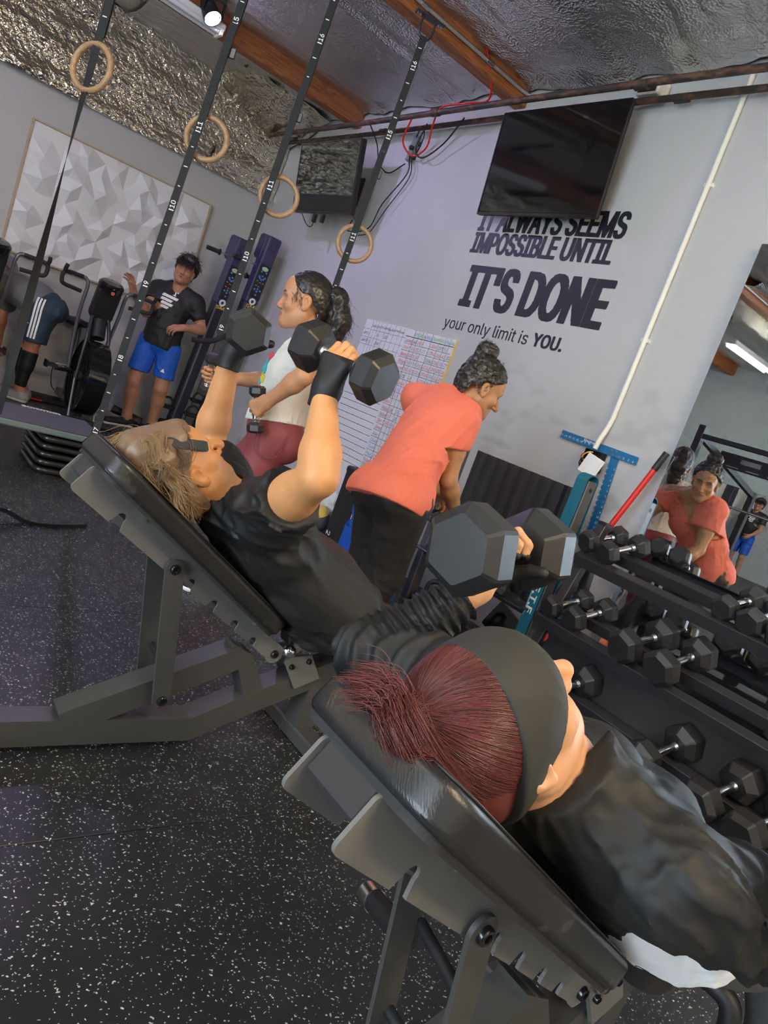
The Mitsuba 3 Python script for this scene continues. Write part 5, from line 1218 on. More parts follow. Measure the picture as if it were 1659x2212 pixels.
def lying(o, x0=-1.705):
    J = {}
    J['pel'], J['wai'], J['che'], J['nec'] = on(x0, 0.875, 1.12, o), on(x0, 0.74, 1.128, o), on(x0, 0.555, 1.122, o), on(x0, 0.385, 1.105, o)
    for q, s in ((1, 'r'), (-1, 'l')):
        J['hip' + s] = V(x0 + q * 0.092, 1.330, 0.478) + V(o)
    return J
def lying_torso(J, dims, bust, infl=0.0): return torso_prims(J['pel'], J['wai'], J['che'], J['nec'], (RB, RB, RB), dims, bust, 0.0, infl)

# --- woman with short curly hair
oA = V(0, 0, 0); J = lying(oA)
J['shor'], J['elbr'], J['wrir'] = V(-1.550, 0.975, 0.765), V(-1.338, 0.932, 0.922), V(-1.450, 0.950, 1.100)
J['shol'], J['elbl'], J['wril'] = V(-1.865, 0.980, 0.758), V(-2.010, 0.975, 0.826), V(-1.935, 0.925, 1.098)
J['kner'], J['ankr'] = V(-1.535, 1.700, 0.400), V(-1.500, 1.730, 0.085)
J['knel'], J['ankl'] = V(-1.900, 1.680, 0.415), V(-1.935, 1.660, 0.090)
hcA = on(-1.710, 0.236, 1.096); RA = basis(BN + 0.06 * BD + V(-0.20, 0, 0), UPB + V(0.03, 0, 0)); sA = 0.98
dA = ((0.178, 0.115, 0.14), (0.158, 0.118, 0.15), (0.165, 0.105, 0.17))
kA = thing('person', 'woman with short curly blond brown hair in black T-shirt pressing two dumbbells on a bench', 'person')
hp, hs = head_prims(hcA, RA, sA, 0.001, 1.15, 1.12)
armA = (0.060, 0.050, 0.047, 0.029)
dbR = unit(V(0.93, 0.28, -0.10)); dbL = unit(V(0.90, -0.40, -0.05))
upR, upL = unit(V(0.02, -0.02, 1)), unit(V(-0.05, 0.02, 1))
def grip(w, axis, upd, palm, s=1.0):
    """A fist closed around a bar along axis; palm the way the palm faces; the thumb lies at the +axis end."""
    return hand_prims(w, upd, palm, axis, (38, 78, 62), 1.0, (60, 55), s)
palmR = unit(np.cross(dbR, upR)); palmR = palmR if palmR[1] > 0 else -palmR
palmL = unit(np.cross(dbL, upL)); palmL = palmL if palmL[1] > 0 else -palmL
hR = grip(J['wrir'], -dbR, upR, palmR, 1.0); hL = grip(J['wril'], dbL, upL, palmL, 1.0)
neckA = [rc(J['nec'] + BN * 0.0, 0.062, hcA + RA @ V(0, -0.015, -0.05), 0.058, 0.035), rc(J['nec'] + RB @ V(0, 0.03, 0.01), 0.045, hcA + RA @ V(0, 0.035, -0.075), 0.038, 0.04)]
trap = [rc(J['nec'], 0.05, J['shor'], 0.055, 0.05), rc(J['nec'], 0.05, J['shol'], 0.055, 0.05)]
bodyA = lying_torso(J, dA, 1.05) + trap + neckA + hp + arm_prims(J['shor'], J['elbr'], J['wrir'], armA) + arm_prims(J['shol'], J['elbl'], J['wril'], armA) + hR + hL + \
        leg_prims(J['hipr'], J['kner'], J['ankr'], (0.092, 0.062, 0.060, 0.038)) + leg_prims(J['hipl'], J['knel'], J['ankl'], (0.092, 0.062, 0.060, 0.038))
mA = detailed(bodyA, 0.008, [(hcA + RA @ V(0, 0.01, -0.01), 0.135, 0.0028), (J['wrir'] + upR * 0.07, 0.10, 0.0034), (J['wril'] + upL * 0.07, 0.10, 0.0034)], hs)
skin_mesh(kA + '__body', mA, head_color(np.asarray(mA.vertices), hcA, RA, SKIN_A, sA, (0.50, 0.19, 0.14), (0.20, 0.12, 0.07), 0.45, 0.6))
# leggings
legA = inflate([p for p in bodyA[:1]] + leg_prims(J['hipr'], J['kner'], J['ankr'], (0.094, 0.064, 0.060, 0.038)) + leg_prims(J['hipl'], J['knel'], J['ankl'], (0.094, 0.064, 0.060, 0.038)), 0.008)
m = implicit(legA, 0.008, disp=lambda P: folds(P, (0, 1, 0), 16, 0.004, 3), amp=0.006, cut=lambda P: np.maximum(0.10 - P[:, 2], -((P - J['wai']) @ BD) - 0.03))
part(kA, 'leggings', m, 'm_leggings', True)
# shirt: torso, short sleeves, loose hem
def sleeve(S, E, t, r0, r1): S, E = V(S), V(E); return [rc(S, r0, S + (E - S) * t, r1, 0.05)]
shA = inflate(lying_torso(J, dA, 1.10) + trap, 0.014) + sleeve(J['shor'], J['elbr'], 0.30, 0.080, 0.080) + sleeve(J['shol'], J['elbl'], 0.35, 0.080, 0.078) + \
      [rc(J['wai'] + V(0.06, 0, 0) - BN * 0.015, 0.125, J['hipr'] + V(0.02, 0.03, 0.02), 0.112, 0.05), rc(J['wai'] - V(0.06, 0, 0) - BN * 0.015, 0.125, J['hipl'] + V(-0.02, 0.03, 0.02), 0.112, 0.05), el(on(-1.705, 0.80, 1.145), (0.15, 0.13, 0.10), RB, 0.06)]
uR_, uL_ = unit(J['elbr'] - J['shor']), unit(J['elbl'] - J['shol'])
def cutA(P):
    q = (P - J['nec']) @ RB
    neck = 0.078 - np.sqrt((q[:, 0] / 1.15) ** 2 + (q[:, 1] - 0.03) ** 2 + (np.maximum(q[:, 2] + 0.0, -0.02) * 0.5) ** 2)
    neck = np.where(q[:, 2] > -0.05, neck, -1)
    hem = ((P - on(-1.705, 0.90, 1.1)) @ unit(BD * 1.0 + BN * 0.25)) - 0.035
    sl = np.maximum((P - J['shor']) @ uR_ - 0.115, np.where(P[:, 0] > -1.60, -1e-3, -1) * 1.0)
    sl2 = (P - J['shol']) @ uL_ - 0.12
    pad = 1.010 - P @ BN
    pad = np.where(P @ BD < 0.78, pad, -1)
    return np.maximum.reduce([neck, hem, np.where(np.linalg.norm(P - J['shor'], axis=1) < 0.22, (P - J['shor']) @ uR_ - 0.118, -1), np.where(np.linalg.norm(P - J['shol'], axis=1) < 0.20, sl2, -1), pad, 0.355 - P[:, 2]])
def foldA(P):
    f = folds(P, V(0.35, 0.8, -0.2), 16, 0.018, 21, 5.0) + folds(P, V(0.6, 0.5, -0.6), 26, 0.008, 31, 4.0)
    return f
m = implicit(shA, 0.0055, disp=foldA, amp=0.024, cut=cutA)
part(kA, 'shirt', m, 'm_cloth_black', True, label='black short sleeved T-shirt')
# gloves: wrist to first finger joints
def glove(P_, w, d, length=0.112):
    return implicit(inflate(P_, 0.0030), 0.0034, cut=lambda P: np.maximum((P - w) @ d - length, -0.035 - (P - w) @ d))
gR = hR + [rc(J['wrir'] - upR * 0.05, 0.031, J['wrir'] + upR * 0.01, 0.029, 0.02)]
gL = hL + [rc(J['wril'] - upL * 0.05, 0.031, J['wril'] + upL * 0.01, 0.029, 0.02)]
part(kA, 'glove', glove(gR, J['wrir'], upR, 0.098), 'm_glove', True, label='black fingerless training glove'); part(kA, 'glove', glove(gL, J['wril'], upL, 0.098), 'm_glove', True, label='black fingerless training glove')
for a, w in ((V(-1.97, 1.74, 0.0), 'l'), (V(-1.50, 1.80, 0.0), 'r')):
    ank = J['ank' + w]
    sh = implicit([rc(V(ank[0], ank[1] - 0.045, 0.045), 0.040, a + V(0, 0.02, 0.035), 0.034, 0.04), rc(V(ank[0], ank[1], 0.06), 0.045, ank + V(0, 0, 0.03), 0.042, 0.03), rc(V(ank[0], ank[1] - 0.06, 0.02), 0.034, a + V(0, 0.05, 0.022), 0.036, 0.03)], 0.006, cut=lambda P: 0.002 - P[:, 2])
    part(kA, 'shoe', sh, 'm_shoe_white', True, label='pale trainer')
# hair: an under mass and loose waves
def local(c, R, s): return lambda x, y, z: V(c) + R @ (V(x, y, z) * s)
WA = local(hcA, RA, sA)
hm = [el(WA(0, -0.030, 0.058), V(0.088, 0.098, 0.092) * sA, RA, 0.03), el(WA(0, -0.055, -0.005), V(0.084, 0.066, 0.085) * sA, RA, 0.03), el(WA(0, -0.060, 0.120), (0.070, 0.055, 0.060), RA, 0.04), el(WA(0.055, -0.05, -0.035), (0.035, 0.045, 0.055), RA, 0.03), el(WA(0, 0.035, 0.085), (0.066, 0.045, 0.042), RA, 0.03)]
def hairline(P):
    q = ((P - hcA) @ RA) / sA
    face = (q[:, 1] - (0.052 + 0.0 * q[:, 2])) * 0.9 - np.clip(q[:, 2] - 0.075, -0.05, 0.1) * 1.5
    side = np.where(np.abs(q[:, 0]) > 0.045, q[:, 1] - (-0.012 + 0.75 * np.clip(q[:, 2] - 0.02, 0, 1)), -1)
    return np.maximum(face, side)
mh = implicit(hm, 0.005, disp=lambda P: 0.013 * (np.abs(2 * meshkit.fbm(P * V(30, 22, 22), 3, 5) - 1) - 0.4), amp=0.014, cut=lambda P: np.maximum(hairline(P), 1.008 - P @ BN))
part(kA, 'hair', mh, 'm_hair_brown', True)
def waves(nl, per, seed, c, R, s, length, curl, out, flow):
    """Locks of hair: each lock a few dozen strands that wave together."""
    g = np.random.default_rng(seed); paths = []; c0, ra = V(0, -0.022, 0.050), V(0.080, 0.096, 0.088)
    while len(paths) < nl * per:
        v = unit(g.normal(size=3)); p0 = c0 + v * ra
        if p0[1] * 0.8 + p0[2] * 0.6 > 0.098 or p0[2] < -0.055: continue
        if abs(p0[0]) > 0.045 and p0[1] > -0.022 and p0[2] < 0.055: continue
        L = length * g.uniform(0.7, 1.25); ph, fr = g.uniform(0, 6.28), g.uniform(0.8, 1.2); d0 = unit(flow(p0) + g.normal(size=3) * 0.22)
        for _ in range(per):
            p = p0 + g.normal(size=3) * 0.0055; nrm = unit((p - c0) / ra); k = 14; d = unit(d0 + g.normal(size=3) * 0.07); q = [p]; st = L * g.uniform(0.85, 1.1) / k; tang = unit(np.cross(nrm, d))
            for i in range(k):
                t = i / k
                d = unit(d + nrm * out * (0.35 - t) * 0.5 + tang * curl * math.sin(ph + 8.0 * fr * t) + nrm * curl * 0.7 * math.cos(ph + 8.0 * fr * t) + g.normal(size=3) * 0.025)
                p = p + d * st; e = (p - c0) / (ra * 0.98); le = np.linalg.norm(e)
                if le < 1.03: p = c0 + e / le * 1.03 * ra * 0.98
                q.append(p)
            qa = np.array(q)
            if ((qa[:, 1] > 0.040) & (qa[:, 2] < 0.080)).any() or ((np.abs(qa[:, 0]) > 0.045) & (qa[:, 1] > -0.026) & (qa[:, 2] < 0.040)).any(): 
                if g.random() < 0.995: qa = qa[:max(4, int(np.argmax(((qa[:, 1] > 0.040) & (qa[:, 2] < 0.080)) | ((np.abs(qa[:, 0]) > 0.045) & (qa[:, 1] > -0.026) & (qa[:, 2] < 0.040)))))]
                if len(qa) < 5: paths.append(paths[-1] if paths else V(c) + (qa * s) @ R.T); continue
            w = V(c) + (qa * s) @ R.T
            paths.append(w + BN * np.maximum(0, 1.009 - w @ BN)[:, None])
    return paths
flowA = lambda p: unit(V(0.9 * p[0] * 6, -0.75, 0.25 - 1.2 * max(0, 0.06 - p[2]) * 6) + V(0.35 * np.sign(p[0]), -0.2, -0.35))
PA = waves(190, 30, 5, hcA, RA, sA, 0.105, 0.30, 1.0, flowA)
strands(kA + '__hair__lock', [q for i, q in enumerate(PA) if (i // 30) % 5 < 3], 0.0008, 0.0003, 'm_hair_blond'); strands(kA + '__hair__lock_001', [q for i, q in enumerate(PA) if (i // 30) % 5 >= 3], 0.00085, 0.0003, 'm_hair_brown')
labels[kA + '__hair__lock'] = {'kind': 'stuff', 'label': 'blond waves of hair'}; labels[kA + '__hair__lock_001'] = {'kind': 'stuff', 'label': 'brown waves of hair'}
# narrow headband over the crown
ban = lambda a, w: lambda P: np.abs(((P - hcA) @ RA) @ unit(V(0, 0.80, 0.60)) - a) - w
mb = implicit(inflate(hm[:2] + [el(WA(0, -0.016, 0.042), V(0.076, 0.095, 0.086) * sA, RA, 0.02), el(WA(0, 0.045, 0.055), V(0.057, 0.047, 0.052) * sA, RA, 0.03)], 0.006), 0.0035, cut=lambda P: np.maximum(ban(0.070, 0.013)(P), 1.008 - P @ BN))
part(kA, 'headband', mb, 'm_band_dark', True, label='narrow dark grey headband')
gA = 'dumbbells held by the woman with short curly hair'
dumbbell(J['wrir'] + upR * 0.088 + palmR * 0.022, dbR, 0.064, 0.078, 0.125, 0, '25LB', 'black dumbbell in the near gloved fist of the curly haired woman, both heads showing', gA)
dumbbell(J['wril'] + upL * 0.088 + palmL * 0.022, dbL, 0.064, 0.078, 0.125, 8, '25LB', 'black dumbbell seen end on in the far hand of the curly haired woman', gA)

# --- woman with the wide headband
oB = V(1.20, -0.035, 0); J2 = lying(oB); xB = -1.705
for q, s in ((1, 'r'), (-1, 'l')):
    J2['sho' + s] = V(xB + q * 0.178, 0.990, 0.735 if s == 'l' else 0.690) + oB
    J2['elb' + s] = V(xB + q * 0.425, 0.930, 0.690) + oB if s == 'l' else V(-0.205, 1.215, 0.640)
J2['wril'] = V(-0.868, 1.035, 0.868); J2['wrir'] = V(-0.155, 1.035, 0.870)
J2['kner'], J2['ankr'] = V(-1.50, 1.70, 0.41) + oB, V(-1.46, 1.73, 0.085) + oB
J2['knel'], J2['ankl'] = V(-1.90, 1.68, 0.415) + oB, V(-1.935, 1.66, 0.09) + oB
hcB = on(-1.705, 0.214, 1.090, oB); RBh = basis(BN + 0.10 * BD, UPB); sB = 1.09
dB = ((0.175, 0.110, 0.14), (0.148, 0.105, 0.15), (0.162, 0.100, 0.17))
kB = thing('person', 'woman with dark red hair, wide black headband and black hoodie pressing dumbbells nearest the camera', 'person')
hp2, hs2 = head_prims(hcB, RBh, sB, 0.0, 1.05, 1.0)
dbBl = unit(V(0.22, -0.97, -0.05)); dbBr = unit(V(-0.95, 0.15, 0.05))
upB = unit(V(-0.02, 0.02, 1)); palmBl = unit(np.cross(dbBl, upB)); palmBr = unit(np.cross(dbBr, upB))
palmBl = palmBl if palmBl[0] > 0 else -palmBl; palmBr = palmBr if palmBr[1] > 0 else -palmBr
hBl = grip(J2['wril'], -dbBl, upB, palmBl); hBr = grip(J2['wrir'], dbBr, upB, palmBr)
neckB = [rc(J2['nec'], 0.058, hcB + RBh @ V(0, -0.015, -0.05), 0.055, 0.035), rc(J2['nec'] + RB @ V(0, 0.03, 0.01), 0.042, hcB + RBh @ V(0, 0.035, -0.075), 0.036, 0.04)]
trapB = [rc(J2['nec'], 0.05, J2['shor'], 0.055, 0.05), rc(J2['nec'], 0.05, J2['shol'], 0.055, 0.05)]
armB = (0.052, 0.045, 0.044, 0.028)
bodyB = lying_torso(J2, dB, 1.0) + trapB + neckB + hp2 + arm_prims(J2['shor'], J2['elbr'], J2['wrir'], armB) + arm_prims(J2['shol'], J2['elbl'], J2['wril'], armB) + hBl + hBr + \
        leg_prims(J2['hipr'], J2['kner'], J2['ankr']) + leg_prims(J2['hipl'], J2['knel'], J2['ankl'])
mB = detailed(bodyB, 0.008, [(hcB + RBh @ V(0, 0.01, -0.01), 0.135, 0.0028), (J2['wril'] + upB * 0.07, 0.10, 0.0034), (J2['wrir'] + upB * 0.07, 0.10, 0.0036)], hs2)
skin_mesh(kB + '__body', mB, head_color(np.asarray(mB.vertices), hcB, RBh, SKIN_B, sB, (0.50, 0.20, 0.17), (0.10, 0.05, 0.04), 0.7, 0.6))
legB = inflate([bodyB[0]] + leg_prims(J2['hipr'], J2['kner'], J2['ankr']) + leg_prims(J2['hipl'], J2['knel'], J2['ankl']), 0.010)
part(kB, 'leggings', implicit(legB, 0.008, cut=lambda P: np.maximum(0.10 - P[:, 2], -((P - J2['wai']) @ BD) - 0.0)), 'm_leggings_grey', True)
for a, w in ((V(-0.77, 1.72, 0.0), 'l'), (V(-0.26, 1.77, 0.0), 'r')):
    ank = J2['ank' + w]
    part(kB, 'shoe', implicit([rc(V(ank[0], ank[1] - 0.045, 0.045), 0.040, a + V(0, 0.02, 0.035), 0.034, 0.04), rc(V(ank[0], ank[1], 0.06), 0.045, ank + V(0, 0, 0.03), 0.042, 0.03)], 0.007, cut=lambda P: 0.002 - P[:, 2]), 'm_cloth_white', True)
# white undershirt
us = inflate(lying_torso(J2, dB, 0.0)[:2], 0.014) + [rc(J2['wai'] + V(0.05, 0, 0), 0.118, J2['hipr'] + V(0.015, 0.02, 0.03), 0.108, 0.05), rc(J2['wai'] - V(0.05, 0, 0), 0.118, J2['hipl'] + V(-0.015, 0.02, 0.03), 0.108, 0.05)]
part(kB, 'undershirt', implicit(us, 0.006, disp=lambda P: folds(P, BD, 18, 0.006, 51) + folds(P, V(1, 0.3, 0), 24, 0.005, 55), amp=0.012, cut=lambda P: np.maximum.reduce([((P - J2['hipr']) @ BD) - 0.045, 0.66 - (P - oB) @ BD, 1.009 - (P - oB) @ BN])), 'm_cloth_white', True, label='white undershirt hem')
# hoodie
slv = []
for s in ('r', 'l'):
    S, E, W = J2['sho' + s], J2['elb' + s], J2['wri' + s]
    slv += [rc(S, 0.074, S + (E - S) * 0.5, 0.070, 0.022), rc(S + (E - S) * 0.45, 0.070, E, 0.060, 0.03), rc(E, 0.062, E + (W - E) * 0.85, 0.041, 0.03)]
hoodP = inflate(lying_torso(J2, dB, 1.0) + trapB, 0.015) + slv + [rc(J2['nec'] + RB @ V(0, 0.0, 0.02), 0.078, J2['nec'] + RB @ V(0, 0.03, 0.07), 0.082, 0.04)]
def cutB(P):
    q = (P - J2['nec']) @ RB
    opening = 0.064 - np.sqrt(q[:, 0] ** 2 + (q[:, 1] - 0.01) ** 2)
    opening = np.where(q[:, 2] > -0.045, opening, -1)
    top = q[:, 2] - 0.055 - 0.55 * np.clip(-q[:, 1], -0.06, 0.06) * -1 * 0 - np.where(q[:, 1] > 0.02, -0.35 * (q[:, 1] - 0.02) - 0.0, 0)
    vee = np.where((q[:, 1] > 0.01) & (q[:, 2] > -0.13), 0.030 * (1 + q[:, 2] / 0.13) - np.abs(q[:, 0] - 0.006), -1)
    hem = (P - oB) @ unit(BD + 0.10 * BN) - 0.945
    wr = np.where(np.linalg.norm(P - J2['wril'], axis=1) < 0.16, (P - J2['wril']) @ unit(J2['wril'] - J2['elbl']) + 0.030, -1)
    wr2 = np.where(np.linalg.norm(P - J2['wrir'], axis=1) < 0.16, (P - J2['wrir']) @ unit(J2['wrir'] - J2['elbr']) + 0.030, -1)
    return np.maximum.reduce([opening, top, vee, hem, wr, wr2, np.where((P - oB) @ BD < 0.74, 1.009 - (P - oB) @ BN, -1)])
def foldB(P):
    f = folds(P, V(0.75, 0.55, -0.35), 15, 0.020, 61, 4.0) + folds(P, V(0.3, 0.8, -0.5), 24, 0.008, 64, 5.0)
    for s in ('r', 'l'):
        E, W, S = J2['elb' + s], J2['wri' + s], J2['sho' + s]
        d = unit(W - E); t = (P - E) @ d; r = np.linalg.norm(P - E - t[:, None] * d, axis=1)
        w = np.clip((0.085 - r) / 0.02, 0, 1) * np.clip((t + 0.02) / 0.05, 0, 1)
        f = f * (1 - 0.7 * w) + w * 0.006 * np.sin(t * 330 + 3.0 * meshkit.noise(P * 30, 8))
        d2 = unit(E - S); t2 = (P - S) @ d2; r2 = np.linalg.norm(P - S - t2[:, None] * d2, axis=1)
        w2 = np.clip((0.10 - r2) / 0.02, 0, 1) * np.clip((t2 - 0.08) / 0.05, 0, 1) * (1 - w)
        f = f * (1 - 0.6 * w2) + w2 * 0.008 * np.sin(t2 * 150 + 5.0 * meshkit.noise(P * 12, 18) + (P - S) @ V(0, 18, 30))
    return f
hood = implicit(hoodP, 0.0055, disp=foldB, amp=0.026, cut=cutB)
hk = part(kB, 'hoodie', hood, 'm_cloth_black_knit', True, label='black quarter zip hoodie with ribbed cuffs')
zx = J2['nec'] + RB @ V(0.0, 0.112, -0.05)
part(hk, 'zip_pull', tf(cbox((0.007, 0.022, 0.004), (0, 0, 0), 0.001), frame(J2['nec'] + RB @ V(-0.05, 0.098, 0.005), RB[:, 0], unit(RB[:, 1] * 0.3 + RB[:, 0] * 0.9), unit(np.cross(RB[:, 0], RB[:, 2])))), 'm_chrome')
part(kB, 'inner_top', implicit([rc(J2['nec'] + RB @ V(0, 0.0, -0.03), 0.064, J2['nec'] + RB @ V(0, 0.015, 0.022), 0.062, 0.03), el(J2['che'] + RB @ V(0, 0.02, 0.07), (0.10, 0.10, 0.10), RB, 0.05)], 0.006, cut=lambda P: (P - J2['nec']) @ unit(RB[:, 2] + 0.35 * RB[:, 1]) - 0.034), 'm_cloth_black', True)
for s in ('l', 'r'):
    W = J2['wri' + s]; hh = hBl if s == 'l' else hBr
    part(kB, 'glove', implicit(inflate(hh, 0.003), 0.0036, cut=lambda P: np.maximum((P - W) @ upB - 0.094, 0.012 - (P - W) @ upB)), 'm_glove', True, label='black ribbed wrist wrap glove')
# hair pulled to a tie at the crown
WB = local(hcB, RBh, sB)
hm2 = [el(WB(0, -0.018, 0.046), V(0.078, 0.096, 0.089) * sB, RBh, 0.02), el(WB(0, -0.055, 0.0), V(0.070, 0.058, 0.075) * sB, RBh, 0.03), el(WB(0.0, -0.055, 0.128), (0.010, 0.010, 0.012), RBh, 0.03)]
tie = V(0.0, -0.066, 0.158)
mh2 = implicit(hm2, 0.004, cut=lambda P: np.maximum((((P - hcB) @ RBh) @ unit(V(0, 0.86, -0.52))) + 0.026, 1.008 - (P - oB) @ BN))
part(kB, 'hair', mh2, 'm_hair_red', True)
g = np.random.default_rng(3); paths = []
for i in range(3600):
    th = g.uniform(0, 2 * math.pi); c0 = V(0, -0.018, 0.046)
    ax_ = unit(V(0, 0.86, -0.52)); e1 = V(1, 0, 0); e2 = np.cross(ax_, e1)
    st = c0 + (e1 * math.cos(th) + e2 * math.sin(th)) * 0.1 + ax_ * g.uniform(-0.018, 0.03)
    q = []
    lift = g.uniform(1.0, 1.035)
    for t in np.linspace(0, 1, 10):
        p = st * (1 - t) + tie * t + g.normal(size=3) * 0.0006 * math.sin(math.pi * t) + V(0.004 * math.sin(3 * th + 4 * t), 0, 0)
        e = (p - c0) / V(0.0795, 0.0975, 0.0905); l = np.linalg.norm(e)
        if t < 0.80 or l < 1: p = c0 + e / l * (lift if t < 0.8 else 1.0 + 0.02) * V(0.0795, 0.0975, 0.0905)
        q.append(p)
    q[-2] = 0.5 * (q[-3] + tie) + g.normal(size=3) * 0.003; q[-1] = tie + g.normal(size=3) * 0.006
    w = hcB + sB * np.array(q) @ RBh.T; b = (w - oB) @ BN; w = w + BN * np.maximum(0, 1.009 - b)[:, None]
    paths.append(w)
strands(kB + '__hair__strand', paths[:2300], 0.0005, 0.0004, 'm_hair_red'); strands(kB + '__hair__strand_001', paths[2300:], 0.0005, 0.0004, 'm_hair_red_dark')
tail = []
for i in range(1300):
    side = i % 3 == 0; a = tie + g.normal(size=3) * V(0.009, 0.009, 0.006); L = g.uniform(0.55, 0.75) if side else g.uniform(0.75, 0.95); off = g.normal(size=3) * V(0.0055, 0.0045, 0.0055)
    if side: C_ = [a, a + V(-0.025, 0.010, 0.020) * L + off * 0.6, a + V(-0.045, 0.000, 0.026) * L + off, a + V(-0.070, -0.012, 0.018) * L + off * 1.3]
    else: C_ = [a, a + V(0.022, -0.008, 0.016) * L + off * 0.5, a + V(0.050, -0.022, -0.012) * L + off, a + V(0.068, -0.028, -0.050) * L + off, a + V(0.078, -0.026, -0.085) * L + off]
    w = hcB + sB * spline(C_, 4) @ RBh.T; b = (w - oB) @ BN; tn = ((w - oB) @ BD > 0.045)
    w = w + BN * np.where(tn, np.maximum(0, 1.009 - b), 0)[:, None]; tail.append(w)
strands(kB + '__hair__ponytail', tail, 0.0005, 0.0003, 'm_hair_red')
for n_, l_ in (('strand', 'red strands pulled back'), ('strand_001', 'dark strands pulled back'), ('ponytail', 'short red ponytail')): labels[kB + '__hair__' + n_] = {'kind': 'stuff', 'label': l_}
part(kB + '__hair', 'hair_tie', cat([tf(lathe([(0.017 + 0.004 * math.cos(t), z0 + 0.004 * math.sin(t)) for t in np.linspace(0, 2 * math.pi, 9)], 24), axis_frame(WB(*(tie - V(0, 0.002, 0.004))), RBh @ unit(V(0, -0.5, 0.86)))) for z0 in (0.0, 0.007)]), 'm_hair_tie', 60)
pr('m_hair_tie', [0.20, 0.10, 0.06], 0.6)
bax = unit(V(0, 0.93, -0.36))
def bandcut(P):
    q = (P - hcB) @ RBh; a = q @ unit(V(0, 0.86, -0.52))
    c_ = q @ V(0, 0.516, -0.856)
    return np.maximum.reduce([-0.042 - a, c_ - 0.030, 1.008 - (P - oB) @ BN])
mb = implicit(inflate(hp2[:3] + [el(WB(0, -0.016, 0.042), V(0.079, 0.094, 0.085) * sB, RBh, 0.02), el(WB(0, -0.045, 0.0), V(0.076, 0.060, 0.070) * sB, RBh, 0.03)], 0.0065), 0.0034,
              disp=lambda P: folds(P, RBh @ V(0.2, 0.3, 1), 26, 0.0022, 71, 5.0), amp=0.004, cut=bandcut)
part(kB, 'headband', mb, 'm_band_black', True, label='wide black fabric headband')
gB = 'dumbbells held by the woman in the wide headband'
dumbbell(J2['wril'] + upB * 0.088 + palmBl * 0.022, dbBl, 0.083, 0.100, 0.130, 12, '50LB', 'large black hexagonal dumbbell held up in front of the ribbed rack', gB)
dumbbell(J2['wrir'] + upB * 0.088 + palmBr * 0.022, dbBr, 0.083, 0.100, 0.130, 12, '50LB', 'large black dumbbell held at the picture edge beside the bottom tier', gB)
# ------------------------------------------------------------------ the standing people
Z = V(0, 0, 1)
pr('m_shirt_white', [0.60, 0.59, 0.54], 0.75, sheen=0.2)
pr('m_pants_maroon', [0.20, 0.042, 0.048], 0.6, spec=0.35, sheen=0.4)
def tex_coral(p, n, uv):
    v = pfbm(p.x * 420, p.y * 420, p.z * 160, 2)
    return mix([0.70, 0.140, 0.080], [0.80, 0.190, 0.120], v)
pr('m_shirt_coral', proc(tex_coral), 0.75, sheen=0.4)
pr('m_pants_black', [0.016, 0.013, 0.012], 0.6, sheen=0.3)
pr('m_shorts_blue', [0.008, 0.085, 0.46], 0.6, sheen=0.3)
pr('m_shorts_slate', [0.018, 0.038, 0.065], 0.65, sheen=0.3)
pr('m_shirt_grey', [0.16, 0.16, 0.165], 0.8, sheen=0.3)
pr('m_print_red', [0.55, 0.06, 0.08], 0.6); pr('m_print_teal', [0.05, 0.34, 0.40], 0.6); pr('m_print_gold', [0.55, 0.45, 0.05], 0.6)
def foot_prims(ank, toe, r=0.036):
    a, t = V(ank), V(toe); h = V(a[0], a[1], 0.045) - unit(V(t[0] - a[0], t[1] - a[1], 0)) * 0.045
    return [rc(h, r * 1.05, V(t[0], t[1], 0.034), r * 0.92, 0.03), rc(V(h[0], h[1], 0.05), r * 1.1, a + V(0, 0, 0.035), r * 1.15, 0.03)]
def shoe(k, ank, toe, mat, sole='m_white', h=0.007, low=0.095):
    u = implicit(inflate(foot_prims(ank, toe), 0.008), h, cut=lambda P: np.maximum(0.022 - P[:, 2], P[:, 2] - low))
    s = part(k, 'shoe', u, mat, True)
    part(s, 'sole', implicit(inflate(foot_prims(ank, toe), 0.011), h, cut=lambda P: np.maximum(0.001 - P[:, 2], P[:, 2] - 0.026)), sole, True)
def cap_hair(c, R, s, thick_=0.010, front=0.058, temple=0.0, low=-0.05, h=0.005, lump=0.006, freq=40, seed=1, extra=(), up=1.0):
    """A close hair cap with hairline; returns the mesh."""
    W = local(c, R, s)
    P_ = [el(W(0, -0.018, 0.045), (V(0.0735, 0.0925, 0.0840) + thick_) * s, R, 0.02), el(W(0, -0.052, -0.005), (V(0.062, 0.055, 0.072) + thick_) * s, R, 0.03)] + list(extra)
    def cutf(P):
        q = ((P - c) @ R) / s
        face = (q[:, 1] - front) - np.clip(q[:, 2] - 0.072, -0.1, 0.2) * 1.3
        side = np.where(np.abs(q[:, 0]) > 0.042, q[:, 1] - (0.018 + temple) - 0.9 * np.clip(q[:, 2] - 0.03, -0.2, 1), -1)
        side2 = np.where((np.abs(q[:, 0]) > 0.055) & (np.abs(q[:, 0]) < 0.11), 0.036 - np.sqrt((q[:, 1] + 0.002) ** 2 + ((q[:, 2] + 0.008) * 0.85) ** 2), -1)
        return np.where(q[:, 2] > 0.16, -1, np.maximum.reduce([face, side, side2, low - q[:, 2] - np.where(q[:, 1] < -0.04, 0.03, 0)]))
    return implicit(P_, h, disp=lambda P: lump * (np.abs(2 * meshkit.fbm(P * freq, 3, seed) - 1) * 2 - 0.7), amp=lump * 1.5, cut=cutf)
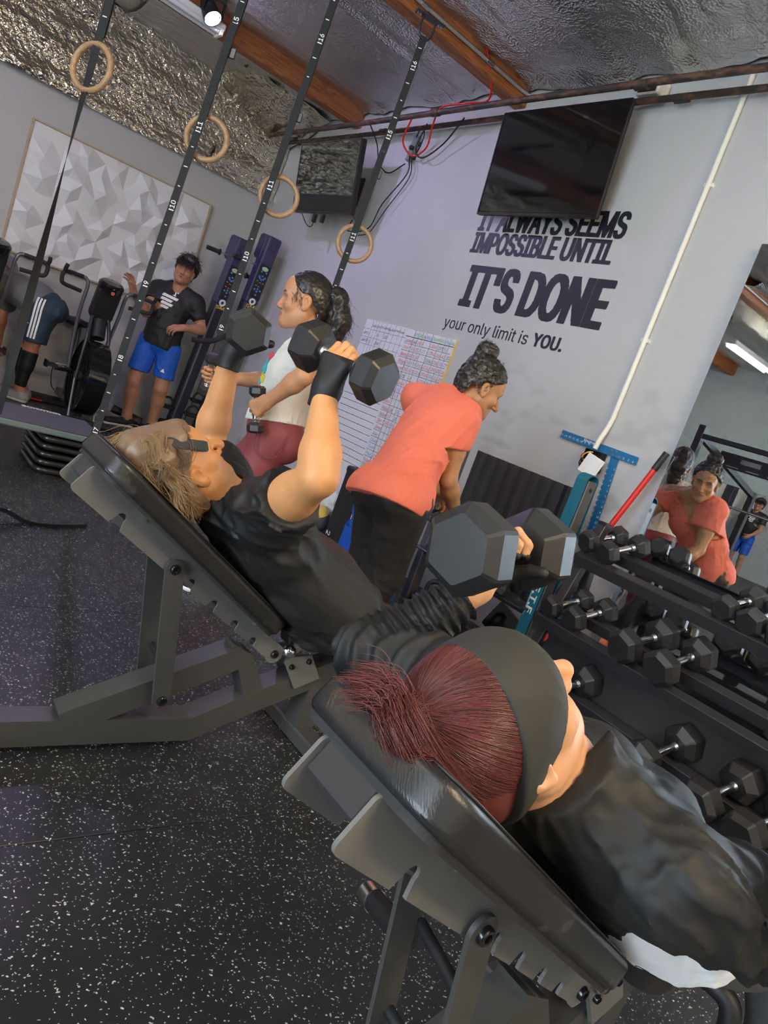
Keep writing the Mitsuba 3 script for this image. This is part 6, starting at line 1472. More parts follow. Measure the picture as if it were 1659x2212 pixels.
def curls(n, seed, c, R, s, start, L, curl, grav, r=(0.0009, 0.0004), k=12):
    """Loose curly strands; start(g) gives a local root and a first direction."""
    g = np.random.default_rng(seed); out = []
    for _ in range(n):
        p, d = start(g); p = V(c) + R @ (V(p) * s); d = R @ unit(d); q = [p]; l = L * g.uniform(0.5, 1.3); ph = g.uniform(0, 6.28); a = unit(np.cross(d, g.normal(size=3))); b = np.cross(d, a)
        for i in range(k):
            d = unit(d + (a * math.sin(ph + 1.0 * i) + b * math.cos(ph + 1.0 * i)) * curl + V(0, 0, -grav)); p = p + d * l / k; q.append(p)
        out.append(np.array(q))
    return out

# --- woman in the white T-shirt, in profile
kW = thing('person', 'woman with a dark curly ponytail in white T-shirt and maroon leggings lifting two small dumbbells', 'person')
fW = unit(V(-0.50, -0.866, 0)); RW = basis(fW, Z); lW = -RW[:, 0]
hcW = V(-2.915, 1.650, 1.405); RWh = basis(fW + V(0, 0, -0.16), Z + 0.16 * fW); sW = 1.03
N = V(-2.862, 1.745, 1.255)
pelW, waiW, cheW = V(-2.885, 1.690, 0.835), V(-2.895, 1.675, 0.965), V(-2.880, 1.705, 1.105)
ShL, ShR = N + lW * 0.155 - Z * 0.045, N - lW * 0.155 - Z * 0.045
ElL, WrL = V(-2.535, 1.535, 1.105), V(-2.680, 1.500, 0.958)
ElR, WrR = V(-3.130, 1.720, 1.015), V(-3.135, 1.515, 0.972)
dW = ((0.160, 0.122, 0.125), (0.125, 0.095, 0.14), (0.140, 0.098, 0.155))
hpW, hsW = head_prims(hcW, RWh, sW, 0.0, 0.9, 0.98)
axL = unit(V(0.03, 0.06, 0.99) - 0.35 * V(0.574, 0.746, 0)); dL_ = unit(WrL - ElL + V(-0.03, -0.03, -0.02))
axR = unit(V(0.12, -0.16, 0.95)); dR_ = unit(V(-0.28, -0.85, -0.10))
hWL = hand_prims(WrL, dL_, unit(np.cross(axL, dL_)) * 1.0 if np.dot(np.cross(axL, dL_), -lW) > 0 else -unit(np.cross(axL, dL_)), axL, (42, 80, 62), 1.0, (50, 50), 0.95)
hWR = hand_prims(WrR, dR_, unit(np.cross(axR, dR_)) if np.dot(np.cross(axR, dR_), lW) > 0 else -unit(np.cross(axR, dR_)), axR, (42, 80, 62), 1.0, (50, 50), 0.95)
nL = unit(np.cross(axL, dL_)); nL = nL if nL @ -lW > 0 else -nL
nR = unit(np.cross(axR, dR_)); nR = nR if nR @ lW > 0 else -nR
hipL, hipR = pelW + lW * 0.085 - Z * 0.03, pelW - lW * 0.085 - Z * 0.03
knL, knR = V(-2.845, 1.60, 0.44), V(-3.02, 1.60, 0.44); anL, anR = V(-2.80, 1.66, 0.09), V(-2.96, 1.75, 0.09)
armW = (0.050, 0.042, 0.040, 0.026); legR_ = (0.088, 0.058, 0.055, 0.036)
torsoW = torso_prims(pelW, waiW, cheW, N, (RW, RW, RW), dW, 0.95, 1.05)
trW = [rc(N, 0.045, ShL, 0.048, 0.05), rc(N, 0.045, ShR, 0.048, 0.05), rc(N, 0.050, hcW + RWh @ V(0, -0.012, -0.05), 0.047, 0.035)]
bodyW = torsoW + trW + hpW + arm_prims(ShL, ElL, WrL, armW) + arm_prims(ShR, ElR, WrR, armW) + hWL + hWR + leg_prims(hipL, knL, anL, legR_) + leg_prims(hipR, knR, anR, legR_) + foot_prims(anL, anL + fW * 0.16) + foot_prims(anR, anR + fW * 0.16)
mW = detailed(bodyW, 0.008, [(hcW + RWh @ V(0, 0.01, -0.01), 0.13, 0.003), (WrL + dL_ * 0.07, 0.09, 0.0036), (WrR + dR_ * 0.07, 0.09, 0.0036)], hsW)
skin_mesh(kW + '__body', mW, head_color(np.asarray(mW.vertices), hcW, RWh, (0.47, 0.225, 0.115), sW, (0.42, 0.13, 0.10), (0.03, 0.02, 0.018), 0.95, 0.9))
lw = inflate(torso_prims(pelW, waiW, cheW, N, (RW, RW, RW), dW, 0, 1.05)[:1] + torso_prims(pelW, waiW, cheW, N, (RW, RW, RW), dW, 0, 1.05)[-2:] + leg_prims(hipL, knL, anL, legR_) + leg_prims(hipR, knR, anR, legR_), 0.007)
part(kW, 'leggings', implicit(lw, 0.007, cut=lambda P: np.maximum(0.12 - P[:, 2], P[:, 2] - 0.92)), 'm_pants_maroon', True, label='maroon leggings')
part(kW + '__leggings', 'pocket_seam', tube(spline([hipL + lW * 0.103 + fW * a + Z * b for a, b in ((0.07, 0.03), (0.06, -0.06), (0.02, -0.09), (-0.04, -0.075), (-0.065, 0.03))], 6), 0.0022, 6), 'm_pants_seam', 60)
pr('m_pants_seam', [0.13, 0.028, 0.032], 0.6)
shW = inflate(torso_prims(pelW, waiW, cheW, N, (RW, RW, RW), dW, 1.0, 0) + trW[:2], 0.016) + sleeve(ShL, ElL, 0.36, 0.070, 0.066) + sleeve(ShR, ElR, 0.36, 0.070, 0.066)
def cutW(P):
    q = (P - N) @ RW
    neck = np.where(q[:, 2] > -0.06, 0.066 - np.sqrt(q[:, 0] ** 2 + (q[:, 1] - 0.018) ** 2), -1)
    a, b = unit(ElL - ShL), unit(ElR - ShR)
    s1 = np.where(np.linalg.norm(P - ShL, axis=1) < 0.2, (P - ShL) @ a - 0.125, -1); s2 = np.where(np.linalg.norm(P - ShR, axis=1) < 0.2, (P - ShR) @ b - 0.125, -1)
    return np.maximum.reduce([neck, q[:, 2] - 0.045, s1, s2, 0.868 + 0.02 * np.sin(9 * P[:, 0]) - P[:, 2] + 0.10 * ((P - pelW) @ -fW)])
part(kW, 'shirt', implicit(shW, 0.006, disp=lambda P: folds(P, V(0.3, 0.2, 1), 14, 0.010, 81) + folds(P, V(0.7, -0.7, 0.3), 20, 0.005, 84), amp=0.014, cut=cutW), 'm_shirt_white', True, label='white T-shirt with a small coloured chest print')
pc = waiW + Z * 0.02
pts = [(0.055, 0.16, 'm_print_red', 0.020), (0.035, 0.125, 'm_print_teal', 0.022), (0.062, 0.10, 'm_print_teal', 0.020), (0.040, 0.075, 'm_print_gold', 0.020), (0.065, 0.055, 'm_print_gold', 0.018), (0.030, 0.040, 'm_print_teal', 0.018), (0.05, 0.01, 'm_print_red', 0.016), (0.03, 0.165, 'm_print_gold', 0.014)]
shm = scene[kW + '__shirt']; sv = meshkit.WRITTEN[shm['filename']][0]
for a, z_, mt, r_ in pts:
    d_ = unit(fW * math.cos(a * 9) + lW * math.sin(a * 9)); tgt = pc + Z * (z_ - 0.01)
    w = sv - tgt; t = w @ d_; perp = np.linalg.norm(w - t[:, None] * d_, axis=1); ok = (perp < 0.012) & (t > 0)
    if ok.any():
        t0 = t[ok].max(); m = tf(extr(sg.Polygon([(r_ * 0.9 * math.cos(u) * (1 + 0.3 * math.sin(3 * u + a * 90)), r_ * math.sin(u)) for u in np.linspace(0, 6.28, 14)]), 0.006), axis_frame(tgt + d_ * (t0 - 0.002), d_))
        part(kW + '__shirt', 'print', m, mt)
part(kW, 'hair', cap_hair(hcW, RWh, sW, 0.009, 0.062, 0.004, -0.05, 0.0045, 0.004, 60, 2), 'm_hair_black', True)
WW = local(hcW, RWh, sW)
pony = [rc(WW(0, -0.100, 0.055), 0.028, WW(0, -0.135, 0.045), 0.042, 0.02), rc(WW(0, -0.135, 0.045), 0.046, WW(0.0, -0.158, -0.045), 0.052, 0.03), rc(WW(0, -0.158, -0.045), 0.052, WW(0.005, -0.135, -0.155), 0.040, 0.03), rc(WW(0.005, -0.135, -0.155), 0.034, WW(0, -0.11, -0.20), 0.012, 0.02)]
part(kW + '__hair', 'ponytail', implicit(pony, 0.005, disp=lambda P: 0.016 * (np.abs(2 * meshkit.fbm(P * V(36, 36, 20), 3, 6) - 1) - 0.35), amp=0.014), 'm_hair_black', True)
def rootW(g): return (g.normal(0, 0.018), -0.14 + g.normal(0, 0.018), g.uniform(-0.15, 0.07)), (g.normal(0, 0.8), -0.6 + g.normal(0, 0.6), -0.5)
def rootW2(g): th = g.uniform(-1, 1); return (0.055 * np.sign(th) + 0.02 * th, 0.035 + g.normal(0, 0.01), 0.045 + g.normal(0, 0.015)), (0.3 * np.sign(th), -0.2, -0.8)
strands(kW + '__hair__curl', curls(520, 4, hcW, RWh, sW, rootW, 0.11, 0.55, 0.10) + curls(50, 6, hcW, RWh, sW, rootW2, 0.06, 0.6, 0.08), 0.0010, 0.0004, 'm_hair_black')
labels[kW + '__hair__curl'] = {'kind': 'stuff', 'label': 'loose dark curls'}
shoe(kW, anL, anL + fW * 0.16, 'm_cloth_black', 'm_white', 0.009); shoe(kW, anR, anR + fW * 0.16, 'm_cloth_black', 'm_white', 0.009)
gW = 'small dumbbells of the woman in the white T-shirt'
dumbbell(WrL + dL_ * 0.086 + nL * 0.022, axL, 0.036, 0.048, 0.105, 0, None, 'small dumbbell held upright in front of the maroon leggings', gW)
dumbbell(WrR + dR_ * 0.086 + nR * 0.022, axR, 0.036, 0.048, 0.105, 0, None, 'small dumbbell in the far hand of the woman in white, beside the climbing machine', gW)

# --- woman in the coral T-shirt, bent over the ribbed rack
kC = thing('person', 'woman with a curly bun in coral T-shirt and black trousers bending over the ribbed rack', 'person')
pelC, waiC, cheC, NC = V(-2.275, 1.985, 0.785), V(-2.315, 2.045, 0.935), V(-2.375, 2.135, 1.085), V(-2.425, 2.215, 1.215)
fC = V(0.06, 1, 0)
upC = unit(NC - pelC); RC = basis(fC, upC); RCp = basis(fC, unit(upC + Z)); rC = RC[:, 0]
hcC = V(-2.335, 2.300, 1.315); RCh = basis(V(0.36, 0.85, -0.45), V(0.10, 0.30, 1)); sC = 1.0
sRC, sLC = V(-2.262, 2.185, 1.172), V(-2.592, 2.195, 1.188)
eRC, wRC = V(-2.238, 2.215, 0.893), V(-2.285, 2.385, 0.742)
eLC, wLC = V(-2.625, 2.33, 0.945), V(-2.58, 2.50, 0.80)
hRC, hLC = pelC + V(0.09, 0, -0.03), pelC + V(-0.09, 0, -0.03)
kRC, aRC = V(-2.275, 2.075, 0.42), V(-2.330, 2.10, 0.085)
kLC, aLC = V(-2.46, 2.12, 0.43), V(-2.60, 2.22, 0.085)
dC = ((0.165, 0.120, 0.125), (0.138, 0.105, 0.14), (0.150, 0.102, 0.155))
hpC, hsC = head_prims(hcC, RCh, sC, 0.0, 1.15, 1.0)
dRC, dLC = unit(V(0.0, 0.75, -0.66)), unit(V(0.15, 0.75, -0.55))
hdR = hand_prims(wRC, dRC, unit(V(-0.5, -0.3, -0.7)), V(-1, 0.1, 0), (35, 55, 40), 4.0, (40, 30), 0.95); hdL = hand_prims(wLC, dLC, unit(V(0.5, -0.3, -0.7)), V(1, 0.1, 0), (35, 55, 40), 4.0, (40, 30), 0.95)
torC = torso_prims(pelC, waiC, cheC, NC, (RCp, RC, RC), dC, 1.1, 0.85)
trC = [rc(NC, 0.046, sRC, 0.050, 0.05), rc(NC, 0.046, sLC, 0.050, 0.05), rc(NC, 0.050, hcC + RCh @ V(0, -0.02, -0.05), 0.047, 0.035)]
bodyC = torC + trC + hpC + arm_prims(sRC, eRC, wRC, (0.050, 0.042, 0.041, 0.026)) + arm_prims(sLC, eLC, wLC, (0.050, 0.042, 0.041, 0.026)) + hdR + hdL + leg_prims(hRC, kRC, aRC) + leg_prims(hLC, kLC, aLC) + foot_prims(aRC, aRC + V(0.03, 0.15, 0)) + foot_prims(aLC, aLC + V(-0.03, 0.15, 0))
mC = detailed(bodyC, 0.008, [(hcC + RCh @ V(0, 0.01, -0.01), 0.13, 0.003), (wRC + dRC * 0.07, 0.09, 0.0038)], hsC)
skin_mesh(kC + '__body', mC, head_color(np.asarray(mC.vertices), hcC, RCh, (0.42, 0.205, 0.095), sC, (0.36, 0.13, 0.10), (0.03, 0.02, 0.015), 0.9, 0.9))
pz = []
for H_, K_, A_ in ((hRC, kRC, aRC), (hLC, kLC, aLC)): pz += [rc(H_, 0.108, K_, 0.086, 0.04), rc(K_, 0.086, A_ + V(0, -0.02, 0.02), 0.068, 0.04)]
part(kC, 'trousers', implicit(inflate([torC[0]], 0.012) + inflate(torC[-2:], 0.007) + pz, 0.0065, disp=lambda P: folds(P, Z, 13, 0.012, 91, 6.0) + folds(P, V(1, 0.5, 0.2), 16, 0.005, 92), amp=0.016, cut=lambda P: np.maximum(0.085 - P[:, 2], (P - waiC) @ RCp[:, 2] - 0.02)), 'm_pants_black', True, label='loose black trousers')
shC = inflate(torso_prims(pelC, waiC, cheC, NC, (RCp, RC, RC), dC, 1.12, 0.9) + trC[:2], 0.022) + [el(pelC - RCp[:, 2] * 0.05 - RCp[:, 1] * 0.02, (0.195, 0.170, 0.13), RCp, 0.05)] + sleeve(sRC, eRC, 0.42, 0.068, 0.064) + sleeve(sLC, eLC, 0.42, 0.068, 0.064)
def cutC(P):
    q = (P - NC) @ RC
    neck = np.where(q[:, 2] > -0.05, 0.068 - np.sqrt(q[:, 0] ** 2 + (q[:, 1] - 0.018) ** 2), -1)
    vee = np.where((q[:, 1] > 0.02) & (q[:, 2] > -0.17), 0.085 * (1 + q[:, 2] / 0.17) - np.abs(q[:, 0]), -1)
    a, b = unit(eRC - sRC), unit(eLC - sLC)
    s1 = np.where(np.linalg.norm(P - sRC, axis=1) < 0.2, (P - sRC) @ a - 0.140, -1); s2 = np.where(np.linalg.norm(P - sLC, axis=1) < 0.2, (P - sLC) @ b - 0.140, -1)
    return np.maximum.reduce([neck, vee, q[:, 2] - 0.04, s1, s2, -((P - pelC) @ RCp[:, 2]) - 0.075])
m = implicit(shC, 0.0055, disp=lambda P: folds(P, unit(RC[:, 0] * 0.9 + RC[:, 2] * 0.45), 13, 0.010, 95, 4.0) * np.clip(1.3 - np.abs((P - waiC) @ RC[:, 2]) / 0.20, 0.15, 1) + folds(P, unit(RC[:, 2] * 0.8 + RC[:, 0] * 0.5), 16, 0.006, 97), amp=0.014, cut=cutC)
part(kC, 'shirt', m, 'm_shirt_coral', True, label='coral V-neck T-shirt')
def tex_hairg(p, n, uv): return mix([0.014, 0.011, 0.010], [0.085, 0.075, 0.065], smoothstep(0.55, 0.75, pfbm(p.x * 70, p.y * 70, p.z * 70, 2)))
pr('m_hair_greying', proc(tex_hairg), 0.45)
WC = local(hcC, RCh, sC)
part(kC, 'hair', cap_hair(hcC, RCh, sC, 0.014, 0.058, 0.0, -0.05, 0.0045, 0.010, 45, 3, [rc(WC(0, -0.075, 0.10), 0.032, WC(0, -0.085, 0.135), 0.036, 0.03)]), 'm_hair_greying', True)
part(kC + '__hair', 'bun', implicit([el(WC(0, -0.080, 0.145), (0.048, 0.046, 0.038), RCh, 0.02), el(WC(0.02, -0.065, 0.155), 0.026, RCh, 0.02)], 0.005, disp=lambda P: 0.015 * (np.abs(2 * meshkit.fbm(P * 42, 3, 12) - 1) - 0.3), amp=0.012), 'm_hair_greying', True)
def rootC(g):
    v = unit(g.normal(size=3)); v[1] = -abs(v[1]) * 0.9 + 0.25; p = V(0, -0.018, 0.045) + v * V(0.082, 0.10, 0.094)
    if g.random() < 0.35: p = V(0, -0.08, 0.145) + unit(g.normal(size=3)) * 0.042
    return p, v + g.normal(size=3) * 0.4
strands(kC + '__hair__curl', curls(700, 9, hcC, RCh, sC, rootC, 0.045, 0.8, 0.05), 0.0009, 0.0004, 'm_hair_greying')
labels[kC + '__hair__curl'] = {'kind': 'stuff', 'label': 'frizzy dark curls'}
shoe(kC, aRC, aRC + V(0.05, 0.17, 0), 'm_shoe_orange', 'm_white', 0.008); shoe(kC, aLC, aLC + V(-0.03, 0.16, 0), 'm_shoe_orange', 'm_white', 0.008)
pr('m_shoe_orange', [0.72, 0.16, 0.08], 0.5)

# --- men in black T-shirts
def figure(name_label, J, skin, hair_label, tee, shorts, R_, Rh, hc, s, hands, tee_print=True, shorts_mark=True, mouth=0.006, hsize=0.008, extra_fn=None, shoes=('m_black', 'm_white')):
    k = thing('person', name_label, 'person')
    hp_, hs_ = head_prims(hc, Rh, s, mouth, 1.1, 1.12)
    dm = ((0.165, 0.125, 0.13), (0.158, 0.125, 0.15), (0.175, 0.118, 0.17))
    tor = torso_prims(J['pel'], J['wai'], J['che'], J['nec'], (R_, R_, R_), dm, 0.0, 0.8)
    tr = [rc(J['nec'], 0.055, J['shr'], 0.058, 0.05), rc(J['nec'], 0.055, J['shl'], 0.058, 0.05), rc(J['nec'], 0.062, hc + Rh @ V(0, -0.012, -0.05), 0.060, 0.035)]
    am = (0.058, 0.048, 0.047, 0.031); lg = (0.092, 0.062, 0.063, 0.040)
    legs = leg_prims(J['hir'], J['knr'], J['anr'], lg, -R_[:, 1]) + leg_prims(J['hil'], J['knl'], J['anl'], lg, -R_[:, 1])
    body = tor + tr + hp_ + arm_prims(J['shr'], J['elr'], J['wrr'], am) + arm_prims(J['shl'], J['ell'], J['wrl'], am) + hands + legs + foot_prims(J['anr'], J['tor']) + foot_prims(J['anl'], J['tol'])
    m = detailed(body, hsize, [(hc + Rh @ V(0, 0.01, -0.01), 0.14, 0.004)] + [(J[w] + J[d] * 0.07, 0.10, 0.0045) for w, d in (('wrr', 'dr'), ('wrl', 'dl'))], hs_)
    skin_mesh(k + '__body', m, head_color(np.asarray(m.vertices), hc, Rh, skin, s, (0.40, 0.15, 0.12), (0.02, 0.015, 0.012), 0.95, 0.9, mouth, True))
    st = inflate(tor[:3] + tr[:2], 0.020) + sleeve(J['shr'], J['elr'], 0.50, 0.078, 0.074) + sleeve(J['shl'], J['ell'], 0.50, 0.078, 0.074)
    def cut_(P):
        q = (P - J['nec']) @ R_
        nk = np.where(q[:, 2] > -0.05, 0.078 - np.sqrt(q[:, 0] ** 2 + (q[:, 1] - 0.02) ** 2), -1)
        ss = [np.where(np.linalg.norm(P - J[a], axis=1) < 0.24, (P - J[a]) @ unit(J[b] - J[a]) - 0.165, -1) for a, b in (('shr', 'elr'), ('shl', 'ell'))]
        return np.maximum.reduce([nk, q[:, 2] - 0.05] + ss + [-((P - J['pel']) @ R_[:, 2]) - 0.05])
    part(k, 'shirt', implicit(st, 0.0075, disp=lambda P: folds(P, R_[:, 2], 11, 0.009, 101) + folds(P, R_[:, 0], 13, 0.006, 103), amp=0.014, cut=cut_), tee, True)
    sh = inflate([tor[0]] + tor[-2:], 0.014)
    for H_, K_ in (('hir', 'knr'), ('hil', 'knl')): sh += [rc(J[H_], 0.108, J[H_] + (J[K_] - J[H_]) * 0.80, 0.098, 0.015)]
    part(k, 'shorts', implicit(sh, 0.0075, disp=lambda P: folds(P, R_[:, 2], 12, 0.012, 107), amp=0.014, cut=lambda P: np.maximum((P - J['wai']) @ R_[:, 2] + 0.02, J['hem'] - P[:, 2])), shorts, True)
    # prints follow the cloth
    def on_cloth(key, c2, d_, pieces, mat, name):
        vv = meshkit.WRITTEN[scene[key]['filename']][0]
        for (ox, oz, mk) in pieces:
            tgt = c2 + R_[:, 0] * ox + R_[:, 2] * oz; w = vv - tgt; t = w @ d_; ok = (np.linalg.norm(w - t[:, None] * d_, axis=1) < 0.02) & (t > 0)
            t0 = t[ok].max() if ok.any() else 0.14
            part(key, name, tf(mk, frame(tgt + d_ * (t0 + 0.001), R_[:, 0] * -1, R_[:, 2], unit(np.cross(R_[:, 0] * -1, R_[:, 2])))), mat)
    if tee_print:
        bars = [(0, 0.075, 0.160), (0.02, 0.038, 0.120), (0.005, 0.004, 0.120), (0.015, -0.030, 0.085)]
        on_cloth(k + '__shirt', J['che'] + R_[:, 2] * 0.0, R_[:, 1], [(-0.0 + ox, z, extr([(-w / 2, -0.013), (w / 2 - 0.012, -0.013), (w / 2, 0.013), (-w / 2 + 0.010, 0.013)], 0.003)) for ox, z, w in bars], 'm_print', 'print_bar')
        on_cloth(k + '__shirt', J['che'], R_[:, 1], [(-0.03, 0.115, cat(extr([(-0.006, -0.02), (0.006, -0.02), (0.006, 0.02), (-0.006, 0.02)], 0.003), mv(cbox((0.030, 0.008, 0.003), (0, 0, 0.0015)), (-0.004, -0.014, 0)), mv(cbox((0.012, 0.012, 0.003), (0, 0, 0.0015)), (0.02, 0.02, 0))))], 'm_print', 'print_mark')
    if shorts_mark:
        K_ = J['hil'] + (J['knl'] - J['hil']) * 0.55
        on_cloth(k + '__shorts', K_ + R_[:, 0] * -0.01, R_[:, 1], [(0, 0, extr([(-0.022, -0.014), (0.022, -0.014), (0, 0.022)], 0.003))], 'm_print', 'logo')
    Wm = local(hc, Rh, s)
    ex = [el(Wm(0, 0.045, 0.095), V(0.070, 0.045, 0.036), Rh, 0.03), el(Wm(0.052, 0.01, 0.06), V(0.035, 0.06, 0.045), Rh, 0.03), el(Wm(-0.052, 0.01, 0.06), V(0.035, 0.06, 0.045), Rh, 0.03)]
    part(k, 'hair', cap_hair(hc, Rh, s, 0.022, 0.070, 0.012, -0.055, 0.006, 0.016, 26, 5, ex), 'm_hair_black', True)
    def rootM(g): x = g.uniform(-0.06, 0.06); return (x, 0.075 + g.normal(0, 0.008), 0.088 + g.normal(0, 0.008)), (x * 6 + 0.25, 0.7, -0.25)
    def rootM2(g): v = unit(g.normal(size=3)); v[2] = abs(v[2]); return V(0, -0.018, 0.05) + v * V(0.09, 0.11, 0.10), v + g.normal(size=3) * 0.7
    strands(k + '__hair__lock', curls(260, 14, hc, Rh, s, rootM, 0.075, 0.22, 0.22) + curls(420, 15, hc, Rh, s, rootM2, 0.06, 0.3, 0.15), 0.0022, 0.0006, 'm_hair_black')
    labels[k + '__hair__lock'] = {'kind': 'stuff', 'label': 'messy black locks'}
    shoe(k, J['anr'], J['tor'], *shoes, 0.009); shoe(k, J['anl'], J['tol'], *shoes, 0.009)
    return k
f_ = unit(V(0.80, -0.60, 0.0)); Rm = basis(f_, unit(V(0.02, 0.10, 1))); r_ = Rm[:, 0]
J = dict(nec=V(-6.925, 2.600, 1.415), che=V(-6.935, 2.575, 1.235), wai=V(-6.925, 2.575, 1.045), pel=V(-6.935, 2.580, 0.885))
J['shr'], J['shl'] = J['nec'] + r_ * 0.185 - Z * 0.085, J['nec'] - r_ * 0.185 - Z * 0.055
J['elr'], J['wrr'] = V(-6.86, 2.340, 1.105), V(-6.80, 2.165, 1.235); J['dr'] = unit(V(-0.05, -0.30, 0.60))
J['ell'], J['wrl'] = V(-6.735, 2.850, 1.125), V(-6.640, 2.640, 1.090); J['dl'] = unit(V(0.05, -0.90, -0.30))
J['hir'], J['hil'] = J['pel'] + r_ * 0.10 - Z * 0.03, J['pel'] - r_ * 0.10 - Z * 0.03
J['knr'], J['anr'], J['tor'] = V(-6.945, 2.440, 0.45), V(-6.945, 2.470, 0.085), V(-6.860, 2.270, 0)
J['knl'], J['anl'], J['tol'] = V(-6.880, 2.690, 0.46), V(-7.000, 2.750, 0.085), V(-6.85, 2.66, 0)
J['hem'] = 0.565
hM = hand_prims(J['wrr'], J['dr'], unit(V(0.4, -0.75, -0.3)), V(0.3, 0.5, 0.3), (15, 30, 20), 9.0, (30, 20), 1.05) + hand_prims(J['wrl'], J['dl'], unit(V(-0.5, 0.1, -0.8)), V(0.3, -0.2, 0.9), (30, 40, 30), 5.0, (30, 20), 1.05)
figure('man with messy black hair in black T-shirt and bright blue shorts beside the climbing machines', J, (0.42, 0.20, 0.115), '', 'm_cloth_black', 'm_shorts_blue', Rm, basis(V(0.88, -0.48, -0.10), V(0.05, 0.16, 1)), V(-6.875, 2.585, 1.585), 1.08, hM, mouth=0.0075)
# the trainer far behind the camera, seen in the mirror
f2 = V(0.15, 1, 0); R2 = basis(f2, Z); b2 = V(-6.90, -9.0, 0)
J = {a: b2 + V(b) for a, b in dict(nec=(0, 0, 1.47), che=(0, 0, 1.29), wai=(0, 0.01, 1.10), pel=(0, 0, 0.93), shr=(0.19, -0.02, 1.41), shl=(-0.19, 0.02, 1.41), elr=(0.25, 0.03, 1.13), ell=(-0.25, 0.06, 1.13), wrr=(0.18, 0.20, 0.98), wrl=(-0.15, 0.22, 1.0), hir=(0.10, 0, 0.90), hil=(-0.10, 0, 0.90), knr=(0.12, 0.03, 0.48), knl=(-0.12, 0.03, 0.48), anr=(0.13, -0.02, 0.085), anl=(-0.13, -0.02, 0.085), tor=(0.16, 0.17, 0), tol=(-0.14, 0.17, 0)).items()}
J['dr'], J['dl'], J['hem'] = unit(V(-0.3, 0.6, -0.6)), unit(V(0.3, 0.6, -0.5)), 0.55
h2 = hand_prims(J['wrr'], J['dr'], unit(V(-0.8, -0.2, -0.3)), V(0, 0.5, 0.8), (25, 35, 25), 5.0) + hand_prims(J['wrl'], J['dl'], unit(V(0.8, -0.2, -0.3)), V(0, 0.5, 0.8), (25, 35, 25), 5.0)
figure('man in black printed T-shirt far behind the camera, seen only in the mirror', J, (0.42, 0.20, 0.115), '', 'm_cloth_black', 'm_shorts_blue', R2, basis(V(0.2, 1, -0.05), Z), b2 + V(0.01, 0.02, 1.64), 1.05, h2, mouth=0.0, hsize=0.010)

# --- bent person in grey at the picture edge
kG = thing('person', 'person in grey T-shirt and dark striped shorts bent forward behind the air bike', 'person')
fG = unit(V(-0.45, -0.88, 0)); lG = np.cross(Z, fG)
pG, wG, cG, nG = V(-6.955, 1.540, 0.860), V(-7.000, 1.430, 0.905), V(-7.050, 1.300, 0.925), V(-7.095, 1.165, 0.950)
R_p = basis(fG, unit(Z + 0.5 * fG)); R_c = basis(unit(-Z + 0.15 * fG), unit(nG - wG))
hG = V(-7.075, 1.170, 1.035); RhG = basis(unit(fG * 0.8 - Z * 0.5 - lG * -0.35), unit(Z * 0.8 + fG * 0.5))
hpG, hsG = head_prims(hG, RhG, 1.02, 0.0, 1.1, 1.05)
hA_, hB_ = pG + lG * 0.09 - Z * 0.03, pG - lG * 0.09 - Z * 0.03
kA_, aA_ = V(-6.900, 1.500, 0.445), V(-6.905, 1.490, 0.085); kB_, aB_ = V(-7.06, 1.47, 0.445), V(-7.10, 1.55, 0.085)
dG = ((0.165, 0.130, 0.125), (0.150, 0.115, 0.14), (0.170, 0.115, 0.165))
s1_, s2_ = cG + lG * 0.185 + (nG - cG) * 0.5, cG - lG * 0.185 + (nG - cG) * 0.5
torG = torso_prims(pG, wG, cG, nG, (R_p, R_c, R_c), dG, 0, 0.9)
trG = [rc(nG, 0.055, s1_, 0.055, 0.05), rc(nG, 0.055, s2_, 0.055, 0.05), rc(nG, 0.06, hG + RhG @ V(0, -0.015, -0.05), 0.055, 0.035)]
bodyG = torG + trG + hpG + arm_prims(s1_, s1_ + V(-0.02, -0.03, -0.28), s1_ + V(-0.06, 0.0, -0.50)) + arm_prims(s2_, s2_ + V(-0.02, -0.03, -0.28), s2_ + V(-0.06, 0.0, -0.50)) + leg_prims(hA_, kA_, aA_) + leg_prims(hB_, kB_, aB_) + foot_prims(aA_, aA_ + fG * 0.17) + foot_prims(aB_, aB_ + fG * 0.17)
for s_ in (s1_, s2_): bodyG += hand_prims(s_ + V(-0.06, 0.0, -0.50), V(-0.1, 0.02, -1), V(-0.2, 0.4, 0), fG, (25, 35, 25), 4.0)
mG = detailed(bodyG, 0.009, [(hG, 0.13, 0.0045)], hsG)
skin_mesh(kG + '__body', mG, head_color(np.asarray(mG.vertices), hG, RhG, (0.45, 0.19, 0.12), 1.02))
part(kG, 'shirt', implicit(inflate(torG[1:3] + trG[:2], 0.022) + [el(pG + (wG - pG) * 0.6, (0.185, 0.145, 0.14), R_c, 0.06)] + sleeve(s1_, s1_ + V(-0.02, -0.03, -0.28), 0.6, 0.08, 0.078) + sleeve(s2_, s2_ + V(-0.02, -0.03, -0.28), 0.6, 0.08, 0.078), 0.009, disp=lambda P: folds(P, Z, 11, 0.012, 121), amp=0.014, cut=lambda P: np.maximum((P - pG) @ unit(pG - wG) - 0.04, (P - nG) @ R_c[:, 2] - 0.0)), 'm_shirt_grey', True)
shg = inflate([torG[0]] + torG[-2:], 0.016) + [rc(hA_, 0.118, hA_ + (kA_ - hA_) * 0.8, 0.108, 0.03), rc(hB_, 0.118, hB_ + (kB_ - hB_) * 0.8, 0.108, 0.03)]
msh = implicit(shg, 0.008, disp=lambda P: folds(P, Z, 10, 0.010, 123), amp=0.012, cut=lambda P: np.maximum(0.545 - P[:, 2], (P - wG) @ unit(wG - pG) + 0.01))
part(kG, 'shorts', msh, 'm_shorts_slate', True)
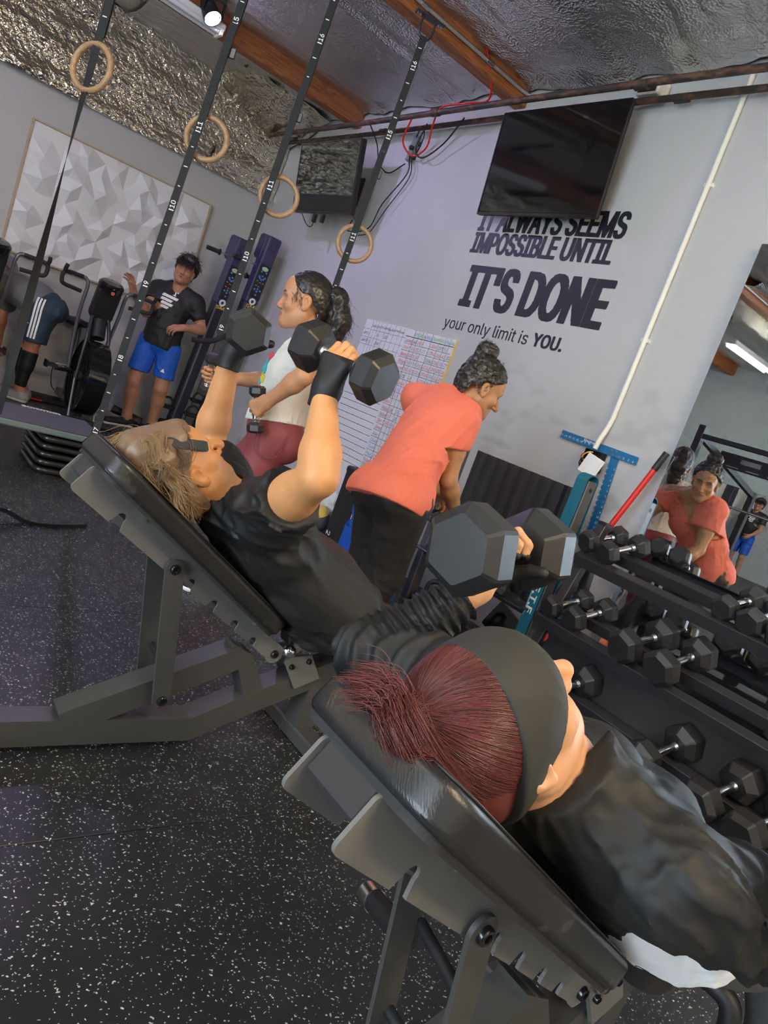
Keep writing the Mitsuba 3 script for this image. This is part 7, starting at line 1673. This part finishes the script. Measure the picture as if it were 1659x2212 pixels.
for i in range(3):
    off = fG * (-0.004 + 0.026 * (1 - i)); vs = np.asarray(msh.vertices); line = []
    for t in np.linspace(0.02, 0.95, 16):
        c_ = hA_ + V(0, 0, 0.10) + (V(kA_[0], kA_[1], 0.555) - hA_ - V(0, 0, 0.10)) * t + off; w = vs - c_; tt = w @ lG; ok = (np.linalg.norm(w - tt[:, None] * lG, axis=1) < 0.016) & (tt > 0)
        line.append(c_ + lG * ((tt[ok].max() if ok.any() else 0.11) + 0.001))
    part(kG + '__shorts', 'stripe', tube(line, 0.0085, 8, flat=(0.3, lG)), 'm_print', 60)
c_ = hA_ + fG * 0.075 + V(0, 0, -0.12)
part(kG + '__shorts', 'logo', tf(cat([extr([(-0.030 + 0.016 * i, -0.012), (-0.018 + 0.016 * i, -0.012), (-0.026 + 0.020 * i, 0.010 * i + 0.002), (-0.034 + 0.018 * i, 0.010 * i)], 0.004) for i in range(3)] + [cbox((0.055, 0.006, 0.004), (0, -0.020, 0.002))]), frame(c_ + lG * 0.100, -fG, Z, lG)), 'm_print')
for K_, A_ in ((kA_, aA_), (kB_, aB_)):
    part(kG, 'leg_sleeve', implicit(inflate(leg_prims(K_ + Z * 0.05, K_ + Z * 0.0, A_)[2:], 0.006) + [rc(K_ + Z * 0.02, 0.066, K_ - Z * 0.05, 0.064, 0.02)], 0.008, cut=lambda P: np.maximum(P[:, 2] - 0.455, 0.125 - P[:, 2])), 'm_cloth_black', True, label='black leg sleeve')
shoe(kG, aA_, aA_ + fG * 0.19, 'm_shoe_grey', 'm_white', 0.009); shoe(kG, aB_, aB_ + fG * 0.19, 'm_shoe_grey', 'm_white', 0.009)
pr('m_shoe_grey', [0.34, 0.33, 0.34], 0.6)
part(kG, 'hair', cap_hair(hG, RhG, 1.02, 0.008, 0.06, 0.0, -0.05, 0.006, 0.004, 60, 8), 'm_hair_grey', True)
pr('m_hair_grey', [0.22, 0.22, 0.23], 0.7)
part(kG, 'glasses', cat([tf(lathe([(0.016, -0.002), (0.020, -0.002), (0.020, 0.002), (0.016, 0.002), (0.016, -0.002)], 16), axis_frame(hG + RhG @ V(0.034 * q, 0.098, 0.008), RhG[:, 1])) for q in (1, -1)] + [cyl(hG + RhG @ V(0.052 * q, 0.094, 0.008), hG + RhG @ V(0.078 * q, -0.01, 0.008), 0.0025, 6) for q in (1, -1)]), 'm_black')
# ------------------------------------------------------------------ behind the camera, seen in the mirror
k = thing('power_rack', 'black drilled steel power rack reflected in the mirror behind the coral top', 'power rack')
def upright(x, y, h=2.0):
    u = part(k, 'upright', cbox((0.075, 0.075, h), (x, y, h / 2), 0.004), 'm_rack')
    part(u, 'hole_row', cat([cyl((x, y - 0.0385, z), (x, y + 0.0385, z), 0.010, 10) for z in np.arange(0.2, h - 0.05, 0.10)] + [cyl((x - 0.0385, y, z), (x + 0.0385, y, z), 0.010, 10) for z in np.arange(0.2, h - 0.05, 0.10)]), 'm_black')
for x, y in ((-3.98, -0.38), (-2.70, -0.38), (-3.98, -2.05), (-2.70, -2.05)): upright(x, y, 1.97 if y > -1 else 1.55)
part(k, 'crossmember', cbox((1.28, 0.05, 0.05), (-3.34, -0.38, 1.86), 0.004), 'm_rack')
part(k, 'crossmember', cbox((1.28, 0.075, 0.16), (-3.34, -0.95, 1.74), 0.004), 'm_rack', label='wide plate crossmember')
part(k, 'side_rail', cbox((0.06, 1.67, 0.06), (-3.98, -1.21, 0.75), 0.004), 'm_rack'); part(k, 'side_rail', cbox((0.06, 1.67, 0.06), (-2.70, -1.21, 0.75), 0.004), 'm_rack')
for x in (-3.98, -2.70): part(k, 'top_rail', bar((x, -0.38, 1.86), (x, -2.05, 1.50), 0.06, 0.06), 'm_rack'); part(k, 'base_rail', cbox((0.07, 1.75, 0.07), (x, -1.21, 0.035), 0.004), 'm_rack')
for x in (-3.98, -2.70): part(k, 'bar_cup', cat(cbox((0.06, 0.10, 0.03), (x, -0.30, 1.22), 0.003), cbox((0.06, 0.02, 0.09), (x, -0.255, 1.25), 0.003)), 'm_rack')
part(k, 'slots', cat([cbox((0.14, 0.078, 0.012), (-3.80 + 0.23 * i, -0.95, 1.68)) for i in range(5)] + [cbox((0.22, 0.078, 0.05), (-3.62, -0.95, 1.76))]), 'm_steel')
k = thing('barbell', 'chrome barbell racked across the power rack, seen in the mirror', 'barbell')
part(k, 'shaft', cyl((-4.05, -0.30, 1.262), (-2.62, -0.30, 1.262), 0.014, 14), 'm_chrome', 60)
for s, x in ((-1, -4.05), (1, -2.62)): part(k, 'sleeve', cyl((x, -0.30, 1.262), (x + s * 0.40, -0.30, 1.262), 0.025, 16), 'm_chrome', 60); part(k, 'collar', cyl((x - 0.015, -0.30, 1.262), (x + 0.015, -0.30, 1.262), 0.036, 16), 'm_steel', 50)
k = thing('climbing_post', 'black post of exercise gear by the far side wall, seen in the mirror', 'exercise post')
part(k, 'post', cbox((0.12, 0.22, 1.95), (-7.28, -8.45, 0.975), 0.01), 'm_navy_dark'); part(k, 'foot', cbox((0.22, 0.42, 0.06), (-7.28, -8.45, 0.03), 0.01), 'm_black')
